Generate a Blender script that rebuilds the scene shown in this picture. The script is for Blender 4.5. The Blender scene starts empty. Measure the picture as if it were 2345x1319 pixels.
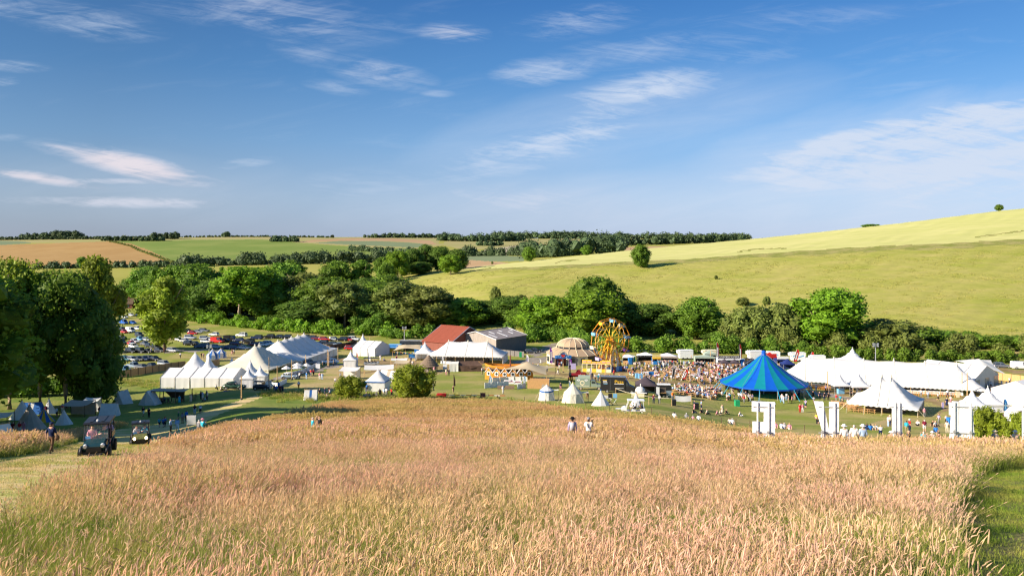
import bpy,bmesh,math,random
import numpy as np
from mathutils import Vector,Matrix
S=bpy.context.scene
COL=S.collection
R=math.radians
# camera, sky, sun, exposure
F,CX,HY=1824.0,1172.5,550.0
cam=bpy.data.cameras.new('camera')
cam.lens=36.0*F/2345.0
cam.sensor_width=36.0
cam.shift_y=-(1319/2-HY)/2345.0
cam.clip_start=0.1
cam.clip_end=20000
camo=bpy.data.objects.new('camera',cam)
camo.location=(0,0,0)
camo.rotation_euler=(R(90),0,0)
COL.objects.link(camo)
S.camera=camo
SUN_EL,SUN_BACK=25.5,19.0
W=bpy.data.worlds.new('World')
S.world=W
W.use_nodes=True
def build_sky():
 nt=W.node_tree
 N,L=nt.nodes,nt.links
 bg=N['Background']
 def nd(t,**k):
  n=N.new(t)
  for a,b in k.items():
   setattr(n,a,b)
  return n
 def mth(op,a,b=None,c=None):
  n=nd('ShaderNodeMath',operation=op)
  for i,v in enumerate((a,b,c)):
   if v is None:
    continue
   if isinstance(v,(int,float)):
    n.inputs[i].default_value=v
   else:
    L.new(v,n.inputs[i])
  return n.outputs[0]
 sky=nd('ShaderNodeTexSky',sky_type='NISHITA',sun_disc=False)
 sky.sun_elevation=R(SUN_EL)
 sky.sun_rotation=R(-90-SUN_BACK)
 sky.altitude=100
 sky.air_density=1.0
 sky.dust_density=0.4
 sky.ozone_density=3.0
 geo=nd('ShaderNodeTexCoord')
 sep=nd('ShaderNodeSeparateXYZ')
 L.new(geo.outputs['Generated'],sep.inputs[0])
 x,y,z=sep.outputs
 ramp=nd('ShaderNodeValToRGB')
 el=ramp.color_ramp.elements
 SK=[(0.0,(0.36,0.47,0.71)),(0.05,(0.33,0.48,0.74)),(0.12,(0.175,0.385,0.72)),(0.20,(0.060,0.25,0.60)),(0.30,(0.010,0.14,0.46)),(1.0,(0.10,0.25,0.52))]
 el[0].position,el[0].color=SK[0][0],SK[0][1]+(1,)
 el[1].position,el[1].color=SK[-1][0],SK[-1][1]+(1,)
 for p,c in SK[1:-1]:
  e=el.new(p)
  e.color=c+(1,)
 L.new(mth('MAXIMUM',z,0.0),ramp.inputs[0])
 dotn=nd('ShaderNodeVectorMath',operation='DOT_PRODUCT')
 L.new(geo.outputs['Generated'],dotn.inputs[0])
 dotn.inputs[1].default_value=(math.sin(R(42)),math.cos(R(42)),0.0)
 side=mth('MULTIPLY_ADD',mth('SUBTRACT',dotn.outputs['Value'],0.35),0.75,0.62)
 side=mth('MINIMUM',mth('MAXIMUM',side,0.62),1.15)
 side=mth('ADD',side,mth('MULTIPLY',mth('MAXIMUM',mth('SUBTRACT',-0.15,dotn.outputs['Value']),0.0),1.6))
 tint=nd('ShaderNodeVectorMath',operation='SCALE')
 L.new(ramp.outputs[0],tint.inputs[0])
 L.new(side,tint.inputs['Scale'])
 tint2=nd('ShaderNodeVectorMath',operation='SCALE')
 L.new(tint.outputs[0],tint2.inputs[0])
 tint2.inputs['Scale'].default_value=SKY_GAIN/0.1
 mixs=nd('ShaderNodeMix',data_type='RGBA')
 mixs.inputs['Factor'].default_value=0.85
 L.new(sky.outputs[0],mixs.inputs['A'])
 L.new(tint2.outputs[0],mixs.inputs['B'])
 yy=mth('MAXIMUM',y,0.08)
 u=mth('DIVIDE',x,yy)
 v=mth('DIVIDE',z,yy)
 comb=nd('ShaderNodeCombineXYZ')
 L.new(u,comb.inputs[0])
 L.new(v,comb.inputs[1])
 front=mth('GREATER_THAN',y,0.1)
 def noise(scale,detail,rough,sx,sy,rot,off=0.0,dist=0.0):
  mp=nd('ShaderNodeMapping')
  mp.inputs['Rotation'].default_value=(0,0,rot)
  mp.inputs['Scale'].default_value=(sx,sy,1)
  mp.inputs['Location'].default_value=(off,off*0.7,off)
  mp2=nd('ShaderNodeMapping')
  mp2.inputs['Scale'].default_value=(sx,sy,1)
  mp.inputs['Scale'].default_value=(1,1,1)
  L.new(comb.outputs[0],mp.inputs[0])
  L.new(mp.outputs[0],mp2.inputs[0])
  n=nd('ShaderNodeTexNoise')
  n.inputs['Scale'].default_value=scale
  n.inputs['Detail'].default_value=detail
  n.inputs['Roughness'].default_value=rough
  n.inputs['Distortion'].default_value=dist
  L.new(mp2.outputs[0],n.inputs['Vector'])
  return n.outputs['Fac']
 total=veil=None
 CL=[(290,376,200,22,-12,.85,1.1),(80,406,150,11,-9,.8,1.1),(270,415,230,6,0,0.6,.6),(250,463,250,11,-1,0.65,.6),(180,350,90,9,-14,.8,1),(560,374,70,10,6,0.42,0),(680,40,230,52,-13,0.5,.4),(1030,76,80,18,-3,0.55,.6),(860,165,130,30,-12,0.5,.5),(700,118,90,26,-12,0.42,.4),(770,200,80,14,-8,.35,.2),(880,60,160,12,-8,.3,.3),(1000,215,40,7,0,.35,.3),(200,62,150,22,-5,0.4,.2),(110,30,220,22,-6,0.35,.2),(30,152,70,10,-3,0.45,.2),(10,186,30,8,0,.4,.2),(20,316,40,6,0,.3,.2),(450,30,150,18,-8,.25,.2),(1250,165,110,22,4,0.5,.2),(1500,205,200,34,9,0.75,.2),(1280,325,270,40,15,0.75,.2),(1400,265,200,30,16,.6,.2),(1130,378,110,8,4,0.35,.2),(1370,290,150,20,12,.35,.2),(2150,335,450,66,9,1.6,.2),(2100,400,420,30,5,1.0,.2),(1900,385,330,24,6,.8,.2),(2270,243,140,9,7,0.9,.2),(1800,400,260,26,4,0.5,.2),(2250,430,340,50,8,0.8,.1),(1230,462,260,30,-3,0.5,.7),(1480,440,320,22,2,0.4,.3),(1620,480,420,26,2,0.38,.1),(1560,110,260,26,5,0.3,.1),(1330,50,150,24,8,0.32,.1),(1900,45,240,26,4,0.25,.1),(2180,380,600,120,6,0.85,-1),(1500,470,650,60,1,0.45,-1),(1450,270,440,70,12,0.4,-1),(300,430,380,60,-2,.2,-1),(1700,185,120,12,0,.3,.1),(2200,300,200,30,7,0.5,.2),(1700,130,150,18,3,.3,.1),(820,430,260,30,4,.22,.2)]
 n1=noise(5.0,10,0.66,1.0,6.5,R(-9),3.1,0.7)
 n2=noise(14.0,10,0.7,0.8,6.0,R(8),7.7,0.9)
 n3=noise(3.2,6,0.55,1.0,2.0,R(-20),1.7,0.3)
 tex=mth('MULTIPLY',mth('ADD',n1,n2),0.5)
 wob=mth('MULTIPLY_ADD',n3,1.7,-0.85)
 warm=None
 for(px,py,a,b,ang,st,wm)in CL:
  u0,v0=(px-CX)/F,(HY-py)/F
  ca,sa=math.cos(R(ang)),math.sin(R(ang))
  du=mth('SUBTRACT',u,u0)
  dv=mth('SUBTRACT',v,v0)
  p=mth('MULTIPLY',mth('MULTIPLY_ADD',du,ca,mth('MULTIPLY',dv,sa)),F/a/1.25)
  q=mth('MULTIPLY',mth('MULTIPLY_ADD',dv,ca,mth('MULTIPLY',du,-sa)),F/b/1.6)
  r2=mth('MULTIPLY_ADD',p,p,mth('MULTIPLY',q,q))
  r2=mth('ADD',r2,wob)
  m=mth('MULTIPLY',mth('MAXIMUM',mth('SUBTRACT',1.0,r2),0.0),st*1.15)
  if wm<0:
   veil=m if veil is None else mth('MAXIMUM',veil,m)
   continue
  total=m if total is None else mth('MAXIMUM',total,m)
  if wm>.35:
   m2=mth('MULTIPLY',m,wm)
   warm=m2 if warm is None else mth('MAXIMUM',warm,m2)
 shp=nd('ShaderNodeMapRange',interpolation_type='SMOOTHSTEP')
 L.new(mth('MULTIPLY_ADD',mth('MINIMUM',total,1.3),0.11,mth('SUBTRACT',tex,0.03)),shp.inputs[0])
 shp.inputs[1].default_value=0.40
 shp.inputs[2].default_value=0.66
 cov=mth('MULTIPLY',mth('MULTIPLY',mth('MINIMUM',total,0.95),shp.outputs[0]),front)
 gen=nd('ShaderNodeMapRange',interpolation_type='SMOOTHSTEP')
 L.new(n1,gen.inputs[0])
 gen.inputs[1].default_value=0.52
 gen.inputs[2].default_value=0.85
 gm=mth('MULTIPLY',mth('MULTIPLY',gen.outputs[0],0.28),mth('MULTIPLY',front,mth('MULTIPLY_ADD',dotn.outputs['Value'],0.8,0.0)))
 cov=mth('MAXIMUM',cov,mth('MULTIPLY',mth('MULTIPLY',veil,front),mth('MULTIPLY_ADD',n1,1.5,-.15)))
 cov=mth('MINIMUM',mth('MAXIMUM',cov,gm),0.92)
 cc=nd('ShaderNodeMix',data_type='RGBA')
 g=SKY_GAIN/0.1
 cc.inputs['A'].default_value=(0.62*g,0.70*g,0.84*g,1)
 cc.inputs['B'].default_value=(0.78*g,0.72*g,0.77*g,1)
 L.new(mth('MINIMUM',warm,1.0),cc.inputs['Factor'])
 mixc=nd('ShaderNodeMix',data_type='RGBA')
 L.new(cov,mixc.inputs['Factor'])
 L.new(mixs.outputs['Result'],mixc.inputs['A'])
 L.new(cc.outputs['Result'],mixc.inputs['B'])
 L.new(mixc.outputs['Result'],bg.inputs[0])
 bg.inputs[1].default_value=0.1
SKY_GAIN=0.50
build_sky()
sun=bpy.data.lights.new('sun','SUN')
sun.energy=5.0
sun.angle=R(0.53)
sun.color=(1.0,0.87,0.70)
suno=bpy.data.objects.new('sun',sun)
a_=R(SUN_BACK)
e_=R(SUN_EL)
SUN_DIR=Vector((math.cos(a_)*math.cos(e_),math.sin(a_)*math.cos(e_),-math.sin(e_)))
suno.rotation_euler=SUN_DIR.to_track_quat('-Z','Y').to_euler()
suno.location=(-200,-60,150)
COL.objects.link(suno)
S.render.engine='CYCLES'
S.view_settings.view_transform='Standard'
S.view_settings.look='None'
S.view_settings.exposure=1.1
S.view_settings.gamma=1.0
S.view_settings.use_curve_mapping=False
S.cycles.max_bounces=6
S.cycles.diffuse_bounces=3
S.cycles.glossy_bounces=2
S.cycles.transmission_bounces=4
S.cycles.transparent_max_bounces=6
S.cycles.caustics_reflective=False
S.cycles.caustics_refractive=False
S.cycles.use_denoising=True
S.cycles.denoising_input_passes='RGB_ALBEDO_NORMAL'
S.cycles.denoising_prefilter='ACCURATE'
S.cycles.use_light_tree=False
W.cycles.sampling_method='NONE'
S.cycles.sample_clamp_indirect=2.0
S.cycles.use_adaptive_sampling=False
S.cycles.filter_width=1.3
# the lie of the land
NEAR_C=[(-40,-6.5),(0,2.1),(10,4.25),(20,6.4),(30,8.55),(48,12.4),(60,14.9),(80,18.9),(100,22.4),(115,24.8),(135,28.3),(155,31.0),(172,32.6),(190,34),(220,36),(260,37.6)]
NEAR_L=[(-40,-6.5),(0,2.1),(10,4.25),(20,6.5),(30,8.7),(40,10.9),(48,12.7),(60,15.6),(80,20.4),(94,23.6),(110,27.0),(125,29.6),(150,32.2),(172,34.0),(200,35.6),(260,37.3)]
NEAR_R=[(-40,-6.5),(0,2.1),(10,4.25),(20,6.5),(30,8.8),(45,12.0),(56,14.9),(80,20.4),(100,24.6),(119,28.0),(148,33.0),(172,34.6),(200,36),(230,37),(260,37.6)]
FAR_L=[(320,38.2),(400,39),(450,39.3),(520,41),(700,47),(900,44.4)]
def pyd(l):
 return[(Y,(py-HY)/F*Y)for Y,py in l]
TAB=[(-900,NEAR_L+FAR_L+pyd([(1000,616),(1300,578),(1500,560),(1700,552),(2200,550),(4000,551)])),(0,NEAR_L+FAR_L+pyd([(1000,613),(1300,578),(1500,557),(1700,549),(2200,549),(4000,551)])),(300,NEAR_L+FAR_L+pyd([(1000,611),(1300,578),(1500,554),(1700,545),(2200,546),(4000,550)])),(600,NEAR_C+[(320,38.2),(400,38.6),(450,38.6),(520,39.5),(700,44)]+pyd([(900,634),(1000,607),(1100,598),(1300,578),(1500,556),(1700,543),(2200,544),(4000,549)])),(900,NEAR_C+[(300,38.3)]+pyd([(350,750),(400,720),(450,685),(520,645),(570,632),(640,640),(900,624),(1000,605),(1300,575),(1500,557),(1700,548),(2200,543),(4000,549)])),(1172,NEAR_C+[(300,38.3)]+pyd([(320,766),(350,738),(400,690),(450,640),(500,614),(560,606),(600,603),(700,614),(900,605),(1000,592),(1300,572),(1600,555),(2000,546),(4000,549)])),(1450,NEAR_C+[(300,38.4)]+pyd([(350,735),(400,685),(440,640),(475,607),(540,590),(600,576),(630,573),(700,580),(1000,575),(1300,562),(1700,552),(2200,546),(4000,549)])),(1750,NEAR_R+[(280,37.7),(300,37.8)]+pyd([(350,722),(400,665),(440,625),(475,593),(540,570),(600,553),(640,545),(700,552),(1000,556),(1700,552),(2200,548),(4000,549)])),(2050,NEAR_R+[(280,37.4),(300,36.8)]+pyd([(350,705),(400,645),(440,605),(475,574),(540,548),(600,526),(650,513),(700,518),(1000,545),(1700,551),(4000,550)])),(2345,NEAR_R+[(280,37.2),(300,36.0)]+pyd([(350,697),(400,633),(440,592),(475,562),(540,528),(600,500),(660,478),(720,482),(1000,525),(1700,550),(4000,550)])),(3200,NEAR_R+[(280,37.2),(300,35.0)]+pyd([(350,680),(400,610),(440,565),(475,530),(540,490),(600,450),(660,425),(720,428),(1000,500),(1700,548),(4000,550)])),]
def pchip(xs,ys,xq):
 xs,ys=np.asarray(xs,float),np.asarray(ys,float)
 h=np.diff(xs)
 d=np.diff(ys,axis=0)/(h if ys.ndim==1 else h[:,None])
 m=np.zeros_like(ys)
 hh=h if ys.ndim==1 else h[:,None]
 w1=2*hh[1:]+hh[:-1]
 w2=hh[1:]+2*hh[:-1]
 ok=d[1:]*d[:-1]>0
 with np.errstate(divide='ignore',invalid='ignore'):
  mm=(w1+w2)/(w1/d[:-1]+w2/d[1:])
 m[1:-1]=np.where(ok,mm,0)
 m[0],m[-1]=d[0],d[-1]
 i=np.clip(np.searchsorted(xs,xq)-1,0,len(xs)-2)
 t=(xq-xs[i])/h[i]
 hi=h[i]
 if ys.ndim>1:
  t,hi=t[:,None],hi[:,None]
 return(ys[i]*(1+2*t)*(1-t)**2+m[i]*hi*t*(1-t)**2+ys[i+1]*t*t*(3-2*t)+m[i+1]*hi*t*t*(t-1))
YK=np.concatenate([np.arange(-40,20,2.0),20*np.exp(np.linspace(0,math.log(200),700))])
UK=(np.linspace(-900,3200,420)-CX)/F
_cols=np.array([pchip(*zip(*c),YK)for _,c in TAB])
LUT=-pchip([(p-CX)/F for p,_ in TAB],_cols,UK)
def gz(X,Y):
 X,Y=np.asarray(X,float),np.asarray(Y,float)
 u=np.clip(X/np.maximum(Y,10.0),UK[0],UK[-1]-1e-9)
 Yc=np.clip(Y,YK[0],YK[-1]-1e-6)
 fu=(u-UK[0])/(UK[1]-UK[0])
 iu=np.clip(fu.astype(int),0,len(UK)-2)
 fu=fu-iu
 iy=np.clip(np.searchsorted(YK,Yc)-1,0,len(YK)-2)
 fy=(Yc-YK[iy])/(YK[iy+1]-YK[iy])
 return((LUT[iu,iy]*(1-fu)+LUT[iu+1,iy]*fu)*(1-fy)+(LUT[iu,iy+1]*(1-fu)+LUT[iu+1,iy+1]*fu)*fy)
def gzf(X,Y):
 return float(gz(X,Y))
def project(X,Y,Z):
 return CX+F*X/Y,HY-F*Z/Y
YS=8*np.exp(np.linspace(0,math.log(400),4000))
def at(px,py,ymax=1e9):
 u=(px-CX)/F
 g=HY-F*gz(u*YS,YS)/YS
 k=np.nonzero((g<=py)&(YS<ymax))[0]
 Y=YS[k[0]]if len(k)else YS[-1]
 return Vector((u*Y,Y,gzf(u*Y,Y)))
def atY(px,Y):
 X=(px-CX)/F*Y
 return Vector((X,Y,gzf(X,Y)))
def inpoly(px,py,poly):
 px,py=np.asarray(px),np.asarray(py)
 ins=np.zeros(px.shape,bool)
 n=len(poly)
 for i in range(n):
  x1,y1=poly[i]
  x2,y2=poly[(i+1)%n]
  c=((y1>py)!=(y2>py))
  with np.errstate(divide='ignore',invalid='ignore'):
   xi=(x2-x1)*(py-y1)/((y2-y1)if y2!=y1 else 1e-9)+x1
  ins^=c&(px<xi)
 return ins
# materials
MATS={}
def mat(name,col,rough=0.75,var=0.12,scale=2.0,metal=0.0,col2=None,transl=0.0,emit=0.0,spec=0.3,detail=4,objrand=0.0,world=False,tint=0.0,alpha=1.0,nrough=0.6,bump=0.0,bscale=None,stretch=None,c2lo=0.42,c2hi=0.6):
 if name in MATS:
  return MATS[name]
 m=bpy.data.materials.new(name)
 MATS[name]=m
 m.use_nodes=True
 nt=m.node_tree
 N,L=nt.nodes,nt.links
 b=N['Principled BSDF']
 b.inputs['Roughness'].default_value=rough
 b.inputs['Metallic'].default_value=metal
 b.inputs['Specular IOR Level'].default_value=spec
 if alpha<1:
  b.inputs['Alpha'].default_value=alpha
 if emit:
  b.inputs['Emission Color'].default_value=tuple(col)+(1,)
  b.inputs['Emission Strength'].default_value=emit
 if world:
  g=N.new('ShaderNodeNewGeometry')
  vec=g.outputs['Position']
 else:
  g=N.new('ShaderNodeTexCoord')
  vec=g.outputs['Object']
 if stretch:
  mp=N.new('ShaderNodeMapping')
  mp.inputs['Scale'].default_value=stretch
  L.new(vec,mp.inputs[0])
  vec=mp.outputs[0]
 nz=N.new('ShaderNodeTexNoise')
 nz.inputs['Scale'].default_value=scale
 nz.inputs['Detail'].default_value=detail
 nz.inputs['Roughness'].default_value=nrough
 L.new(vec,nz.inputs['Vector'])
 mx=N.new('ShaderNodeMix')
 mx.data_type='RGBA'
 if col2 is None:
  mx.inputs['A'].default_value=tuple(c*(1-var)for c in col)+(1,)
  mx.inputs['B'].default_value=tuple(min(1,c*(1+var))for c in col)+(1,)
 else:
  mx.inputs['A'].default_value=tuple(col)+(1,)
  mx.inputs['B'].default_value=tuple(col2)+(1,)
 mr=N.new('ShaderNodeMapRange')
 mr.inputs[1].default_value=0.3 if col2 is None else c2lo
 mr.inputs[2].default_value=0.7 if col2 is None else c2hi
 L.new(nz.outputs['Fac'],mr.inputs[0])
 L.new(mr.outputs[0],mx.inputs['Factor'])
 out=mx.outputs['Result']
 if objrand or tint:
  hs=N.new('ShaderNodeHueSaturation')
  L.new(out,hs.inputs['Color'])
  cur=None
  if objrand:
   oi=N.new('ShaderNodeObjectInfo')
   k=N.new('ShaderNodeMapRange')
   L.new(oi.outputs['Random'],k.inputs[0])
   k.inputs[3].default_value=1-objrand
   k.inputs[4].default_value=1+objrand
   cur=k.outputs[0]
   k2=N.new('ShaderNodeMapRange')
   L.new(oi.outputs['Random'],k2.inputs[0])
   k2.inputs[3].default_value=0.5-objrand*0.06
   k2.inputs[4].default_value=0.5+objrand*0.06
   L.new(k2.outputs[0],hs.inputs['Hue'])
  if tint:
   at_=N.new('ShaderNodeAttribute')
   at_.attribute_name='tint'
   k=N.new('ShaderNodeMapRange')
   L.new(at_.outputs['Fac'],k.inputs[0])
   k.inputs[3].default_value=1-tint
   k.inputs[4].default_value=1+tint
   if cur is not None:
    mu=N.new('ShaderNodeMath')
    mu.operation='MULTIPLY'
    L.new(cur,mu.inputs[0])
    L.new(k.outputs[0],mu.inputs[1])
    cur=mu.outputs[0]
   else:
    cur=k.outputs[0]
  L.new(cur,hs.inputs['Value'])
  out=hs.outputs[0]
 L.new(out,b.inputs['Base Color'])
 if bump:
  bn=N.new('ShaderNodeTexNoise')
  bn.inputs['Scale'].default_value=bscale or scale*3
  bn.inputs['Detail'].default_value=5
  L.new(vec,bn.inputs['Vector'])
  bp=N.new('ShaderNodeBump')
  bp.inputs['Strength'].default_value=bump
  bp.inputs['Distance'].default_value=0.3 if world else 0.02
  L.new(bn.outputs['Fac'],bp.inputs['Height'])
  L.new(bp.outputs[0],b.inputs['Normal'])
 if transl:
  tr=N.new('ShaderNodeBsdfTranslucent')
  L.new(out,tr.inputs['Color'])
  ms=N.new('ShaderNodeMixShader')
  ms.inputs[0].default_value=transl
  L.new(b.outputs[0],ms.inputs[1])
  L.new(tr.outputs[0],ms.inputs[2])
  L.new(ms.outputs[0],N['Material Output'].inputs['Surface'])
 return m
# mesh building
class MB:
 def __init__(s):
  s.v,s.f,s.m=[],[],[]
 def add(s,vs,fs,mi=0):
  o=len(s.v)
  s.v+=[tuple(v)for v in vs]
  s.f+=[tuple(i+o for i in f)for f in fs]
  s.m+=[mi]*len(fs)
  return s
 def box(s,c,d,mi=0,rz=0.0,taper=1.0,ry=0.0):
  cx,cy,cz=c
  hx,hy,hz=d[0]/2,d[1]/2,d[2]/2
  vs=[]
  ca,sa=math.cos(rz),math.sin(rz)
  cb,sb=math.cos(ry),math.sin(ry)
  for z in(-1,1):
   t=taper if z>0 else 1
   for x,y in((-1,-1),(1,-1),(1,1),(-1,1)):
    a,b,h=x*hx*t,y*hy*t,z*hz
    a,h=a*cb+h*sb,-a*sb+h*cb
    vs.append((cx+a*ca-b*sa,cy+a*sa+b*ca,cz+h))
  return s.add(vs,[(3,2,1,0),(4,5,6,7),(0,1,5,4),(1,2,6,5),(2,3,7,6),(3,0,4,7)],mi)
 def tube(s,pts,r,n=6,mi=0,cap=True):
  pts=[Vector(p)for p in pts]
  rs=r if isinstance(r,(list,tuple))else[r]*len(pts)
  vs,fs=[],[]
  for i,p in enumerate(pts):
   d=(pts[min(i+1,len(pts)-1)]-pts[max(i-1,0)]).normalized()
   a=d.cross(Vector((0,0,1)))
   if a.length<1e-3:
    a=d.cross(Vector((1,0,0)))
   a.normalize()
   b=d.cross(a)
   for k in range(n):
    t=2*math.pi*k/n
    vs.append(p+(a*math.cos(t)+b*math.sin(t))*rs[i])
  for i in range(len(pts)-1):
   for k in range(n):
    k2=(k+1)%n
    fs.append((i*n+k,i*n+k2,(i+1)*n+k2,(i+1)*n+k))
  if cap:
   fs.append(tuple(range(n))[::-1])
   fs.append(tuple((len(pts)-1)*n+k for k in range(n)))
  return s.add(vs,fs,mi)
 def lathe(s,prof,n=12,c=(0,0,0),mi=0,a0=0.0,sx=1.0,sy=1.0):
  vs,fs=[],[]
  for r,z in prof:
   for k in range(n):
    t=a0+2*math.pi*k/n
    vs.append((c[0]+r*math.cos(t)*sx,c[1]+r*math.sin(t)*sy,c[2]+z))
  for i in range(len(prof)-1):
   for k in range(n):
    k2=(k+1)%n
    fs.append((i*n+k,i*n+k2,(i+1)*n+k2,(i+1)*n+k))
  fs.append(tuple(range(n))[::-1])
  fs.append(tuple((len(prof)-1)*n+k for k in range(n)))
  return s.add(vs,fs,mi)
 def prism(s,poly,y0,y1,mi=0,plane='xz'):
  n=len(poly)
  def p(a,b,t):
   return(a,t,b)if plane=='xz' else((a,b,t)if plane=='xy' else(t,a,b))
  vs=[p(a,b,y0)for a,b in poly]+[p(a,b,y1)for a,b in poly]
  fs=[tuple(range(n)),tuple(range(2*n-1,n-1,-1))]
  fs+=[(i,i+n,(i+1)%n+n,(i+1)%n)for i in range(n)]
  return s.add(vs,fs,mi)
 def quad(s,a,b,c,d,mi=0):
  return s.add([a,b,c,d],[(0,1,2,3)],mi)
 def slab(s,a,b,c,d,t,mi=0):
  a,b,c,d=map(Vector,(a,b,c,d))
  n=(b-a).cross(d-a)
  n.normalize()
  o=n*t
  vs=[a,b,c,d,a-o,b-o,c-o,d-o]
  return s.add(vs,[(0,1,2,3),(7,6,5,4),(4,5,1,0),(5,6,2,1),(6,7,3,2),(7,4,0,3)],mi)
 def mesh(s,name,mats,smooth=False):
  me=bpy.data.meshes.new(name)
  me.from_pydata(s.v,[],s.f)
  for m in(mats if isinstance(mats,(list,tuple))else[mats]):
   me.materials.append(m)
  if any(s.m):
   me.polygons.foreach_set('material_index',s.m)
  if smooth:
   me.polygons.foreach_set('use_smooth',[True]*len(s.f))
  me.update()
  return me
def link(name,me,parent=None,loc=None,rz=0.0):
 o=bpy.data.objects.new(name,me)
 COL.objects.link(o)
 if parent is not None:
  o.parent=parent
 if loc is not None:
  o.location=loc
 if rz:
  o.rotation_euler.z=rz
 return o
def part(name,mb,mats,parent,smooth=False,loc=None,label=None):
 o=link(name,mb.mesh(name,mats,smooth),parent,loc)
 if label:
  o['label']=label
 return o
LABELS={}
def tag(o,label,cat,group=None,kind=None):
 o['label']=label
 o['category']=cat
 if group:
  o['group']=group
 if kind:
  o['kind']=kind
 return o
def thing(name,label,cat,loc,rz=0.0,group=None,sc=None):
 o=link(name,None,None,loc,rz)
 if sc:
  o.scale=(sc,sc,sc)
 return tag(o,label,cat,group)
def kids(o):
 return[c for c in o.children]
def dup(root,label,loc,rz=0.0,group=None,sc=None,skip=()):
 r=root.copy()
 COL.objects.link(r)
 r.location=loc
 r.rotation_euler=(0,0,rz)
 if sc:
  r.scale=sc if isinstance(sc,(list,tuple))else(sc,sc,sc)
 r['label']=label
 if group:
  r['group']=group
 for ch in kids(root):
  if ch.name.split('.')[0]in skip:
   continue
  c=ch.copy()
  COL.objects.link(c)
  c.parent=r
  for g in kids(ch):
   d=g.copy()
   COL.objects.link(d)
   d.parent=c
 return r
def setmat(o,i,m):
 s=o.material_slots[i]
 s.link='OBJECT'
 s.material=m
def structure(name,me):
 o=link(name,me)
 o['kind']='structure'
 return o
# ground: one sheet, divided by what grows on it
MEADOW=[(-500,1500),(-500,1350),(0,1226),(100,1180),(180,1154),(262,1114),(345,1060),(400,1030),(452,1005),(520,988),(600,973),(680,953),(760,930),(860,921),(960,920),(1080,919),(1180,930),(1280,945),(1380,957),(1480,968),(1560,979),(1640,992),(1740,1002),(1840,1018),(1960,1034),(2345,1037),(2900,1042),(2900,1500)]
MOWN=[(2190,1330),(2215,1450),(2260,1700),(3300,1700),(3300,1040),(2345,1065),(2255,1087),(2220,1101),(2205,1126),(2180,1155),(2165,1180),(2170,1220),(2160,1250),(2175,1290)]
STRIP=[(-500,1135),(-300,1098),(0,1047),(110,1024),(190,1003),(262,984),(285,972),(200,987),(100,1004),(0,1022),(-300,1064),(-500,1090)]
PATH=[(-500,1365),(-500,1140),(0,1059),(110,1036),(190,1011),(262,985),(350,972),(430,955),(500,933),(560,913),(585,905),(612,905),(560,925),(510,945),(470,965),(452,1003),(400,1024),(345,1062),(262,1116),(180,1156),(100,1182),(0,1228)]
TRACKS=[([(612,872),(660,862),(720,848),(775,836),(800,828)],7,'gravel'),([(940,838),(1040,842),(1130,846),(1200,852),(1330,860),(1440,868),(1560,877),(1660,884)],7,'worn'),([(1890,897),(2000,905),(2090,908),(2160,925),(2250,930),(2345,935)],11,'worn'),([(1800,890),(1900,905),(1960,914)],8,'gravel'),([(230,808),(360,806),(470,802),(570,797),(680,795),(760,800)],4,'gravel'),([(2200,842),(2345,851),(2600,860)],8,'worn'),([(1175,833),(1250,822),(1300,812)],13,'gravel'),([(1215,812),(1262,795),(1300,792)],16,'gravel'),([(780,860),(850,850),(960,848),(1010,850)],5,'worn'),([(700,822),(760,820),(840,830),(900,832),(960,830)],10,'worn'),([(2150,945),(2230,900),(2300,868)],9,'worn'),([(1330,845),(1400,850),(1500,858)],5,'worn'),]
TRAM=[([(1272,603),(1286,598.5),(1330,595)],1.2),([(1690,578),(1705,574),(1745,570),(1800,568.5)],1.2),([(2230,544),(2300,535),(2345,529)],1.3),([(1105,617),(1125,613)],1.2)]
DRY=[[(650,882),(740,850),(880,806),(1010,812),(1060,836),(960,872),(860,884),(760,898)],[(1120,838),(1230,826),(1300,846),(1560,842),(1720,838),(1700,874),(1560,884),(1400,872),(1230,866)],[(380,816),(520,806),(640,798),(780,800),(700,822),(560,830)],[(1880,900),(2080,906),(2220,900),(2345,860),(2345,925),(2200,940),(2090,925),(1960,918)],[(2000,965),(2200,950),(2345,985),(2345,1020),(2000,1000)]]
def wheat_edge(px):
 return np.interp(px,[1040,1200,1450,1600,1900,2345,3200],[625,618,607,600,581,561,528])
M_LAWN=mat('lawn_grass',(0.205,0.235,0.042),0.9,scale=0.07,col2=(0.40,0.31,0.13),world=True,detail=8,spec=0.1,bump=0.5,bscale=1.6,c2lo=0.43,c2hi=0.70)
M_DRY=mat('dry_grass',(0.40,0.305,0.14),0.9,scale=0.11,col2=(0.25,0.25,0.06),world=True,detail=8,spec=0.1,bump=0.5,bscale=1.6,c2lo=.42,c2hi=.66)
M_CAMP=mat('camp_grass',(0.13,0.19,0.03),0.9,scale=0.09,col2=(0.23,0.235,0.06),world=True,detail=8,spec=0.1,bump=0.5,bscale=1.6)
M_MEADOWSOIL=mat('meadow_floor',(0.36,0.26,0.10),0.95,scale=0.35,col2=(0.25,0.24,0.06),world=True,detail=6,spec=0.05)
M_MOWN=mat('mown_grass',(0.10,0.135,0.028),0.95,scale=0.8,col2=(0.21,0.17,0.075),world=True,detail=8,spec=0.1,bump=0.4,bscale=6)
M_PATH=mat('mown_path',(0.60,0.45,0.23),0.95,scale=0.28,col2=(0.36,0.36,0.10),world=True,detail=9,spec=0.05,stretch=(0.4,1.0,1.0),bump=0.4,bscale=4,c2lo=.45,c2hi=.62)
M_WORN=mat('worn_earth',(0.30,0.21,0.115),0.95,scale=0.25,col2=(0.22,0.17,0.07),world=True,detail=8,spec=0.05)
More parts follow.
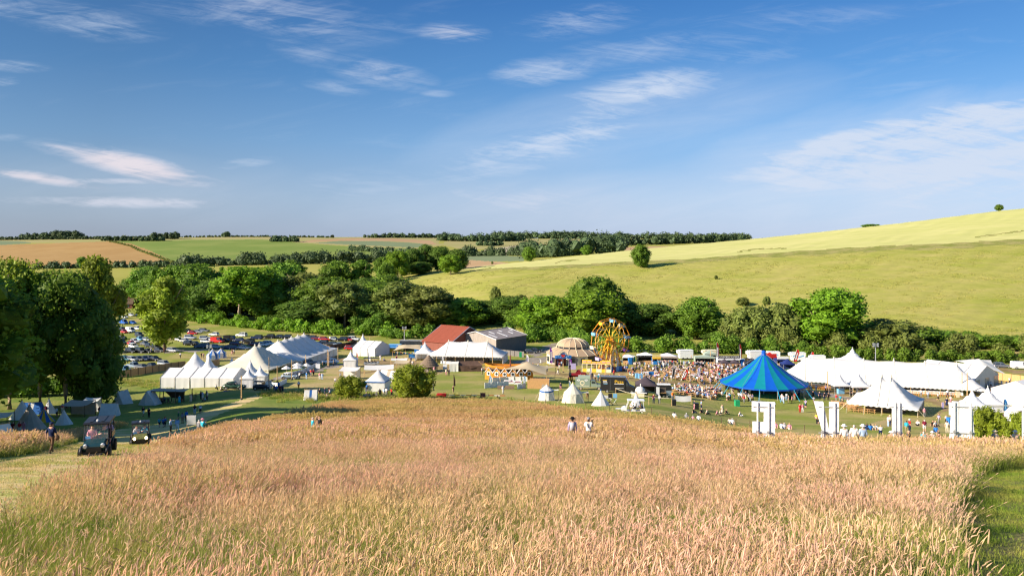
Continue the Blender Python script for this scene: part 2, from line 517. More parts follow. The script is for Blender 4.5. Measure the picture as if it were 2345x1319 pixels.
M_GRAVEL=mat('gravel_track',(0.30,0.26,0.215),0.95,scale=0.4,col2=(0.21,0.185,0.15),world=True,detail=8,spec=0.05)
M_PASTURE=mat('hill_pasture',(0.255,0.275,0.048),0.95,scale=0.06,col2=(0.39,0.335,0.115),world=True,detail=12,nrough=.78,spec=0.05,stretch=(0.5,1.1,1.1),bump=1.0,bscale=0.6,c2lo=.36,c2hi=.70)
M_WHEAT=mat('young_wheat',(0.44,0.44,0.155),0.95,scale=0.03,col2=(0.50,0.48,0.19),world=True,detail=9,nrough=.7,spec=0.05,stretch=(0.5,1.2,1))
M_VERGE=mat('field_verge',(0.20,0.215,0.05),0.95,scale=0.12,col2=(0.30,0.27,0.10),world=True,detail=8,spec=0.05,bump=0.9,bscale=0.8)
M_BARLEY=mat('ripe_barley',(0.345,0.215,0.085),0.95,scale=0.02,col2=(0.38,0.245,0.10),world=True,detail=8,spec=0.05)
M_GREENF=mat('green_crop',(0.155,0.215,0.05),0.95,scale=0.012,col2=(0.20,0.245,0.065),world=True,detail=7,spec=0.05)
M_PALE=mat('pale_crop',(0.30,0.285,0.11),0.95,scale=0.012,col2=(0.33,0.29,0.13),world=True,detail=7,spec=0.05)
M_LIGHTF=mat('light_crop',(0.275,0.275,0.06),0.95,scale=0.015,col2=(0.31,0.295,0.08),world=True,detail=7,spec=0.05)
M_BLUEG=mat('blue_green_crop',(0.165,0.21,0.115),0.95,scale=0.012,col2=(0.18,0.22,0.12),world=True,detail=7,spec=0.05)
M_PINK=mat('bare_stubble',(0.36,0.24,0.13),0.95,scale=0.015,col2=(0.39,0.27,0.155),world=True,detail=7,spec=0.05)
M_GREYF=mat('grey_stubble',(0.33,0.29,0.20),0.95,scale=0.015,col2=(0.36,0.31,0.22),world=True,detail=7,spec=0.05)
ZN=[('ground',M_LAWN),('meadow',M_MEADOWSOIL),('mown_lawn',M_MOWN),('grass_path',M_PATH),('earth_track',M_WORN),('gravel_track',M_GRAVEL),('hill_pasture',M_PASTURE),('wheat_field',M_WHEAT),('field_verge',M_VERGE),('barley_field',M_BARLEY),('green_field',M_GREENF),('pale_field',M_PALE),('light_field',M_LIGHTF),('distant_green_field',M_BLUEG),('stubble_field',M_PINK),('grey_field',M_GREYF),('camp_field',M_CAMP),('dry_lawn',M_DRY)]
ZI={n:i for i,(n,_)in enumerate(ZN)}
def strip_poly(pl,w):
 up=[(x,y-w/2)for x,y in pl]
 dn=[(x,y+w/2)for x,y in pl][::-1]
 return up+dn
def zone(X,Y,jitter=True):
 Z=gz(X,Y)
 Yc=np.maximum(Y,4.0)
 px=CX+F*X/Yc
 py=HY-F*Z/Yc
 rs=np.random.RandomState(3)
 z=np.zeros(X.shape,int)
 near=(Y<700)
 camp=inpoly(px,py,[(-900,1200),(-900,830),(0,858),(200,868),(400,890),(640,900),(760,915),(640,960),(450,1000),(0,1140)])&(Y<260)
 z[camp]=ZI['camp_field']
 for pl in DRY:
  z[inpoly(px+9*np.sin(py*.35+1),py+3*np.sin(px*.05),pl)&(Y<300)&(Y>120)]=ZI['dry_lawn']
 past=(px>850)&(px>850+55*np.clip((640-Y)/200,-1,1.2))&(Y>np.interp(px,[850,1100,1700,2345],[318,318,292,280]))&near
 z[past]=ZI['hill_pasture']
 we=wheat_edge(px)
 wig=1.5*np.sin(px*0.021)+1.2*np.sin(px*0.057+1)
 vw=np.interp(px,[1040,1500,1900,2345],[5,8,11,13])
 z[past&(py<we+wig)&(px>1030)&(Y>430)]=ZI['field_verge']
 z[past&(py<we-vw+wig*.3)&(px>1045)&(Y>430)]=ZI['wheat_field']
 for pl,w in TRAM:
  for dd in(-.9,.9):
   z[past&inpoly(px,py+dd,strip_poly(pl,w))]=ZI['field_verge']
 mead=(inpoly(px,py,MEADOW)&(Y<190))|(inpoly(px,py,STRIP)&(Y<130))|(Y<7)
 z[inpoly(px,py,PATH)&(Y<185)]=ZI['grass_path']
 z[mead]=ZI['meadow']
 z[inpoly(px,py,MOWN)&(Y<60)&(Y>4)]=ZI['mown_lawn']
 for pl,w,k in TRACKS:
  wj=w*(1+0.0)
  z[inpoly(px+6*np.sin(py*.7),py+1.2*np.sin(px*.11),strip_poly(pl,wj))&(Y<300)&(Y>150)]=ZI['earth_track' if k=='worn' else 'gravel_track']
 far=Y>=700
 z[far]=ZI['light_field']
 for n,pl in[('pale_field',[(-900,560),(-900,535),(1010,535),(1010,552),(600,551),(250,556),(0,557)]),('barley_field',[(-900,565),(0,561),(130,557),(250,553),(300,558),(345,575),(400,600),(380,606),(200,608),(100,614),(-900,620)]),('distant_green_field',[(-900,563),(-900,550),(0,551.5),(50,553),(75,557),(0,561.5)]),('green_field',[(250,553),(420,549.5),(600,549),(700,557),(830,567),(900,566),(960,572),(900,590),(860,598),(400,600),(345,575),(300,558)]),('pale_field',[(600,549),(690,546),(1000,548),(1010,562),(960,570),(830,566),(700,557)]),('stubble_field',[(680,556),(720,549),(800,545.5),(900,546),(985,551),(1003,560),(985,560),(940,555),(860,551.5),(780,552)]),('distant_green_field',[(720,557),(780,552),(860,552.5),(940,556),(985,561),(960,567),(880,564)]),('pale_field',[(1010,560),(1030,548),(1440,546),(1440,556),(1260,566),(1060,572)]),('distant_green_field',[(1060,600),(1060,580),(1200,588),(1200,598)]),('grey_field',[(1100,580),(1110,572),(1200,560),(1250,570),(1180,584)]),('green_field',[(1200,574),(1230,562),(1300,559),(1300,568)]),('stubble_field',[(1060,615),(1062,595),(1150,600),(1180,606)]),('stubble_field',[(1410,577),(1430,566),(1530,564),(1560,570)]),]:
  z[far&inpoly(px,py,pl)]=ZI[n]
 return z
def build_ground():
 s=np.concatenate([np.linspace(-1.6,-0.72,24)[:-1],np.linspace(-0.72,0.72,440),np.linspace(0.72,1.6,24)[1:]])
 Y=np.concatenate([np.arange(-25,20,1.0),np.arange(20,62,0.45),np.arange(62,150,0.7),np.arange(150,240,0.8),np.arange(240,340,1.5),np.arange(340,700,3.0),np.arange(700,1800,9.0),np.arange(1800,4200,80.0)])
 YY,SS=np.meshgrid(Y,s,indexing='ij')
 XX=SS*(YY+30)
 ZZ=gz(XX,YY)
 ZZ=ZZ+np.where((YY>290)&(YY<690)&(XX>-40),0.25,0.05)*(np.sin(XX*0.31+2*np.sin(YY*.07))*np.sin(YY*0.43+np.sin(XX*.11)))*np.clip((YY-20)/60,0,1)
 ny,nx=YY.shape
 V=np.stack([XX,YY,ZZ],-1).reshape(-1,3)
 idx=np.arange(ny*nx).reshape(ny,nx)
 Q=np.stack([idx[:-1,:-1],idx[:-1,1:],idx[1:,1:],idx[1:,:-1]],-1).reshape(-1,4)
 C=V[Q].mean(1)
 zz=zone(C[:,0],C[:,1])
 for i,(n,m)in enumerate(ZN):
  q=Q[zz==i]
  if not len(q):
   continue
  used,inv=np.unique(q,return_inverse=True)
  v=V[used]
  q=inv.reshape(-1,4)
  me=bpy.data.meshes.new(n)
  me.vertices.add(len(v))
  me.vertices.foreach_set('co',v.astype(np.float32).ravel())
  me.loops.add(q.size)
  me.loops.foreach_set('vertex_index',q.astype(np.int32).ravel())
  me.polygons.add(len(q))
  me.polygons.foreach_set('loop_start',np.arange(0,q.size,4,dtype=np.int32))
  me.polygons.foreach_set('loop_total',np.full(len(q),4,np.int32))
  me.polygons.foreach_set('use_smooth',np.ones(len(q),bool))
  me.materials.append(m)
  me.update(calc_edges=True)
  structure(n,me)
build_ground()
# grass
M_HEAD=mat('seed_head',(0.72,0.475,0.34),0.8,scale=0.28,col2=(0.68,0.51,0.275),world=True,detail=5,spec=0.15,transl=0.4,c2lo=.4,c2hi=.62,tint=0.35)
M_STEM=mat('grass_stem',(0.66,0.50,0.25),0.8,scale=0.3,col2=(0.42,0.40,0.11),world=True,detail=5,spec=0.15,transl=0.4,tint=0.2)
M_BLADE=mat('grass_blade',(0.19,0.28,0.03),0.7,scale=0.5,col2=(0.34,0.33,0.07),world=True,detail=4,spec=0.2,transl=0.35,tint=0.3)
M_GOLD=mat('far_seed_head',(0.68,0.475,0.245),0.85,scale=0.07,col2=(0.60,0.475,0.18),world=True,detail=7,spec=0.1,transl=0.45,tint=0.15)
def set_tint(me,vals):
 a=me.attributes.new('tint','FLOAT','FACE')
 a.data.foreach_set('value',np.asarray(vals,np.float32))
def clump(name,seed,spread,nst,nbl,hmin,hmax,sw,hw,hl,round_head,headmat,lean=0.35,blade_w=0.006,blade_h=(0.3,0.6)):
 rng=random.Random(seed)
 mb=MB()
 tint=[]
 def ribbon(pts,w0,w1,mi,ang,t):
  c,s=math.cos(ang),math.sin(ang)
  n=len(pts)
  vs=[]
  for i,p in enumerate(pts):
   w=(w0+(w1-w0)*i/(n-1))/2
   vs+=[(p[0]-c*w,p[1]-s*w,p[2]),(p[0]+c*w,p[1]+s*w,p[2])]
  mb.add(vs,[(2*i,2*i+1,2*i+3,2*i+2)for i in range(n-1)],mi)
  tint.extend([t]*(n-1))
 for _ in range(nst):
  a,r=rng.uniform(0,6.283),spread*math.sqrt(rng.random())
  x,y=r*math.cos(a),r*math.sin(a)
  h=rng.uniform(hmin,hmax)
  la=rng.gauss(0.3,1.1)
  ll=abs(rng.gauss(0,lean))+0.05
  dx,dy=math.cos(la)*ll,math.sin(la)*ll
  t=rng.random()
  pts=[Vector((x+dx*h*q*q,y+dy*h*q*q,h*q*(1-0.12*ll*q)))for q in(0,0.5,1.0)]
  ribbon(pts,sw,sw*0.8,1,rng.uniform(-0.5,0.5),t)
  d=(pts[2]-pts[1]).normalized()
  L_=hl*rng.uniform(0.7,1.3)
  droop=rng.uniform(-0.1,0.75)*(1 if rng.random()<.5 else .3)
  e1=pts[2]+d*L_*0.5
  d2=(d+Vector((math.cos(la),math.sin(la),-0.35))*droop).normalized()
  e2=e1+d2*L_*0.5
  wv=hw*rng.uniform(0.7,1.35)
  if round_head:
   n0=len(mb.f)
   mb.tube([pts[2],pts[2]+d*L_*.2,e1,e1+(e2-e1)*.6,e2],[wv*.25,wv*0.5,wv*0.55,wv*.36,wv*0.1],4,0,cap=False)
   tint.extend([t]*(len(mb.f)-n0))
  else:
   for ang in(0.2,1.7):
    c,s=math.cos(ang)*wv/2,math.sin(ang)*wv/2
    mb.add([(pts[2].x-c*.5,pts[2].y-s*.5,pts[2].z),(pts[2].x+c*.5,pts[2].y+s*.5,pts[2].z),(e1.x+c,e1.y+s,e1.z),(e1.x-c,e1.y-s,e1.z),(e2.x,e2.y,e2.z)],[(0,1,2,3),(3,2,4)],0)
    tint.extend([t,t])
 for _ in range(nbl):
  a,r=rng.uniform(0,6.283),spread*math.sqrt(rng.random())
  x,y=r*math.cos(a),r*math.sin(a)
  h=rng.uniform(*blade_h)
  la,ll=rng.uniform(0,6.283),rng.uniform(0.1,0.7)
  pts=[Vector((x+math.cos(la)*ll*h*q*q,y+math.sin(la)*ll*h*q*q,h*q*(1-.25*ll*q)))for q in(0,.55,1)]
  ribbon(pts,blade_w,blade_w*0.2,2,rng.uniform(0,3.14),rng.random())
 me=mb.mesh(name,[headmat,M_STEM,M_BLADE])
 set_tint(me,tint)
 return me
def scatter(name,label,meshes,pos,rot,scl,pick):
 c=bpy.data.collections.new(name+'_clumps')
 for i,me in enumerate(meshes):
  c.objects.link(bpy.data.objects.new('%s_clump_%02d'%(name,i),me))
 pm=bpy.data.meshes.new(name)
 pm.vertices.add(len(pos))
 pm.vertices.foreach_set('co',np.asarray(pos,np.float32).ravel())
 a=pm.attributes.new('rot','FLOAT_VECTOR','POINT')
 a.data.foreach_set('vector',np.asarray(rot,np.float32).ravel())
 a=pm.attributes.new('scl','FLOAT','POINT')
 a.data.foreach_set('value',np.asarray(scl,np.float32))
 a=pm.attributes.new('pick','INT','POINT')
 a.data.foreach_set('value',np.asarray(pick,np.int32))
 o=link(name,pm)
 ng=bpy.data.node_groups.new(name+'_scatter','GeometryNodeTree')
 ng.interface.new_socket('Geometry',in_out='INPUT',socket_type='NodeSocketGeometry')
 ng.interface.new_socket('Geometry',in_out='OUTPUT',socket_type='NodeSocketGeometry')
 N,L=ng.nodes,ng.links
 gi,go=N.new('NodeGroupInput'),N.new('NodeGroupOutput')
 ip=N.new('GeometryNodeInstanceOnPoints')
 ci=N.new('GeometryNodeCollectionInfo')
 ci.inputs['Collection'].default_value=c
 ci.inputs['Separate Children'].default_value=True
 ci.inputs['Reset Children'].default_value=True
 L.new(gi.outputs[0],ip.inputs['Points'])
 L.new(ci.outputs[0],ip.inputs['Instance'])
 ip.inputs['Pick Instance'].default_value=True
 def na(nm,t):
  n=N.new('GeometryNodeInputNamedAttribute')
  n.data_type=t
  n.inputs['Name'].default_value=nm
  return n.outputs[0]
 L.new(na('pick','INT'),ip.inputs['Instance Index'])
 e2r=N.new('FunctionNodeEulerToRotation')
 L.new(na('rot','FLOAT_VECTOR'),e2r.inputs[0])
 L.new(e2r.outputs[0],ip.inputs['Rotation'])
 L.new(na('scl','FLOAT'),ip.inputs['Scale'])
 L.new(ip.outputs[0],go.inputs[0])
 md=o.modifiers.new('scatter','NODES')
 md.node_group=ng
 tag(o,label,'grass',kind='stuff')
 return o
def pts_in(zn,y0,y1,dens,seed,margin=0.06,extra=None):
 rng=np.random.RandomState(seed)
 half=0.643+margin
 xm=half*y1+3
 n=int(dens*2*xm*(y1-y0))
 X=rng.uniform(-xm,xm,n)
 Y=rng.uniform(y0,y1,n)
 k=np.abs(X)<half*Y+2.5
 X,Y=X[k],Y[k]
 k=zone(X,Y)==ZI[zn]
 X,Y=X[k],Y[k]
 return X,Y,rng
def vnoise(X,Y,s,ph=0.0):
 return 0.5+0.25*(np.sin(X/s+1.7*np.sin(Y/s*.7+ph))+np.sin(Y/s*1.3+1.3*np.sin(X/s*.9+2+ph)))
def build_grass():
 near=[clump('near_clump',10+i,0.20,28,32,0.36,0.8,0.003,0.009,0.08,True,M_HEAD)for i in range(5)]
 green=[clump('green_clump',30+i,0.24,6,55,0.4,0.7,0.0035,0.011,0.085,True,M_HEAD,blade_w=0.008,blade_h=(0.3,0.65))for i in range(3)]
 mid=[clump('mid_clump',40+i,0.36,62,34,0.36,0.72,0.0055,0.0145,0.095,False,M_HEAD,blade_w=0.011)for i in range(4)]
 mgreen=[clump('mid_green_clump',50+i,0.4,12,70,0.35,0.65,0.006,0.016,0.09,False,M_HEAD,blade_w=0.014,blade_h=(0.3,0.6))for i in range(2)]
 far=[clump('far_clump',60+i,0.75,60,14,0.4,0.66,0.014,0.042,0.17,False,M_GOLD if i%2 else M_HEAD,blade_w=0.03)for i in range(4)]
 vfar=[clump('distant_clump',70+i,1.3,70,14,0.36,0.60,0.03,0.085,0.24,False,M_GOLD,blade_w=0.07,blade_h=(0.25,0.5))for i in range(3)]
 ms=near+green+mid+mgreen+far+vfar
 i_near,i_green,i_mid,i_mg,i_far,i_vf=0,5,8,12,14,18
 P,RT,SC,PK=[],[],[],[]
 def put(X,Y,rng,lo,n,smin=0.8,smax=1.2,mask=None,hill=0.0):
  if mask is not None:
   X,Y=X[mask],Y[mask]
  if not len(X):
   return
  h=vnoise(X,Y,3.1,0.4)
  P.append(np.stack([X,Y,gz(X,Y)],-1))
  RT.append(np.stack([rng.normal(0,.06,len(X)),rng.normal(0,.06,len(X)),rng.normal(0,.5,len(X))],-1))
  SC.append(rng.uniform(smin,smax,len(X))*(0.72+0.5*h))
  PK.append(lo+rng.randint(0,n,len(X)))
 def edge_green(X,Y):
  Z=gz(X,Y)
  px,py=CX+F*X/Y,HY-F*Z/Y
  ex=np.interp(Y,[5,8,10,14,20,26,32,60],[2120,2100,2080,2090,2110,2120,2120,2120])
  return(px>ex-30)&(Y<45)
 for(y0,y1,dens,lo,n,glo,gn)in[(3.2,13,16,i_near,5,i_green,3),(13,36,7.5,i_mid,4,i_mg,2)]:
  X,Y,rng=pts_in('meadow',y0,y1,dens,int(y0*7+1),0.12)
  g=vnoise(X,Y,1.7,1.0)+rng.uniform(-.3,.3,len(X))
  gm=(g>(0.62 if y0<10 else 0.74))|(edge_green(X,Y)&(rng.rand(len(X))<.55))
  put(X,Y,rng,lo,n,mask=~gm)
  put(X,Y,rng,glo,gn,mask=gm)
 X,Y,rng=pts_in('meadow',36,86,2.6,5)
 put(X,Y,rng,i_far,4)
 X,Y,rng=pts_in('meadow',86,190,0.95,6)
 put(X,Y,rng,i_vf,3)
 scatter('meadow_grass','tall dry meadow grass with pinkish seed heads covering the foreground slope',ms,np.concatenate(P),np.concatenate(RT),np.concatenate(SC),np.concatenate(PK))
 turf=[]
 for i in range(3):
  turf.append(clump('turf_clump',80+i,0.2,0,80,.1,.2,.004,.01,.05,False,M_HEAD,blade_w=0.007,blade_h=(0.03,0.08)))
 P.clear(),RT.clear(),SC.clear(),PK.clear()
 X,Y,rng=pts_in('mown_lawn',5,40,12,9,0.1)
 put(X,Y,rng,0,3,.7,1.5)
 scatter('mown_turf','short mown turf in the lower right corner',turf,np.concatenate(P),np.concatenate(RT),np.concatenate(SC),np.concatenate(PK))
 ptf=[clump('stubble_clump',86+i,0.3,0,70,.1,.2,.004,.01,.05,False,M_HEAD,blade_w=0.012,blade_h=(0.02,0.07))for i in range(3)]
 for i,t in enumerate(ptf):
  t.materials[2]=[M_STEM,M_STEM,M_BLADE][i]
 P.clear(),RT.clear(),SC.clear(),PK.clear()
 X,Y,rng=pts_in('grass_path',12,75,4,12,0.1)
 put(X,Y,rng,0,3,.7,1.7)
 scatter('path_turf','short dry stubble grass on the mown path',ptf,np.concatenate(P),np.concatenate(RT),np.concatenate(SC),np.concatenate(PK))
 rough=[clump('rough_clump',90+i,0.9,6,60,.5,.8,.03,.06,.2,False,M_GOLD,blade_w=0.06,blade_h=(0.4,0.85))for i in range(3)]
 P.clear(),RT.clear(),SC.clear(),PK.clear()
 rng=np.random.RandomState(11)
 for line,w,nn,sc_ in[([(900,913),(1000,914),(1080,918),(1180,926),(1280,939),(1380,951),(1480,962),(1560,973),(1640,986),(1740,997)],4,700,.8),([(600,905),(660,908),(720,912),(800,912),(900,911)],5,260,1.0),([(200,868),(260,870),(330,880),(400,890)],5,170,0.9),([(-40,1048),(60,1034),(110,1022),(190,1002),(262,980)],3,320,.5)]:
  xs=rng.uniform(line[0][0],line[-1][0],nn)
  ys=np.interp(xs,*zip(*line))+rng.normal(0,w,nn)
  for x,y in zip(xs,ys):
   p=at(x,y)
   P.append(np.array([[p.x,p.y,p.z]]))
   RT.append(np.array([[0,0,rng.uniform(0,6)]]))
   SC.append(np.array([rng.uniform(.6,1.2)*sc_]))
   PK.append(np.array([rng.randint(0,3)]))
 scatter('rough_grass','rough green grass along the meadow foot and path edges',rough,np.concatenate(P),np.concatenate(RT),np.concatenate(SC),np.concatenate(PK))
 tuss=[clump('tussock',95+i,1.2,0,46,.3,.5,.03,.06,.2,False,M_GOLD,blade_w=0.13,blade_h=(0.10,0.32))for i in range(3)]
 for t in tuss:
  t.materials[2]=M_PASTURE
 u=rng.uniform(-.2,.75,16000)
 Y=rng.uniform(285,500,16000)
 X=u*Y
 k=(zone(X,Y)==ZI['hill_pasture'])&(vnoise(X,Y,9.0,.3)+rng.uniform(-.35,.35,16000)>.5)
 X,Y=X[k],Y[k]
 n=len(X)
 scatter('hill_grass','rough tussocky grass all over the hill pasture',tuss,np.stack([X,Y,gz(X,Y)],-1),np.stack([np.zeros(n),np.zeros(n),rng.uniform(0,6,n)],-1),rng.uniform(.6,1.2,n),rng.randint(0,3,n))
build_grass()
# trees and hedges
def leafmat(name,col,tr=0.38):
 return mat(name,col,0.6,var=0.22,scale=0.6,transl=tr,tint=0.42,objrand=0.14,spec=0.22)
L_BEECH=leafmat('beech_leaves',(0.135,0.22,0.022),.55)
L_LIME=leafmat('lime_leaves',(0.23,0.29,0.022))
L_MID=leafmat('green_leaves',(0.14,0.245,0.024))
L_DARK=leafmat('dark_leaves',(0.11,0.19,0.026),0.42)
L_OLIVE=leafmat('olive_leaves',(0.175,0.215,0.045))
L_BRIGHT=leafmat('bright_leaves',(0.165,0.29,0.018),.35)
L_FAR=leafmat('far_leaves',(0.075,0.115,0.045),0.15)
M_BARK=mat('bark',(0.16,0.12,0.085),0.9,var=0.35,scale=2.5,stretch=(3,3,0.6),bump=0.6)
M_BARKL=mat('pale_bark',(0.34,0.26,0.185),0.9,var=0.3,scale=2.5,stretch=(3,3,0.6),bump=0.6)
_ICO=bmesh.new()
bmesh.ops.create_icosphere(_ICO,subdivisions=1,radius=1.0)
ICO_V=np.array([v.co[:]for v in _ICO.verts])
ICO_F=[tuple(v.index for v in f.verts)for f in _ICO.faces]
_ICO.free()
def leaf_cloud(name,clumps,cards,leaf,m,seed,up=0.25,core=0.72,flat=1.0):
 rs=np.random.RandomState(seed)
 tot=sum(r*r for _,r in clumps)
 V,Fq,T=[],[],[]
 nv=0
 for c,r in clumps:
  tb=rs.uniform(0.2,0.8)
  k=1+0.25*rs.normal(size=(len(ICO_V),1))
  V.append(ICO_V*r*core*np.clip(k,.6,1.3)*(1,1,flat)+c)
  Fq+=[tuple(i+nv for i in f)for f in ICO_F]
  T+=[tb*.8]*len(ICO_F)
  nv+=len(ICO_V)
  n=max(6,int(cards*r*r/tot))
  d=rs.normal(size=(n,3))
  d[:,2]+=up
  d/=np.linalg.norm(d,axis=1)[:,None]
  p=np.array(c)+d*(r*rs.uniform(0.62,1.12,(n,1)))*(1,1,flat)
  nn=d+rs.normal(scale=0.55,size=(n,3))
  nn/=np.linalg.norm(nn,axis=1)[:,None]
  t=np.cross(nn,rs.normal(size=(n,3)))
  t/=np.linalg.norm(t,axis=1)[:,None]+1e-9
  b=np.cross(nn,t)
  s=leaf*rs.uniform(0.55,1.35,(n,1))
  q=np.stack([p-t*s,p+b*s*.62,p+t*s,p-b*s*.62],1).reshape(-1,3)
  V.append(q)
  Fq+=[(nv+4*i,nv+4*i+1,nv+4*i+2,nv+4*i+3)for i in range(n)]
  T+=list(np.clip(tb+rs.normal(0,.16,n),0,1))
  nv+=4*n
 me=bpy.data.meshes.new(name)
 me.from_pydata(np.concatenate(V).tolist(),[],Fq)
 me.materials.append(m)
 set_tint(me,T)
 me.update()
 return me
def crown_shape(seed,w,h,z0,kind,ncl):
 rng=random.Random(seed)
 out=[]
 H=h-z0
 ga=2.39996
 for i in range(ncl):
  q=(i+0.5)/ncl
  if kind=='round':
   z=1-1.9*q
   rad=math.sqrt(max(0.02,1-z*z))
   zz=z0+H*(0.5+0.5*z*0.92)
  elif kind=='tall':
   zz=z0+H*(0.97-0.95*q)
   t=(zz-z0)/H
   rad=min(1,1.25*math.sqrt(max(0.02,1-t**1.7)))*(0.55+.45*min(1,t*2.5))
  else:
   zz=z0+H*(0.97-0.9*q)
   t=(zz-z0)/H
   rad=math.sqrt(max(0.03,1-(2*t-.75)**2*.55))*(1 if t<.7 else 1.1)
   if t>.85:
    rad*=.7
  a=i*ga+rng.uniform(-.5,.5)
  k=rng.uniform(0.62,0.92)if i%5 else rng.uniform(0.1,0.5)
  r=w*0.5*rng.uniform(0.26,0.42)
  rr=max(0.0,rad*w*.5-r*.6)*(k+.2)
  zz+=rng.uniform(-.06,.06)*H
  out.append((np.array((rr*math.cos(a),rr*math.sin(a),min(zz,h-r*.75))),r))
 return out
def trunk_mesh(name,seed,h,r,m,top,fork=5,spread=3.0,lean=0.0):
 rng=random.Random(seed)
 mb=MB()
 pts,rs=[],[]
 for i in range(6):
  t=i/5
  pts.append((lean*t*t*h+rng.uniform(-.12,.12)*t*2,rng.uniform(-.12,.12)*t*2,top*t-0.3))
  rs.append(r*(1.25 if i==0 else 1.0)*(1-.45*t))
 mb.tube(pts,rs,8)
 for k in range(fork):
  a=6.283*k/fork+rng.uniform(-.4,.4)
  b=Vector(pts[3+(k%3)])
  ln=spread*rng.uniform(.7,1.2)
  e=b+Vector((math.cos(a)*ln*.6,math.sin(a)*ln*.6,ln*0.7))
  e2=e+Vector((math.cos(a)*ln*.5,math.sin(a)*ln*.5,ln*0.8))
  mb.tube([b,e,e2],[r*.42,r*.27,r*.1],5)
 return mb.mesh(name,m,True)
TREE={}
def tree_kind(key,seed,w,h,z0,kind,ncl,cards,leaf,lm,bm_,tr=0.45,top=None,lean=0.0,fork=5):
 cr=leaf_cloud('crown_'+key,crown_shape(seed,w,h,z0,kind,ncl),cards,leaf,lm,seed+100)
 tk=trunk_mesh('trunk_'+key,seed,h,tr,bm_,top or(z0+(h-z0)*.45),fork,(h-z0)*.28,lean)
 TREE[key]=(cr,tk,w,h)
tree_kind('lime',1,14,24,2.5,'tall',46,6800,0.46,L_LIME,M_BARK)
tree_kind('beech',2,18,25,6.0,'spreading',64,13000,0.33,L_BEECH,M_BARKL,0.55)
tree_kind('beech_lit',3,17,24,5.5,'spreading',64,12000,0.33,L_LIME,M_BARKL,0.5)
tree_kind('sycamore',4,17,21,1.6,'round',54,7200,0.46,L_MID,M_BARK)
tree_kind('oak',5,19,20,2.0,'spreading',58,7400,0.46,L_MID,M_BARK,.5)
tree_kind('dark',6,16,20,1.0,'round',50,7000,0.46,L_DARK,M_BARK)
tree_kind('bright',7,17,20,1.8,'spreading',52,7200,0.44,L_BRIGHT,M_BARK,.45)
tree_kind('ash',8,15,21,4.0,'spreading',44,5200,0.42,L_OLIVE,M_BARKL,.4,top=13,fork=7)
tree_kind('scrub',9,15,11,0.3,'round',40,4800,0.42,L_OLIVE,M_BARKL,.25)
tree_kind('thorn',12,9,7.5,0.2,'round',30,4200,0.22,L_LIME,M_BARK,.2,fork=4)
tree_kind('bush',13,10,7,0.0,'round',30,3400,0.34,L_MID,M_BARK,.2,fork=3)
tree_kind('ovate',14,13,15,1.2,'tall',44,6200,0.40,L_MID,M_BARK,.35)
tree_kind('poplar',15,11,22,1.0,'tall',44,6200,0.44,L_MID,M_BARK,.4)
def tree(key,p,h,w,label,cat='tree',name=None,group=None,rz=None,trunk=True,sink=0.0):
 cr,tk,w0,h0=TREE[key]
 rng=random.Random(label)
 o=thing(name or(('bush' if cat=='bush' else 'tree')),label,cat,(p.x,p.y,p.z-sink),rng.uniform(0,6.28)if rz is None else rz,group)
 o.scale=(w/w0,w/w0*rng.uniform(.92,1.08),h/h0)
 link('crown',cr,o)
 if trunk:
  link('trunk',tk,o)
 return o
def ptree(key,px,base,top,wpx,label,Y=None,**k):
 p=at(px,base)if Y is None else atY(px,Y)
 m=p.y/F
 ztop=(HY-top)*m
 return tree(key,p,max(2.0,ztop-p.z),wpx*m,label,**k)
GB='tall trees beside the tent camp'
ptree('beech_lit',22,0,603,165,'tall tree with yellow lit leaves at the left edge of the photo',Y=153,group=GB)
ptree('beech',92,0,632,170,'dark broad tree second from the left, behind the grey cone tent',Y=157,group=GB)
ptree('beech',150,0,628,165,'dark tree with a leaning trunk right of the wide dark tree, above the lean-to shelters',Y=155,group=GB,rz=2.0)
ptree('lime',222,0,594,108,'tall yellow-green tree rising above the dark trees beside the car park',Y=215)
ptree('dark',208,0,690,150,'low dark tree at the right end of the camp trees, overhanging the parked cars',Y=157,group=GB)
ptree('beech',-30,0,660,190,'shaded tree partly cut off by the left edge of the photo',Y=150,group=GB)
for i,(px,Y,h)in enumerate([(-130,92,20),(-230,117,22),(-150,111,22),(-330,108,24),(-200,130,22),(-420,104,25),(-330,88,24)]):
 tree('beech',atY(px,Y),h,19,'tall tree standing beyond the left edge, %s'%['nearest the camp','second in the row','before the camp','far out on the slope','on the near slope','farthest out','nearest the camera'][i],group='trees beyond the left edge')
tree_kind('pale',16,15,24,8.5,'spreading',46,6400,0.46,L_BRIGHT,M_BARKL,.6,top=15)
ptree('lime',377,800,638,112,'lone tree with yellow-lit left side standing among the parked cars')
GM='trees of the valley belt'
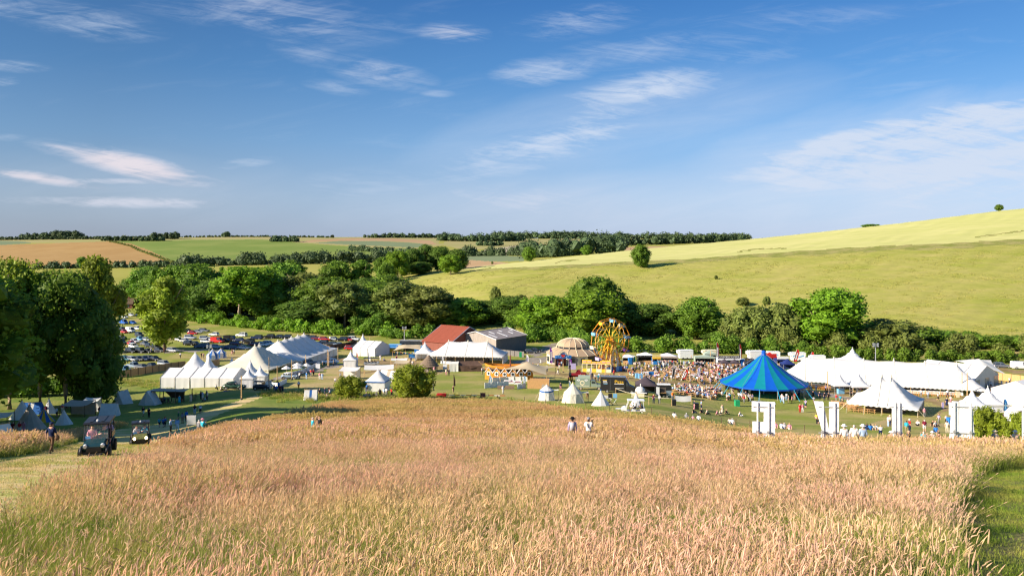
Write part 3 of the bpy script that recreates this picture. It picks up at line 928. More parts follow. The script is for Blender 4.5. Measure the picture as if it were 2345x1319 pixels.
BELT=[('sycamore',300,640,70,480,'small green tree beside the farm roofs above the car park'),('sycamore',338,614,66,470,'rounded green tree left of the car park belt, behind the lone tree'),('oak',402,612,92,430,'broad green tree at the left end of the valley belt'),('sycamore',452,608,86,425,'green tree second in the valley belt, above the blue and white pavilions'),('dark',495,640,74,400,'dark tree in the belt above the red van'),('pale',548,614,96,366,'tall pale-trunked tree in the belt above the dark parked vans'),('pale',600,616,92,378,'second pale-trunked tree of the belt, above the blue parked car'),('sycamore',640,606,90,420,'tree in the belt above the ridge of the long marquee'),('poplar',668,598,66,455,'pointed tree top rising behind the belt, above the long marquee'),('ash',700,628,90,380,'light green tree in the belt behind the right end of the long marquee'),('sycamore',745,638,110,365,'dense mid-green tree above the red parked cars'),('sycamore',770,600,66,470,'round tree standing alone against the pale field behind the belt'),('ash',790,648,100,352,'open light tree with forked ivy-clad trunk in the belt'),('poplar',827,597,48,480,'small dark oval tree on the skyline of the belt'),('dark',838,640,96,385,'dark tree in the belt left of the light mast'),('sycamore',890,632,96,400,'green tree at the foot of the pasture, behind the light mast'),('dark',868,690,100,350,'low dark tree right behind the light mast'),('ash',912,648,100,350,'feathery olive tree left of the red barn'),('ash',975,658,112,342,'feathery grey-green tree above the red barn'),('sycamore',1062,684,100,345,'green tree behind the gap between the two barns'),('dark',1110,690,84,350,'dark tree above the grey barn'),('dark',1165,680,84,345,'dark tree behind the right half of the grey barn'),('sycamore',1205,700,70,335,'green tree beside the right gable of the grey barn'),('bright',1252,680,106,322,'light green tree with a pale trunk right of the grey barn'),('oak',1368,638,118,335,'tallest dark green tree of the belt behind the big wheel'),('bright',1350,668,132,312,'big bright green tree directly behind the wheel'),('dark',1425,690,80,322,'dark tree just right of the big wheel'),('dark',1492,697,100,318,'dark green round tree between the wheel and the food stalls'),('sycamore',1567,712,52,320,'small green tree above the white catering trailers'),('ovate',1602,684,92,308,'rounded deep green tree above the food stalls'),('scrub',1722,706,92,290,'olive ragged tree above the coffee stall'),('scrub',1795,700,92,288,'brownish ragged tree left of the bright green tree'),('bright',1902,664,132,282,'bright green rounded tree behind the white big marquee'),('scrub',2042,736,120,276,'olive open tree with an ivy-covered trunk behind the light mast'),('bush',2112,752,96,275,'dark thorn bush right of the ivy-covered tree'),('dark',1960,770,90,285,'dark low tree in the shade behind the bright green tree'),('bush',2165,760,70,276,'green bush on the far hedge, above the flatbed trailer'),('bush',2222,762,60,276,'round pale green bush at the foot of the hill'),('bush',2290,770,80,274,'green bush at the foot of the hill near the right edge'),('bush',2345,772,70,272,'bush at the foot of the hill cut by the right edge'),('dark',1655,760,70,296,'dark bush left of the olive tree, behind the stalls'),('dark',1845,745,70,290,'dark tree in the gap left of the bright green tree'),('sycamore',370,625,80,455,'green tree filling the belt behind the lone tree'),('dark',480,650,90,385,'dark round tree above the bank behind the red parked car'),('sycamore',430,640,90,400,'mid green tree right behind the lone tree'),('dark',575,640,90,410,'dark crown between the two pale trunks'),('dark',650,640,110,395,'dark broad crown above the long marquee peaks'),('sycamore',620,660,80,372,'green crown right of the second pale trunk'),('poplar',722,640,70,372,'narrow green crown beside the dense mid-green tree'),('dark',815,660,90,362,'dark crown right of the forked ivy-clad trunk'),('sycamore',860,650,90,365,'mid green crown left of the light mast top'),('dark',945,680,90,348,'dark crown behind the feathery olive tree'),('dark',1020,690,90,345,'dark crown above the red barn ridge'),('dark',1285,700,70,320,'dark crown left of the big bright tree'),('dark',700,690,120,352,'dark low crown above the red cars'),]
for k,px,top,w,Y,lab in BELT:
 ptree(k,px,0,top,w*1.28,lab,Y=Y,group=GM)
GC='tree clump on the shoulder of the hill'
for k,px,top,w,Y,lab in[('sycamore',876,590,42,560,'small green tree at the left end of the hilltop clump'),('bright',911,576,52,535,'large bright green tree at the left of the hilltop clump'),('dark',945,572,52,560,'dark tree second in the hilltop clump'),('dark',975,562,56,575,'dark tallest tree in the middle of the hilltop clump'),('dark',1010,566,56,570,'dark tree right of the middle of the hilltop clump'),('dark',1048,572,52,560,'dark tree at the right end of the hilltop clump'),('bright',1032,585,50,512,'bright green tree in front of the hilltop clump'),('bush',883,606,44,515,'yellow-green bush at the foot of the hilltop clump'),('dark',962,600,60,548,'low dark tree inside the hilltop clump')]:
 ptree(k,px,0,top,w,lab,Y=Y,group=GC)
ptree('ovate',1467,612,562,46,'lone rounded tree on the field edge of the hillside')
ptree('sycamore',1212,0,566,33,'lone dark tree on the hill crest, left of the field-edge tree',Y=600)
ptree('sycamore',1343,0,562,25,'small lone tree on the crest of the wheat field',Y=612)
ptree('sycamore',2288,0,469,18,'tiny lone tree on the skyline at the right',Y=660)
ptree('bush',1993,0,514,44,'low bush showing over the skyline of the wheat field',Y=668)
for i,(px,py,h,w,lab)in enumerate([(1134,697,38,26,'grey leafless thorn bush on the lower pasture'),(1700,700,18,30,'pale scrubby bush on the pasture above the olive trees'),(1755,698,18,18,'small dark bush on the pasture casting a shadow'),(1195,700,24,30,'yellowish bush on the lower pasture'),(1640,640,5,8,'tiny bush alone on the middle pasture'),(1127,605,6,6,'tiny bush on the wheat edge')]):
 ptree('scrub',px,py,py-h,w,lab,cat='bush')
ptree('bush',188,0,590,22,'dark bush on the hedge below the brown field',Y=990,cat='bush')
ptree('bush',508,0,612,13,'small round tree alone in the light field',Y=940,cat='bush')
ptree('thorn',947,918,838,100,'dense round green bush at the meadow edge in front of the round hut',cat='bush',trunk=True)
ptree('thorn',802,914,862,76,'low wide yellow-green bush at the meadow edge beside the small pavilion',cat='bush')
ptree('thorn',2262,0,934,84,'loose leafy bush growing beside the large white letters',Y=66,cat='bush')
ptree('thorn',2330,0,946,62,'leafy bush at the right edge beside the last letter',Y=64,cat='bush')
def hedge(name,label,pts,hgt,wid,leaf,cards,m,seed,step,jitter=.3,group=None,cat='hedge'):
 rng=random.Random(seed)
 cl=[]
 fat=1.0
 if leaf>1:
  step,fat,jitter=step*(.28 if leaf>1.5 else .4),1.25,jitter*1.5
  cards=int(cards*1.4)
 pts=[Vector(p)for p in pts]
 o0=pts[0].copy()
 for a,b in zip(pts,pts[1:]):
  n=max(1,int((b-a).length/step))
  for i in range(n):
   q=a.lerp(b,(i+rng.random())/n)
   h=hgt*rng.uniform(1-jitter,1+jitter)
   z=gzf(q.x,q.y)
   r=max(h*.45,wid*.35)if leaf<1 else h*.52
   for hh in([0.35,0.72]if h>wid*.8 else[0.5]):
    cl.append((np.array((q.x-o0.x+rng.uniform(-.3,.3)*wid,q.y-o0.y+rng.uniform(-.3,.3)*wid,z-o0.z+h*hh)),r*fat*rng.uniform(.75,1.15)))
 me=leaf_cloud(name,cl,cards,leaf,m,seed)
 o=link(name,me,None,o0)
 return tag(o,label,cat,group)
hedge('hedge','long green hedge behind the food stalls at the foot of the hill',[atY(x,y)for x,y in[(1275,296),(1330,280),(1420,270),(1560,266),(1700,264),(1840,260)]],4.6,5,.36,14000,L_MID,1,2.2)
hedge('hedge','clipped green hedge behind the white big marquee',[atY(x,y)for x,y in[(1840,256),(1950,250),(2100,246),(2230,244),(2500,240)]],3.2,3.5,.34,13000,L_MID,2,2.0,.15)
hedge('hedge','rough pale hedge bank under the trees behind the car park',[atY(x,y)for x,y in[(420,385),(480,368),(560,350),(640,334),(720,326),(800,320),(900,318)]],3.8,5,.42,9000,L_BRIGHT,3,2.6,.5)
hedge('hedge','dark undergrowth under the belt behind the barns',[atY(x,y)for x,y in[(800,330),(900,312),(1010,306),(1130,300),(1215,300),(1250,306),(1300,304)]],4.5,6,.42,9000,L_MID,4,2.6,.5)
hedge('hedge','dark shrubs under the camp trees',[atY(x,y)for x,y in[(-60,172),(40,174),(120,176),(200,177)]],4.2,4,.3,8000,L_MID,5,1.8,.4)
hedge('hedge','scrub at the foot of the hilly pasture on the right',[atY(x,y)for x,y in[(1640,284),(1760,278),(1850,274),(1980,268),(2100,264),(2230,260),(2400,256)]],4.5,6,.4,11000,L_OLIVE,6,2.8,.6)
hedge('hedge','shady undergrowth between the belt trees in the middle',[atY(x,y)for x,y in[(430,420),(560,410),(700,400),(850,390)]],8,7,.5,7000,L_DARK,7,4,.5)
GF='far hedgerows'
for i,(lab,line,h,w,m,n)in enumerate([('row of trees between the green field and the light field',[(412,606,985),(500,604,1000),(620,602,1005),(740,598,1020),(870,596,1030),(930,592,1050)],9.24,9,L_FAR,6500),('dark hedge below the brown field',[(76,0,985),(180,0,990),(300,0,992),(410,0,990)],4.84,6,L_FAR,3000),('thin hedge running down beside the brown field',[(250,0,1500),(300,0,1400),(345,0,1240),(400,0,1030)],1.936,3,L_OLIVE,900),('hedge crossing the green field towards the hilltop clump',[(800,0,1330),(850,0,1290),(900,0,1250),(960,0,1200)],5.28,7,L_FAR,1500),('hedge line along the far valley right of the clump',[(1060,0,1110),(1110,0,1100),(1160,0,1080),(1200,0,1060)],7.92,9,L_FAR,1800),('wooded strip behind the crest of the wheat field',[(1200,0,1000),(1250,0,980),(1300,0,980),(1350,0,990),(1420,0,1000)],13.2,14,L_FAR,3500),]):
 hedge('hedgerow',lab,[atY(a,c)for a,b,c in line],h,w,1.3,n,m,20+i,6.5,.35,GF)
GW='woods on the skyline'
for i,(lab,line,h,w,n)in enumerate([('dark hedge line along the skyline at the far left',[(-60,1650),(60,1640),(150,1630),(245,1600)],4.54,14,2080),('round wood on the skyline at the left',[(122,1690),(150,1700),(190,1700)],12.1,26,1950),('low wood on the skyline at the far left edge',[(52,1700),(85,1700),(118,1700)],9.07,22,1430),('wood in front of the pale field at the left',[(240,1540),(290,1530),(340,1530),(380,1535)],6.05,16,2210),('taller wood at the end of the left skyline',[(345,1600),(370,1610),(405,1600)],9.58,20,1560),('thin hedge along the skyline above the green field',[(240,1720),(420,1760),(600,1760),(760,1760)],2.52,8,2340),('small round copse on the skyline',[(505,1740),(516,1740),(528,1740)],6.55,14,650),('copse alone in the pale field',[(622,1530),(650,1530),(680,1530)],6.55,16,1560),('single round tree on the middle skyline',[(758,1760),(762,1760)],6.55,9,390),('long dark wood on the middle skyline',[(840,1850),(900,1880),(960,1900),(1050,1900)],7.06,24,3380),('dark wood behind the hilltop clump',[(1000,1650),(1060,1640),(1130,1650),(1200,1700)],11.1,30,3380),('wide forest on the skyline above the far fields',[(1130,2000),(1240,2000),(1350,2020),(1480,2040),(1600,2050),(1720,2050)],11.1,40,6760),('spiky conifer wood on the skyline',[(1230,1950),(1290,1950),(1350,1960)],12.1,24,2080),('dark wooded slope beyond the wheat crest',[(1420,1300),(1480,1300),(1560,1310),(1640,1330),(1700,1350)],10.1,26,4160),('small wood in the far fields',[(1090,1450),(1120,1440),(1150,1450)],5.54,14,1170),]):
 o=hedge('wood',lab,[atY(a,c)for a,c in line],h,w,1.9,n,L_FAR,40+i,10,.3,GW,'wood')
# canvas structures
M_WHITE=mat('white_canvas',(0.74,0.735,0.72),0.7,var=0.05,scale=0.8,transl=0.22,bump=0.15,bscale=1.5)
M_PVC=mat('white_pvc',(0.76,0.76,0.76),0.5,var=0.04,scale=0.7,transl=0.15,bump=0.12,bscale=1.2)
M_CREAM=mat('cream_canvas',(0.70,0.66,0.54),0.75,var=0.06,scale=0.8,transl=0.2,bump=0.15,bscale=1.5)
M_CALICO=mat('calico',(0.76,0.745,0.70),0.85,var=0.08,scale=1.5,transl=0.2,bump=0.25,bscale=3)
M_LINEN=mat('grey_linen',(0.42,0.36,0.29),0.9,var=0.1,scale=1.5,transl=0.1,bump=0.25,bscale=3)
M_BLUEC=mat('blue_canvas',(0.02,0.13,0.42),0.7,var=0.1,scale=1.5,transl=0.2)
M_YELLOWC=mat('yellow_canvas',(0.75,0.45,0.03),0.7,var=0.1,scale=1.5,transl=0.2)
M_BTBLUE=mat('big_top_blue',(0.005,0.11,0.56),0.45,var=0.08,scale=0.8,transl=0.25,spec=0.4)
M_BTTEAL=mat('big_top_teal',(0.005,0.24,0.31),0.45,var=0.08,scale=0.8,transl=0.25,spec=0.4)
M_BEIGE=mat('beige_canvas',(0.50,0.41,0.27),0.8,var=0.06,scale=0.8,transl=0.12,bump=0.15)
M_TAN=mat('tan_canvas',(0.42,0.30,0.19),0.75,var=0.06,scale=0.7,transl=0.08)
M_BLACKC=mat('black_canvas',(0.018,0.017,0.022),0.7,var=0.2,scale=1.5)
M_PURPC=mat('charcoal_canvas',(0.065,0.05,0.06),0.8,var=0.2,scale=1.5)
M_REDC=mat('red_canvas',(0.55,0.02,0.02),0.6,var=0.1,scale=1.5,transl=0.15)
M_NAVYC=mat('navy_canvas',(0.015,0.03,0.14),0.7,var=0.15,scale=1.5)
M_SAGE=mat('sage_paint',(0.33,0.40,0.32),0.5,var=0.05,scale=2)
M_BROWNC=mat('brown_hide',(0.085,0.05,0.035),0.9,var=0.25,scale=1.5,bump=.3)
M_WOOD=mat('pale_timber',(0.52,0.30,0.125),0.75,var=0.18,scale=3,stretch=(4,4,.5))
M_WOODD=mat('dark_timber',(0.12,0.08,0.05),0.85,var=0.3,scale=3,stretch=(4,4,.5))
M_POLE=mat('pine_pole',(0.55,0.36,0.17),0.7,var=0.15,scale=3,stretch=(4,4,.5))
M_METAL=mat('galvanised_metal',(0.55,0.56,0.58),0.4,var=0.1,scale=4,metal=0.6)
M_DARKM=mat('dark_metal',(0.035,0.035,0.04),0.5,var=0.2,scale=4)
M_ROPE=mat('rope',(0.62,0.55,0.40),0.9,var=0.1,scale=10)
M_CYAN=mat('cyan_rope',(0.02,0.38,0.62),0.7,var=0.1,scale=10)
M_DIM=mat('interior_shade',(0.09,0.075,0.065),0.9,var=0.4,scale=1.5)  # dark colour painted in for the shade inside tents, hatches and doorways
M_PWIN=mat('clear_window',(0.30,0.33,0.36),0.15,var=0.2,scale=2,spec=0.5)
M_WPAINT=mat('white_paint',(0.78,0.78,0.77),0.5,var=0.04,scale=2,bump=.05)
M_RTILE=mat('red_roof_sheet',(0.26,0.065,0.035),0.8,var=0.18,scale=1.2,stretch=(6,.4,1))
M_BRICK=mat('red_brick',(0.24,0.085,0.06),0.9,var=0.25,scale=3)
M_GREYR=mat('grey_roof_sheet',(0.27,0.235,0.225),0.85,var=0.15,scale=1.2)
M_BOARD=mat('weathered_board',(0.33,0.285,0.245),0.9,var=0.25,scale=2,stretch=(5,5,.4))
M_BOARDD=mat('dark_weathered_board',(0.17,0.155,0.145),0.9,var=0.3,scale=2,stretch=(5,5,.4))
M_ORANGE=mat('orange_paint',(0.62,0.235,0.02),0.55,var=0.12,scale=2,stretch=(3,3,.5))
M_THATCH=mat('thatch',(0.19,0.14,0.10),0.95,var=0.3,scale=4,stretch=(3,3,.8),bump=.6)
def rope(mb,a,b,r=0.03,mi=0):
 mb.tube([a,b],r,4,mi,cap=False)
def wall_panel(a,b,z0,z1,n=6,wave=0.05,zs=(0,1),bump=0.5):
 a,b=Vector(a),Vector(b)
 d=b-a
 nrm=Vector((d.y,-d.x,0)).normalized()
 mb=MB()
 vs=[]
 for i in range(n+1):
  p=a+d*(i/n)
  o=nrm*(wave*math.sin(i*2.4+1.3*a.x))
  vs+=[(p.x+o.x*1.6,p.y+o.y*1.6,z0),(p.x+o.x,p.y+o.y,(z0+z1)/2),(p.x,p.y,z1)]
 mb.add(vs,[(3*i+k,3*i+3+k,3*i+4+k,3*i+1+k)for i in range(n)for k in(0,1)])
 return mb
def pagoda(label,p,w,eave,peak,sides='FRBL',rz=0.0,m=None,group=None,open_front=False,cat='tent',finial=True,name='pagoda_tent',d=None,poles=True,exp=2.0,over=0.12):
 m=m or M_PVC
 d=d or w
 o=thing(name,label,cat,p,rz,group)
 n=8
 mb=MB()
 vs,fs=[],[]
 for j in range(n+1):
  for i in range(n+1):
   x,y=-1+2*i/n,-1+2*j/n
   t=max(abs(x),abs(y))
   t2=0.75*t+0.25*math.hypot(x,y)/(1+0.414*min(1,t))
   t2=min(1,t2 if t<1 else 1)
   h=eave+(peak-eave)*(1-t2)**exp
   vs.append((x*(w/2+over),y*(d/2+over),h))
 for j in range(n):
  for i in range(n):
   a=j*(n+1)+i
   fs.append((a,a+1,a+n+2,a+n+1))
 mb.add(vs,fs)
 part('canopy',mb,m,o,True)
 vb=MB()
 c=[(-1,-1),(1,-1),(1,1),(-1,1)]
 hw,hd=w/2+over,d/2+over
 for k in range(4):
  a,b=c[k],c[(k+1)%4]
  vb.quad((a[0]*hw,a[1]*hd,eave-.28),(b[0]*hw,b[1]*hd,eave-.28),(b[0]*hw,b[1]*hd,eave),(a[0]*hw,a[1]*hd,eave))
 part('valance',vb,m,o)
 names={'F':0,'R':1,'B':2,'L':3}
 for s in sides:
  k=names[s]
  a,b=c[k],c[(k+1)%4]
  part('wall',wall_panel((a[0]*w/2,a[1]*d/2,0),(b[0]*w/2,b[1]*d/2,0),0.0,eave-.1,8,.04),m,o,True)
 for k in range(4):
  pb=MB().tube([(c[k][0]*w/2,c[k][1]*d/2,-.1),(c[k][0]*w/2,c[k][1]*d/2,eave)],.05,5)
  part('pole',pb,M_METAL,o)
 if finial:
  part('finial',MB().lathe([(.07,peak-.35),(.09,peak),(.03,peak+.18)],6),m,o)
 return o
def ppagoda(label,px,base,wpx,eave_py,peak_py,Y=None,**k):
 p=at(px,base)if Y is None else atY(px,Y)
 m=p.y/F
 return pagoda(label,p,wpx*m,(HY-eave_py)*m-p.z,(HY-peak_py)*m-p.z,**k)
def marquee(label,p,head,L,W,eave,peak,npol,walls=('F','B','L','R'),m=None,inset=None,open_sides=(),exp=1.35,sag=0.10,group=None,ropes=True,cat='tent',wall_m=None,cap=True,windows=False):
 m=m or M_WHITE
 o=thing('marquee',label,cat,p,head,group)
 xr=L/2-(inset if inset is not None else W*0.5)
 poles=[(-xr+2*xr*i/max(1,npol-1))if npol>1 else 0.0 for i in range(npol)]
 def hgt(x,y):
  ty=abs(y)/(W/2)
  tx=max(0.0,(abs(x)-xr)/(L/2-xr))
  t=max(ty,tx)
  t=min(1,(t*.8+.2*math.hypot(tx,ty)/max(1,math.hypot(min(1,tx/max(t,1e-6)),min(1,ty/max(t,1e-6))))))
  dn=min(abs(x-q)for q in poles)
  sp=(2*xr/max(1,npol-1))if npol>1 else 1
  s=1-sag*(min(1,dn/(sp/2))**1.1 if abs(x)<=xr and npol>1 else 0)*(1-t)
  return eave+(peak-eave)*(1-t)**exp*s
 nx,ny=max(16,6*npol),14
 xs=sorted(set([-L/2+L*i/nx for i in range(nx+1)]+poles))
 ys=[W*(-.5+j/ny)for j in range(ny+1)]
 mb=MB()
 vs=[(x,y,hgt(x,y))for y in ys for x in xs]
 k=len(xs)
 mb.add(vs,[(j*k+i,j*k+i+1,(j+1)*k+i+1,(j+1)*k+i)for j in range(ny)for i in range(k-1)])
 part('roof',mb,m,o,True)
 for q in poles:
  sb=MB()
  for s in(-1,1):
   sb.tube([(q,s*W/2*t,hgt(q,s*W/2*t)+.03)for t in(0.02,.2,.4,.6,.8,1.0)],.055,4)
  part('seam',sb,M_CREAM if m is not M_CREAM else M_CALICO,o)
  if cap:
   part('king_pole',MB().tube([(q,0,0),(q,0,peak+.1)],.08,6).lathe([(.26,peak-.25),(.22,peak+.05),(.05,peak+.45)],8,(q,0,0)),M_CREAM,o)
 vb=MB()
 n=int((L+W)*1.4)
 per=[(-L/2,-W/2),(L/2,-W/2),(L/2,W/2),(-L/2,W/2)]
 for kx in range(4):
  a,b=Vector(per[kx]+(0,)),Vector(per[(kx+1)%4]+(0,))
  ns=max(4,int((b-a).length/.9))
  for i in range(ns):
   p0,p1=a.lerp(b,i/ns),a.lerp(b,(i+1)/ns)
   md=(p0+p1)/2
   vb.add([(p0.x,p0.y,eave),(p1.x,p1.y,eave),(p1.x,p1.y,eave-.2),(md.x,md.y,eave-.38),(p0.x,p0.y,eave-.2)],[(0,4,3,2,1)])
 part('valance',vb,m,o)
 wm=wall_m or m
 nm={'F':0,'R':1,'B':2,'L':3}
 for s in 'FRBL':
  a,b=Vector(per[nm[s]]+(0,))*.985,Vector(per[(nm[s]+1)%4]+(0,))*.985
  ns=max(2,int(round((b-a).length/3.0)))
  for i in range(ns+1):
   q=a.lerp(b,i/ns)
   part('side_pole',MB().tube([(q.x,q.y,-.2),(q.x,q.y,eave+.05)],.05,5),M_POLE,o)
   if ropes and s in 'FRL':
    outv=Vector((0,-1,0))if s=='F' else(Vector((1,0,0))if s=='R' else Vector((-1,0,0)))
    rb=MB()
    e=q+outv*2.0
    rope(rb,(q.x,q.y,eave),(e.x,e.y,-.15),.025)
    part('guy_rope',rb,M_ROPE,o)
  if s in walls:
   for i in range(ns):
    part('wall',wall_panel(a.lerp(b,i/ns),a.lerp(b,(i+1)/ns),-.1,eave-.05,5,.05),wm,o,True)
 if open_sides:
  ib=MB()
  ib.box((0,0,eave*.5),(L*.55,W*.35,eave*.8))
  part('interior_shade_block',ib,M_DIM,o)  # dark block added to stand for the shade under the open roof
 return o
def frame_tent(label,p,head,L,W,eave,ridge,nb,ends='LR',sides='FB',m=None,group=None,cat='tent',glass=(),dark_front=False):
 m=m or M_PVC
 o=thing('frame_marquee',label,cat,p,head,group)
 for i in range(nb):
  x0,x1=-L/2+L*i/nb+.02,-L/2+L*(i+1)/nb-.02
  for s in(-1,1):
   mb=MB()
   vs,nn=[],5
   for j in range(nn+1):
    t=j/nn
    z=eave+(ridge-eave)*t-.04*math.sin(math.pi*t)
    y=s*W/2*(1-t)
    vs+=[(x0,y,z),((x0+x1)/2,y,z-.03),(x1,y,z)]
   fs=[(3*j+k,3*j+k+1,3*j+k+4,3*j+k+3)for j in range(nn)for k in(0,1)]
   if s>0:
    fs=[f[::-1]for f in fs]
   mb.add(vs,fs)
   part('roof_panel',mb,m,o,True)
   if('F' if s<0 else 'B')in sides:
    part('wall_panel',wall_panel((x0,s*W/2,0),(x1,s*W/2,0),-.1,eave,6,.05),m,o,True)
 for i in range(nb+1):
  x=-L/2+L*i/nb
  fb=MB()
  e=.07
  fb.tube([(x,-W/2-e,-.1),(x,-W/2-e,eave),(x,0,ridge+e),(x,W/2+e,eave),(x,W/2+e,-.1)],.05,4)
  part('frame',fb,M_BOARD,o)
 for s in ends:
  x=L/2 if s=='R' else-L/2
  g=MB().add([(x,-W/2,eave),(x,W/2,eave),(x,0,ridge)],[(0,1,2)]if s=='R' else[(2,1,0)])
  part('gable',g,m,o)
  ns=max(2,int(W/2.5))
  for i in range(ns):
   a,b=-W/2+W*i/ns,-W/2+W*(i+1)/ns
   gl=s in glass and i%2==0
   if gl:
    part('door_panel',MB().box((x,(a+b)/2,eave*.45),(.06,(b-a)*.8,eave*.86)),M_PWIN,o)
   part('wall_panel',wall_panel((x,a,0),(x,b,0),-.1 if not gl else eave*.88,eave,4,.03),m,o,True)
 return o
def round_tent(label,p,r,wall_h,peak,n=12,flare=1.2,m=None,trim=None,name='bell_tent',group=None,knob=None,cat='tent',gores=None,porch=None):
 m=m or M_CALICO
 o=thing(name,label,cat,p,0.2,group)
 def ring(rad,z,k):
  t=2*math.pi*k/n
  return(rad*math.cos(t),rad*math.sin(t),z)
 prof=[(r*flare,-.05),(r*(flare+1)/2*.985,wall_h*.5),(r,wall_h),(r*.66,wall_h+(peak-wall_h)*.30),(r*.32,wall_h+(peak-wall_h)*.62),(.05,peak)]if wall_h>0.3 else[(r,-.05),(r*.78,peak*.19),(r*.52,peak*.44),(r*.25,peak*.72),(.04,peak)]
 if gores:
  for k in range(n):
   mb=MB()
   vs=[]
   for rad,z in prof:
    vs+=[ring(rad,z,k),ring(rad,z,k+1)]
   mb.add(vs,[(2*i,2*i+1,2*i+3,2*i+2)for i in range(len(prof)-1)])
   part('gore',mb,gores[k%len(gores)],o)
 else:
  rp=prof[2:]if wall_h>.3 else prof
  mb=MB()
  vs=[ring(rad*(1.02 if i==0 and wall_h>.3 else 1),z,k)for i,(rad,z)in enumerate(rp)for k in range(n)]
  mb.add(vs,[(i*n+k,i*n+(k+1)%n,(i+1)*n+(k+1)%n,(i+1)*n+k)for i in range(len(rp)-1)for k in range(n)])
  part('canopy',mb,m,o)
  if wall_h>.3:
   wb=MB()
   wp=prof[:3]
   n2=n*2
   vs=[]
   for i,(rad,z)in enumerate(wp):
    for k in range(n2):
     t=2*math.pi*k/n2
     rr=rad*((1 if k%2==0 else .955)if i<2 else .985)
     vs.append((rr*math.cos(t),rr*math.sin(t),z))
   wb.add(vs,[(i*n2+k,i*n2+(k+1)%n2,(i+1)*n2+(k+1)%n2,(i+1)*n2+k)for i in range(2)for k in range(n2)])
   part('wall',wb,m,o)
 if trim:
  tb=MB()
  vs=[]
  for z in(wall_h-.28,wall_h+.02):
   vs+=[ring(r*1.045,z,k)for k in range(n)]
  tb.add(vs,[(k,(k+1)%n,n+(k+1)%n,n+k)for k in range(n)])
  part('trim_band',tb,trim,o)
 part('finial',MB().lathe([(.06,peak-.25),(.1,peak-.05),(.11,peak+.1),(.02,peak+.25)],6),knob or M_POLE,o)
 rb=MB()
 if wall_h>.3:
  for k in range(0,n,2):
   t=2*math.pi*k/n
   rope(rb,(r*math.cos(t),r*math.sin(t),wall_h),(r*1.85*math.cos(t),r*1.85*math.sin(t),-.1),.018)
  part('guy_rope',rb,M_ROPE,o)
 if porch:
  q=MB()
  a=porch
  q.add([(r*.95*math.cos(a-.4),r*.95*math.sin(a-.4),wall_h),(r*.95*math.cos(a+.4),r*.95*math.sin(a+.4),wall_h),(r*1.75*math.cos(a+.25),r*1.75*math.sin(a+.25),wall_h+.05),(r*1.75*math.cos(a-.25),r*1.75*math.sin(a-.25),wall_h+.05)],[(0,1,2,3)])
  part('awning',q,m,o)
  part('awning_pole',MB().tube([(r*1.72*math.cos(a),r*1.72*math.sin(a),0),(r*1.72*math.cos(a),r*1.72*math.sin(a),wall_h+.1)],.04,5),M_POLE,o)
 return o
def pround(label,px,base,wpx,eave_py,peak_py,**k):
 p=at(px,base)
 m=p.y/F
 fl=k.get('flare',1.2)
 r=wpx*m/2/(fl if eave_py else 1)
 p=atY(px,p.y+r*(fl if eave_py else 1)*.9)
 m2=p.y/F
 return round_tent(label,p,r,((HY-eave_py)*m2-p.z)if eave_py else 0,(HY-peak_py)*m2-p.z,**k)
def wedge(label,p,L,W,h,rz,m=None,band=None,awning=None,group=None,flare=0.9,end=True):
 m=m or M_CALICO
 o=thing('ridge_tent',label,'tent',p,rz,group)
 hl=L/2
 for s in(-1,1):
  mb=MB()
  n=5
  vs=[]
  for i in range(n+1):
   x=-hl+L*i/n
   sg=.05*math.sin(math.pi*i/n)
   vs+=[(x,s*W/2,-.05),(x,s*W*.27,h*.47),(x,s*.02,h-sg)]
  fs=[(3*i+k,3*i+3+k,3*i+4+k,3*i+1+k)for i in range(n)for k in(0,1)]
  if s>0:
   fs=[f[::-1]for f in fs]
  mb.add(vs,fs)
  if band:
   mb.m=[1 if 4<=i<=5 else 0 for i in range(len(fs))]
   part('roof_slope',mb,[m,band],o)
  else:
   part('roof_slope',mb,m,o)
  eb=MB()
  e=hl+flare
  eb.add([(s*hl,-W/2,-.05),(s*hl,W/2,-.05),(s*e,0,-.05),(s*hl,0,h)],[(0,2,3),(2,1,3)]if s>0 else[(2,0,3),(1,2,3)])
  part('end_flap',eb,m,o)
  part('pole',MB().tube([(s*(hl-.03),0,0),(s*(hl-.03),0,h+.18)],.04,5),M_POLE,o)
 part('ridge_pole',MB().tube([(-hl-.1,0,h+.02),(hl+.1,0,h+.02)],.035,5),M_POLE,o)
 if awning:
  dx,dy,z=awning
  q=MB().add([(hl*.2,-.3,h-.02),(hl*.2,.6,h-.02),(dx,dy+.5,z),(dx,dy-.8,z)],[(0,3,2,1)])
  part('awning',q,m,o)
  part('awning_pole',MB().tube([(dx,dy,0),(dx,dy,z+.1)],.04,5).tube([(dx,dy-.8,0),(dx,dy-.8,z+.1)],.04,5),M_POLE,o)
 return o
def gazebo(label,p,w,eave,peak,mroof,mwall=None,sides='',rz=0.0,cat='gazebo',d=None,group=None):
 o=pagoda(label,p,w,eave,peak,sides,rz,mroof,group,cat=cat,finial=False,name='pop_up_gazebo',d=d,exp=1.25,over=.05)
 if mwall:
  for c in o.children:
   if c.name.startswith('wall'):
    c.data.materials[0]=mwall
 return o
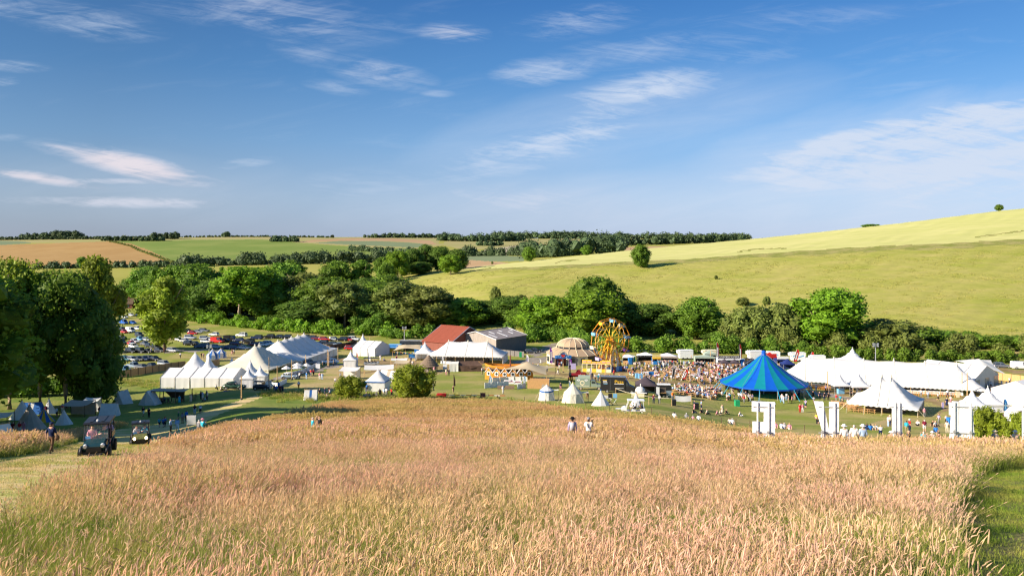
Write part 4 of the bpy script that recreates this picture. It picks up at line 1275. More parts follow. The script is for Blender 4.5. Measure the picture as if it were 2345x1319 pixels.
# left group of marquees
def mp(px,py):
 p=at(px,py)
 return p,p.y/F
GT='white pagoda tents'
p,m=mp(468,887)
frame_tent('long white frame marquee of five bays with creased front walls, facing the camp',atY(470,p.y+4.6),R(-3),172*m,9.0,2.45,4.1,5)
ppagoda('small white pagoda standing against the right end of the five-bay marquee',569,887,29,863,842,group=GT)
ppagoda('small white pagoda second from the five-bay marquee, behind the dark vintage tourer',596,879,29,858,838,group=GT,sides='FBL')
ppagoda('grey-white pagoda roof rising behind the two small pagodas',573,0,34,852,824,Y=208,group=GT)
ppagoda('large pagoda peak rising above the five-bay marquee',447,0,74,845,806,Y=208,group=GT)
ppagoda('narrow pagoda peak beside the large pagoda peak, before the striped pavilions',478,0,38,846,813,Y=206,group=GT)
ppagoda('tiny white pagoda before the cream marquee',531,0,17,836,818,Y=226,group=GT)
marquee('cream canvas marquee with two tall king poles',atY(589,223),R(82),18,15.5,1.5,6.9,2,m=M_CREAM,inset=7.6,exp=1.5,walls=('B','L'),open_sides=True,ropes=False)
marquee('big white marquee with five king poles and a blue shaded side',Vector((-68.4,247,gzf(-68.4,247))),R(80),28,19,2.2,7.2,5,inset=5.0,exp=1.45,sag=.09,walls='FBLR',ropes=False,m=M_WHITE)
pround('blue and white striped pavilion left of its twin',487,828,30,812,799,name='striped_pavilion',gores=[M_BLUEC,M_WHITE],n=12,flare=1.08,group='striped pavilions')
pround('blue and white striped pavilion partly behind its twin',506,821,26,807,798,name='striped_pavilion',gores=[M_BLUEC,M_WHITE],n=12,flare=1.08,group='striped pavilions')
# middle back
ppagoda('white pagoda with closed front standing alone on the brown lawn',803,840,28,822,803,group=GT)
p,m=mp(848,812)
frame_tent('white frame tent with its gable towards the lawn, beside the beige canopy',atY(850,262),R(-22),8.5,9.0,2.7,4.6,3,ends='LR',sides='FB')
ppagoda('white pagoda peak behind the gabled frame tent',831,0,22,783,765,Y=280,group=GT)
ppagoda('white pagoda with open front at the left end of the three-pole marquee',973,824,40,806,783,group=GT,sides='RBL')
marquee('long white marquee with three king poles before the grey barn',atY(1072,242),R(-8),23,11,2.6,6.3,3,inset=5.5,exp=1.35,walls='BLR',open_sides=True,ropes=False)
def stretch(label,p,corners,peaks,m,mat_,posts=()):
 o=thing('stretch_tent',label,'tent',p)
 xs=[c[0]for c in corners]
 ys=[c[1]for c in corners]
 n=14
 P=[Vector(c)for c in corners]
 vs,fs=[],[]
 for j in range(n+1):
  for i in range(n+1):
   u,v=i/n,j/n
   a=P[0].lerp(P[1],u)
   b=P[3].lerp(P[2],u)
   q=a.lerp(b,v)
   bow=0.22
   cx=sum(xs)/4
   cy=sum(ys)/4
   eu,ev=4*u*(1-u),4*v*(1-v)
   k=1-bow*(eu*(1-ev)+ev*(1-eu))
   q=Vector((cx+(q.x-cx)*k,cy+(q.y-cy)*k,q.z))
   for(px_,py_,pz)in peaks:
    dd=math.hypot(q.x-px_,q.y-py_)
    q.z=max(q.z,0)+max(0,(pz-q.z))*math.exp(-(dd/m)**1.2)
   vs.append(q)
 for j in range(n):
  for i in range(n):
   a=j*(n+1)+i
   fs.append((a,a+1,a+n+2,a+n+1))
 part('canopy',MB().add(vs,fs),mat_,o,True)
 for(x,y,z)in list(corners)+list(peaks)+list(posts):
  part('pole',MB().tube([(x*.97,y*.97,-.2),(x,y,z)],.06,5),M_POLE,o)
 return o
stretch('beige canopy hung with bunting, over a stall beside the gabled frame tent',atY(935,252),[(-4.5,-3,2.4),(4.5,-3,2.6),(5.5,3,3.4),(-4,3,3.6)],[(-1,0,4.4),(3.0,1,4.2)],3.0,M_BEIGE)
stretch('large beige stretch tent with one pointed peak over the timber bar',atY(1210,190),[(-6.8,-3,3.5),(4.2,-4.2,2.2),(6.6,2.5,3.3),(-3,5,2.4)],[(-.2,0.5,5.0)],3.6,M_BEIGE)
# right group
marquee('very long white marquee with a row of wooden chairs under its open front',atY(2012,190),R(-19),43,13,2.2,6.9,6,inset=5.0,exp=1.25,sag=.05,walls='BR',open_sides=True,ropes=False)
marquee('white two-pole marquee with guy ropes and open front in the right foreground',Vector((74,157.5,gzf(74,157.5))),R(-32),12.5,12.5,2.1,6.9,2,inset=5.4,exp=1.5,sag=.22,walls='B',open_sides=True)
p,m=mp(2212,880)
frame_tent('white frame tent with glazed gable at the right end of the long marquee',atY(2190,197),R(-52),14,13,3.2,5.6,4,ends='LR',sides='FB',glass='R')
ppagoda('tall white pagoda peak rising behind the long white marquee',1952,0,56,824,796,Y=214,group=GT)
ppagoda('tiny white peak behind the long white marquee',2047,0,18,838,821,Y=210,group=GT)
ppagoda('open white entrance pagoda with a dark interior, left of its twin',1922,901,34,879,852,Y=181,group=GT,sides='',exp=1.8)
ppagoda('open white entrance pagoda, right of its twin, before the long marquee',1965,903,42,881,850,Y=181,group=GT,sides='',exp=1.8)
ppagoda('white pagoda behind the letter A, left of its taller twin',2226,953,68,928,892,Y=148,group=GT,sides='LBF')
ppagoda('white pagoda with blue shaded side, right of the pagoda behind the letter A',2262,940,62,920,884,Y=158,group=GT,sides='LBF')
frame_tent('white frame tent cut by the right edge of the photo',atY(2362,168),R(30),12,10,3.0,5.2,4,ends='LR')
stretch('white star-shaped canopy behind the glazed frame tent',atY(2240,212),[(-5,-3,2.6),(5,-4,1.2),(5.2,3,4.0),(-4.5,3,3.8)],[(0,0,5.0)],3.0,M_WHITE)
def arch_stage():
 p=atY(2362,140)
 o=thing('arched_stage','white arched stage roof cut by the right edge of the photo','stage',p,R(-12))
 mb=MB()
 vs,n=[],12
 for j,(y,k)in enumerate([(-3.5,1.0),(0,.92),(3.5,.7)]):
  for i in range(n+1):
   a=math.pi*i/n
   vs.append((-4.6*k*math.cos(a),y,3.6*k*math.sin(a)))
 mb.add(vs,[(j*(n+1)+i,j*(n+1)+i+1,(j+1)*(n+1)+i+1,(j+1)*(n+1)+i)for j in range(2)for i in range(n)])
 part('roof',mb,M_PVC,o,True)
 part('front_arch',MB().tube([(-4.6*math.cos(math.pi*i/n),-3.55,3.6*math.sin(math.pi*i/n))for i in range(n+1)],.12,6),M_WHITE,o)
 part('deck',MB().box((0,0,.25),(8.6,7,.5)),M_WOODD,o)
 part('backdrop',MB().prism([(-3*math.cos(math.pi*i/n),2.3*math.sin(math.pi*i/n))for i in range(n+1)],3.4,3.5),M_LINEN,o)
arch_stage()
def big_top():
 p=atY(1749,181)
 p.z=gzf(p.x,p.y)
 o=thing('big_top','blue and teal striped big top tent with blue ropes','tent',p)
 Rr,eave,peak,n=9.6,2.9,9.6,24
 prof=[(Rr,eave),(Rr*.8,eave+.95),(Rr*.55,eave+2.35),(Rr*.32,eave+4.0),(Rr*.13,peak-1.05),(.45,peak-.55)]
 for k in range(n):
  mb=MB()
  vs=[]
  for i,(r,z)in enumerate(prof):
   for t in(k,k+.5,k+1):
    a=2*math.pi*t/n
    rr=r*(1 if t!=k+.5 else .995)
    zz=z-(.10*(1-i/5)if t==k+.5 else 0)
    vs.append((rr*math.cos(a),rr*math.sin(a),zz))
  mb.add(vs,[(3*i+j,3*i+j+1,3*i+j+4,3*i+j+3)for i in range(len(prof)-1)for j in(0,1)])
  part('gore',mb,M_BTBLUE if k%2 else M_BTTEAL,o,True)
 vb=MB()
 vb.lathe([(Rr+.03,eave-.3),(Rr+.03,eave+.02)],n)
 vb.f=vb.f[:n]
 vb.m=vb.m[:n]
 part('valance',vb,M_BTBLUE,o)
 part('peak_cap',MB().lathe([(.7,peak-1.05),(.5,peak-.3),(.5,peak+.25),(.2,peak+.45)],10),M_BTBLUE,o)
 for k in range(16):
  a=2*math.pi*k/16
  c,s=math.cos(a),math.sin(a)
  part('side_pole',MB().tube([(c*Rr*.985,s*Rr*.985,-.4),(c*Rr*.985,s*Rr*.985,eave)],.06,6),M_METAL,o)
  rb=MB()
  rope(rb,(c*Rr,s*Rr,eave-.1),(c*(Rr+2.6),s*(Rr+2.6),-.3),.05)
  part('guy_rope',rb,M_CYAN,o)
 for k in range(4):
  a=math.pi/4+k*math.pi/2
  rb=MB()
  rope(rb,(0,0,peak),(math.cos(a)*Rr,math.sin(a)*Rr,eave+.35),.03)
  part('stay_wire',rb,M_METAL,o)
 part('king_pole',MB().tube([(0,0,0),(0,0,peak)],.1,6),M_METAL,o)
 part('stage',MB().box((1,3.5,.5),(9,4,1.0)),M_WOODD,o)
 part('back_cloth',wall_panel((-7,6.5,0),(7.6,6.2,0),0,2.4,14,.1),M_BLACKC,o)
big_top()
# bell tents and pavilions by the meadow fence
pround('white round pavilion with a blue trim band',1252,918,40,893,880,trim=M_BLUEC,flare=1.25,n=12,porch=-0.2,group='round tents by the meadow fence')
pround('large cream round tent with a small awning',1312,924,55,899,876,m=M_CREAM,flare=1.28,n=12,porch=-0.1,group='round tents by the meadow fence')
pround('white conical tent with a blue tip beside the folded chairs',1376,930,47,0,894,m=M_WHITE,knob=M_BLUEC,n=10,group='round tents by the meadow fence')
pround('white conical tent behind the golf cart',1457,932,34,0,900,m=M_WHITE,n=10,group='round tents by the meadow fence')
# living-history camp on the left
GH='tents of the history camp'
pround('grey linen conical tent, largest of the camp',67,985,72,0,926,m=M_LINEN,n=14,group=GH)
pround('white conical tent with a red tip at the left of the camp',50,962,56,0,916,m=M_CALICO,knob=M_REDC,n=12,group=GH)
pround('blue and yellow striped conical tent',101,968,46,0,934,gores=[M_BLUEC,M_YELLOWC],n=12,group=GH,name='striped_tent')
pround('tall white conical tent with its front open',112,949,35,0,912,m=M_CALICO,n=10,group=GH)
pround('small white conical tent at the right of the cone tents',146,974,40,0,937,m=M_CALICO,n=10,group=GH)
wedge('blue ridge tent with a pale patch behind the white cone tents',at(76,947),3.0,3.4,2.1,R(10),M_BLUEC,band=M_CALICO,group=GH)
wedge('white ridge tent nearest the farm field, with its flap open',at(281,924),2.3,3.6,2.7,R(62),M_CALICO,group=GH,flare=.8)
wedge('white ridge tent with an awning beside the smithy shelter',at(344,926),2.0,4.2,2.9,R(74),M_CALICO,group=GH,flare=.5)
wedge('white cloth ridge tent at the right end of the lean-to awnings',at(251,951),2.9,2.6,2.2,R(4),M_CALICO,group=GH,flare=.3)
wedge('blue and white striped ridge tent at the edge of the meadow',at(712,916),2.4,2.6,2.0,R(8),M_CALICO,band=M_BLUEC,flare=.2)
wedge('pale tent cut by the left edge, near the man in navy',at(-6,1012),2.2,2.4,1.9,R(30),M_CALICO,group=GH)
def awning(label,px,base,w,d,h,rz,m,sag=.25,slope=.4,walls=0,posts=M_WOODD,name='cloth_awning',wall_m=None):
 o=thing(name,label,'awning',at(px,base),rz)
 n=6
 vs=[]
 for j in range(n+1):
  for i in range(n+1):
   u,v=i/n,j/n
   z=h+slope*v-sag*4*u*(1-u)*.5-sag*2*v*(1-v)
   vs.append((-w/2+w*u,-d/2+d*v,z))
 part('canopy',MB().add(vs,[(j*(n+1)+i,j*(n+1)+i+1,(j+1)*(n+1)+i+1,(j+1)*(n+1)+i)for j in range(n)for i in range(n)]),m,o,True)
 for x in(-1,1):
  for y in(-1,1):
   part('post',MB().tube([(x*w/2,y*d/2,-.1),(x*w/2,y*d/2,h+(slope if y>0 else 0)+.12)],.055,5),posts,o)
 if walls:
  part('wall',wall_panel((-w/2,d/2,0),(w/2,d/2,0),0,h,8,.06),wall_m or m,o,True)
 return o
awning('grey cloth awning over a table at the right of the cone tents',178,953,4.6,3.2,2.2,R(-4),M_LINEN,walls=1)
awning('pale cloth awning behind the grey awning of the camp',208,946,2.8,2.4,2.3,R(3),M_CALICO,walls=1)
awning('white cloth awning cut by the left edge of the photo',4,985,2.6,2.4,2.2,R(8),M_CALICO)
awning('white table awning at the left of the pavilion with blue trim',800,868,4.6,3.4,2.3,R(-8),M_WHITE,slope=.5,walls=1,posts=M_POLE)
awning('long white market awning behind the pavilion with blue trim',868,862,7.5,4.0,2.1,R(8),M_WHITE,slope=.6,posts=M_POLE)
awning('orange-lit canvas awning behind the round green bush',920,848,4.0,3.6,2.2,R(-6),M_BEIGE,slope=.4,posts=M_POLE)
awning('white sheet awning behind the orange-lit awning',914,843,4.6,2.4,2.4,R(4),M_WHITE,slope=.3,posts=M_POLE)
wedge('white ridge stall of three cloth panels at the market awnings',at(892,872),4.6,3.2,2.6,R(-20),M_WHITE,band=M_LINEN,flare=.2)
p,m=mp(866,897)
o=pagoda('white pavilion with a blue eaves band beside the meadow bushes',atY(866,p.y+2.3),46*m,2.35,4.6,'FRBL',R(-8),M_WHITE,None,name='pavilion_tent',d=4.6,exp=1.15,over=.08)
tb=MB()
for a,b in(((-1,-1),(1,-1)),((1,-1),(1,1)),((-1,1),(-1,-1))):
 w2,d2=46*m/2+.11,2.3+.11
 tb.quad((a[0]*w2,a[1]*d2,2.12),(b[0]*w2,b[1]*d2,2.12),(b[0]*w2,b[1]*d2,2.36),(a[0]*w2,a[1]*d2,2.36))
part('trim_band',tb,M_BLUEC,o)
def smithy():
 o=thing('smithy_shelter','open timber shelter with a cloth roof and brown hanging skin','shelter',at(393,921),R(-4))
 m=7.2
 n=5
 vs=[(-m/2+m*i/n,y,z-.12*math.sin(math.pi*i/n))for y,z in((-1.8,2.55),(0,2.7),(1.8,2.5))for i in range(n+1)]
 part('roof',MB().add(vs,[(j*(n+1)+i,j*(n+1)+i+1,(j+1)*(n+1)+i+1,(j+1)*(n+1)+i)for j in(0,1)for i in range(n)]),M_LINEN,o,True)
 for x in(-3.4,-.9,1.6,3.4):
  for y in(-1.7,1.7):
   part('post',MB().tube([(x,y,-.2),(x+.08,y,2.6)],.09,6),M_WOODD,o)
 part('beam',MB().tube([(-3.7,-1.75,2.5),(3.7,-1.75,2.45)],.07,6),M_WOODD,o)
 q=MB().add([(-.9,-1.2,2.5),(3.4,-1.5,2.4),(2.9,-.9,.9),(.2,-.4,1.0)],[(0,3,2,1)])
 part('hanging_skin',q,M_BROWNC,o)
 part('bench',MB().box((-1.4,0,.75),(1.8,.7,.08)).box((-2.1,0,.36),(.1,.6,.72)).box((-.7,0,.36),(.1,.6,.72)),M_WOODD,o)
 part('forge',MB().lathe([(.5,0),(.42,.5),(.55,.8),(.5,.85)],10,(1.7,.2,0)),M_BRICK,o)
 sb=MB()
 rng=random.Random(5)
 for i in range(12):
  x=3.9+rng.uniform(0,1.3)
  sb.tube([(x,rng.uniform(-.5,.5),0),(x+rng.uniform(-.25,.25),rng.uniform(-.5,.5),rng.uniform(1.3,2.2))],.035,4)
 part('stacked_poles',sb,M_WOODD,o)
smithy()
# barns and fairground
M_GLASS=mat('dark_glass',(0.03,0.04,0.05),0.12,var=0.2,scale=2,spec=0.6)
M_STEEL=mat('wheel_orange',(0.74,0.29,0.02),0.45,var=0.08,scale=3,spec=.4)
M_STEELY=mat('wheel_yellow',(0.78,0.46,0.03),0.45,var=0.08,scale=3,spec=.4)
M_RED=mat('red_paint',(0.50,0.025,0.018),0.45,var=0.1,scale=3,spec=.4)
M_DRED=mat('maroon_paint',(0.20,0.012,0.015),0.4,var=0.15,scale=3,spec=.4)
M_BLUEP=mat('blue_paint',(0.02,0.17,0.50),0.45,var=0.1,scale=3,spec=.4)
M_SKYP=mat('sky_blue_paint',(0.18,0.42,0.66),0.45,var=0.1,scale=3,spec=.4)
M_YEL=mat('yellow_paint',(0.76,0.46,0.04),0.5,var=0.08,scale=3)
M_CREAMP=mat('cream_paint',(0.74,0.66,0.46),0.5,var=0.06,scale=3)
M_PURP=mat('purple_cloth',(0.15,0.04,0.26),0.6,var=0.1,scale=3)
M_LILAC=mat('lilac_cloth',(0.42,0.37,0.60),0.6,var=0.1,scale=3)
M_GREENP=mat('green_paint',(0.02,0.32,0.13),0.5,var=0.1,scale=3)
M_DGREEN=mat('dark_green_paint',(0.025,0.07,0.04),0.35,var=0.15,scale=3,spec=.5)
M_BLACKP=mat('black_paint',(0.018,0.018,0.02),0.4,var=0.2,scale=3,spec=.4)
M_PINKP=mat('painted_lettering',(0.75,0.33,0.22),0.5,var=0.2,scale=6)
M_TYRE=mat('tyre',(0.022,0.021,0.02),0.85,var=0.3,scale=6)
M_RIM=mat('wheel_rim',(0.45,0.45,0.46),0.35,var=0.1,scale=6,metal=.6)
def barn(name,label,corner,ang,L,Wd,eave,rise,mroof,mside,mend,lights=0,ndoor=True,trim=M_WPAINT):
 o=thing(name,label,'barn',corner,ang)
 ns=max(4,int(L/2.0))
 zb=-1.0
 for i in range(ns):
  part('wall_board',MB().box((L*(i+.5)/ns,.06,(zb+eave)/2),(L/ns-.03,.12,eave-zb)),mside,o)
 part('wall',MB().box((L/2,Wd-.06,(zb+eave)/2),(L,.12,eave-zb)),mside,o)
 ng=max(5,int(Wd/2.2))
 for x,nm in((0.0,'gable_board'),(L,'gable_board')):
  for i in range(ng):
   y0,y1=Wd*i/ng,Wd*(i+1)/ng-.03
   def zt(y):
    return eave+rise*(1-abs(y-Wd/2)/(Wd/2))
   pts=[(y0,zb),(y1,zb),(y1,zt(y1)),(y0,zt(y0))]
   if y0<Wd/2<y1:
    pts=[(y0,zb),(y1,zb),(y1,zt(y1)),(Wd/2,eave+rise),(y0,zt(y0))]
   part(nm,MB().prism([(a,b-.02)for a,b in pts],x-.06,x+.06,plane='yz'),mend,o)
 n=max(4,int(L/2.2))
 ov=.35
 for s in(0,1):
  for i in range(n):
   x0,x1=-ov+(L+2*ov)*i/n+.02,-ov+(L+2*ov)*(i+1)/n-.02
   y0,y1=(-ov,Wd/2)if s==0 else(Wd+ov,Wd/2)
   z0=eave-rise*ov/(Wd/2)
   mb=MB().slab((x0,y0,z0+.1),(x1,y0,z0+.1),(x1,y1,eave+rise+.1),(x0,y1,eave+rise+.1),.08)if s==0 else MB().slab((x1,y0,z0+.1),(x0,y0,z0+.1),(x0,y1,eave+rise+.1),(x1,y1,eave+rise+.1),.08)
   part('roof_sheet',mb,mroof,o)
 part('ridge_cap',MB().box((L/2,Wd/2,eave+rise+.13),(L+.8,.5,.1)),mroof,o)
 for x in(-ov-.04,L+ov+.04):
  part('barge_board',MB().tube([(x,-ov,eave-rise*ov/(Wd/2)),(x,Wd/2,eave+rise+.1),(x,Wd+ov,eave-rise*ov/(Wd/2))],.12,4),trim,o)
 for i in range(lights):
  x=L*(.1+.8*i/max(1,lights-1))
  t0,t1=[(.12,.55),(.5,.8),(.1,.62),(.62,.8),(.3,.55),(.55,.72)][i%6]
  a=Vector((x,Wd/2*t0,eave+rise*t0+.17))
  b=Vector((x,Wd/2*t1,eave+rise*t1+.17))
  part('roof_light',MB().slab(a,a+Vector((.55,0,0)),b+Vector((.55,0,0)),b,.04),M_WPAINT,o)
 return o
gzc=lambda x,y:Vector((x,y,gzf(x,y)))
o=barn('barn','grey weathered barn with boarded walls and pale roof lights',gzc(-5.2,262),R(51),16.0,17.3,5.0,1.9,M_GREYR,M_BOARDD,M_BOARD,lights=6)
o=barn('barn','red roofed barn left of the grey barn',gzc(-20.6,263),R(147),11.5,21.5,3.6,4.4,M_RTILE,M_BRICK,M_BRICK)
o.rotation_euler.z=R(147)
o.scale=(1,-1,1)
def farmhouse(label,px,Y,w,d,eave,rise,rz,roof,wallm):
 o=thing('farm_building',label,'building',atY(px,Y),rz)
 part('wall',MB().box((0,0,eave/2-.5),(w,d,eave+1)),wallm,o)
 rf=part('roof',MB().prism([(-d/2-.4,eave),(d/2+.4,eave),(0,eave+rise)],-w/2-.4,w/2+.4,plane='yz'),roof,o)
 part('chimney',MB().box((w*.3,0,eave+rise),(.7,.7,1.8)),M_BRICK,rf)
 for i in range(3):
  f=part('window',MB().box((-w/3+i*w/3,-d/2-.03,eave*.55),(1.2,.08,1.3)),M_WPAINT,o)
  part('pane',MB().box((-w/3+i*w/3,-d/2-.08,eave*.55),(1.0,.04,1.1)),M_GLASS,f)
 return o
farmhouse('low dark roofed farm building at the top of the car park',278,462,14,7,2.6,3.2,R(8),M_WOODD,M_BRICK)
farmhouse('small brown roofed cottage beside the car park hedge',318,468,9,7,2.6,3.0,R(-12),M_BROWNC,M_BRICK)
def ferris():
 p=at(1398,850)
 o=thing('ferris_wheel','orange and yellow vintage fairground big wheel','ferris wheel',p,R(30))
 Rr,H,n=5.9,8.6,10
 hw=.95
 for y in(-hw,hw):
  for k in range(n):
   a0,a1=2*math.pi*(k+.3)/n,2*math.pi*(k+1.3)/n
   part('rim_bar',MB().tube([(Rr*math.cos(a0),y,H+Rr*math.sin(a0)),(Rr*math.cos(a1),y,H+Rr*math.sin(a1))],.10,5),M_STEEL,o)
   part('spoke',MB().tube([(0,y*.6,H),(Rr*math.cos(a0),y,H+Rr*math.sin(a0))],.12,5),M_STEELY,o)
   r2=Rr*.62
   part('inner_bar',MB().tube([(r2*math.cos(a0),y*.9,H+r2*math.sin(a0)),(r2*math.cos(a1),y*.9,H+r2*math.sin(a1))],.09,5),M_STEELY,o)
   part('brace',MB().tube([(r2*math.cos(a0),y*.9,H+r2*math.sin(a0)),(Rr*math.cos(a1),y,H+Rr*math.sin(a1))],.04,4),M_CREAMP,o)
 seatm=[M_SKYP,M_CREAMP,M_SKYP,M_YEL,M_SKYP,M_CREAMP,M_LILAC,M_CREAMP,M_CREAMP,M_PURP]
 for k in range(n):
  a=2*math.pi*(k+.3)/n
  x,z=Rr*math.cos(a),H+Rr*math.sin(a)
  g=part('gondola',MB().prism([(x-.5,z-1.05),(x+.5,z-1.05),(x+.6,z-.55),(x+.42,z-.5),(x+.36,z-.85),(x-.36,z-.85),(x-.42,z-.2),(x-.6,z-.25)],-hw+.12,hw-.12),seatm[k],o)
  part('hanger',MB().tube([(x,-hw,z),(x,hw,z)],.05,5).tube([(x,-hw+.1,z),(x-.5,-hw+.1,z-.4)],.03,4).tube([(x,hw-.1,z),(x-.5,hw-.1,z-.4)],.03,4),M_DARKM,g)
  part('seat_pad',MB().box((x,0,z-.8),(.7,1.5,.12)),M_WPAINT,g)
 part('hub',MB().tube([(0,-1.5,H),(0,1.5,H)],.35,10),M_STEEL,o)
 for y in(-1.5,1.5):
  for x in(-2.5,2.5):
   part('leg',MB().tube([(x,y*1.5,0),(x*.06,y,H)],[.2,.14],6),M_STEEL,o)
  part('centre_post',MB().tube([(0,y*1.1,0),(0,y,H)],.16,6),M_STEEL,o)
  for s in(-1,1):
   q=MB().prism([(s*2.35,.9),(s*.55,.9),(s*.16,H*.82)],y*1.3-.04,y*1.3+.04)
   part('painted_panel',q,mat('fairground_panel',(0.76,0.70,0.55),0.5,scale=1.4,col2=(0.70,0.36,0.04),detail=3),o)
 part('platform',MB().box((0,0,.45),(6.4,4.6,.5)),M_DRED,o)
 for i in range(6):
  part('front_panel',MB().box((-2.7+i*1.08,-2.45,.9),(1.0,.1,1.3)),[M_SKYP,M_BLUEP,M_BRICK][i%3],o)
 b=thing('ride_fence','yellow and cream painted entrance fence of the big wheel','fence',at(1366,853),R(-13))
 for i in range(7):
  x=-3.9+i*1.3
  part('post',MB().box((x,0,1.2),(.14,.14,2.5)),M_CREAMP,b)
  if i<6:
   part('panel',MB().box((x+.65,0,.5),(1.1,.08,.9)),[M_YEL,M_CREAMP][i%2],b)
   top=2.9+(.45 if i in(0,1,4,5)else 0)
   hd=part('header_board',MB().box((x+.65,-.05,(2.3+top)/2),(1.26,.1,top-2.3)),M_YEL,b)
   part('painted_band',MB().box((x+.65,-.13,(2.3+top)/2),(1.0,.04,(top-2.3)*.5)),M_PINKP,hd)
 for i in range(6):
  part('lamp_rail',MB().box((-3.25+i*1.3,0,2.25),(1.2,.1,.1)),M_WPAINT,b)
ferris()
def dome_tent():
 p=at(1312,838)
 p=atY(1312,p.y+8)
 o=thing('dome_tent','tan two-tier dome tent with a painted blue entrance','tent',p,R(6))
 n=16
 R1,R0,e=8.2,4.9,3.0
 for k in range(n):
  def rg(r,z,t):
   a=2*math.pi*t/n
   return(r*math.cos(a),r*math.sin(a),z)
  vs=[]
  for r,z in((R1,e),((R1+R0)/2,e+1.0),(R0*.98,e+1.7)):
   vs+=[rg(r,z,k),rg(r,z,k+1)]
  part('lower_gore',MB().add(vs,[(0,1,3,2),(2,3,5,4)]),M_TAN,o,True)
  vs=[]
  for r,z in((R0,e+2.25),(R0*.94,e+2.95),(R0*.74,e+3.75),(R0*.42,e+4.3),(.1,e+4.5)):
   vs+=[rg(r,z,k),rg(r,z,k+1)]
  part('dome_gore',MB().add(vs,[(2*i,2*i+1,2*i+3,2*i+2)for i in range(4)]),M_TAN,o,True)
  part('wall_panel',MB().add([rg(R1*.97,0,k),rg(R1*.97,0,k+1),rg(R1*.97,e,k+1),rg(R1*.97,e,k)],[(0,1,2,3)]),[M_CREAMP,M_BOARD][k%2]if k<13 else M_WOODD,o)
  a,c=rg(R1*.985,.9,k+.3),rg(R1*.985,.9,k+.7)
  part('window',MB().quad(a,c,(c[0],c[1],2.4),(a[0],a[1],2.4)),M_GLASS,o)
  a,c=rg(R0*.97,e+1.7,k+.08),rg(R0*.97,e+1.7,k+.92)
  part('clerestory_pane',MB().quad(a,c,(c[0],c[1],e+2.25),(a[0],a[1],e+2.25)),M_GLASS,o)
  sb=MB().tube([rg(R1,e+.05,k),rg((R1+R0)/2,e+1.05,k),rg(R0,e+1.75,k)],.06,4)
  sb.tube([rg(R0,e+1.7,k),rg(R0*1.01,e+2.25,k)],.09,4)
  sb.tube([rg(R0,e+2.28,k),rg(R0*.94,e+2.98,k),rg(R0*.74,e+3.78,k),rg(R0*.42,e+4.33,k),(0,0,e+4.52)],.06,4)
  part('seam',sb,M_CREAMP,o)
 x,y=-4.4,-8.2
 part('porch',MB().box((x,y+.5,1.35),(.25,1.4,2.7)).box((x-2.2,y+.5,1.35),(.2,1.4,2.7)).box((x+2.2,y+.5,1.35),(.2,1.4,2.7)),M_WOODD,o)
 part('doorway',MB().box((x,y+1.1,1.3),(4.2,.1,2.6)),M_DRED,o)
 hd=part('header_board',MB().prism([(x-2.4,2.6),(x+2.4,2.6),(x+2.4,3.5),(x+1.2,3.6),(x+.9,4.3),(x,4.75),(x-.9,4.3),(x-1.2,3.6),(x-2.4,3.5)],y-.3,y-.15),M_BLUEP,o)
 part('emblem',MB().prism([(x-.55,3.8),(x+.55,3.8),(x+.5,3.2),(x,2.85),(x-.5,3.2)],y-.36,y-.31),M_RED,hd)
 ab=MB()
 for r in(1.0,.75):
  ab.tube([(x+r*1.15*math.cos(math.pi*i/10),y-.34,3.65+r*math.sin(math.pi*i/10))for i in range(11)],.07,5)
 part('scroll_arch',ab,M_CREAMP,hd)
 for i in range(6):
  part('star',MB().lathe([(.14,-.03),(.14,.03)],5,(x-2.1+(i if i<3 else i+.8)*.62,y-.36,3.05+.2*(i%2))),M_WPAINT,hd)
dome_tent()
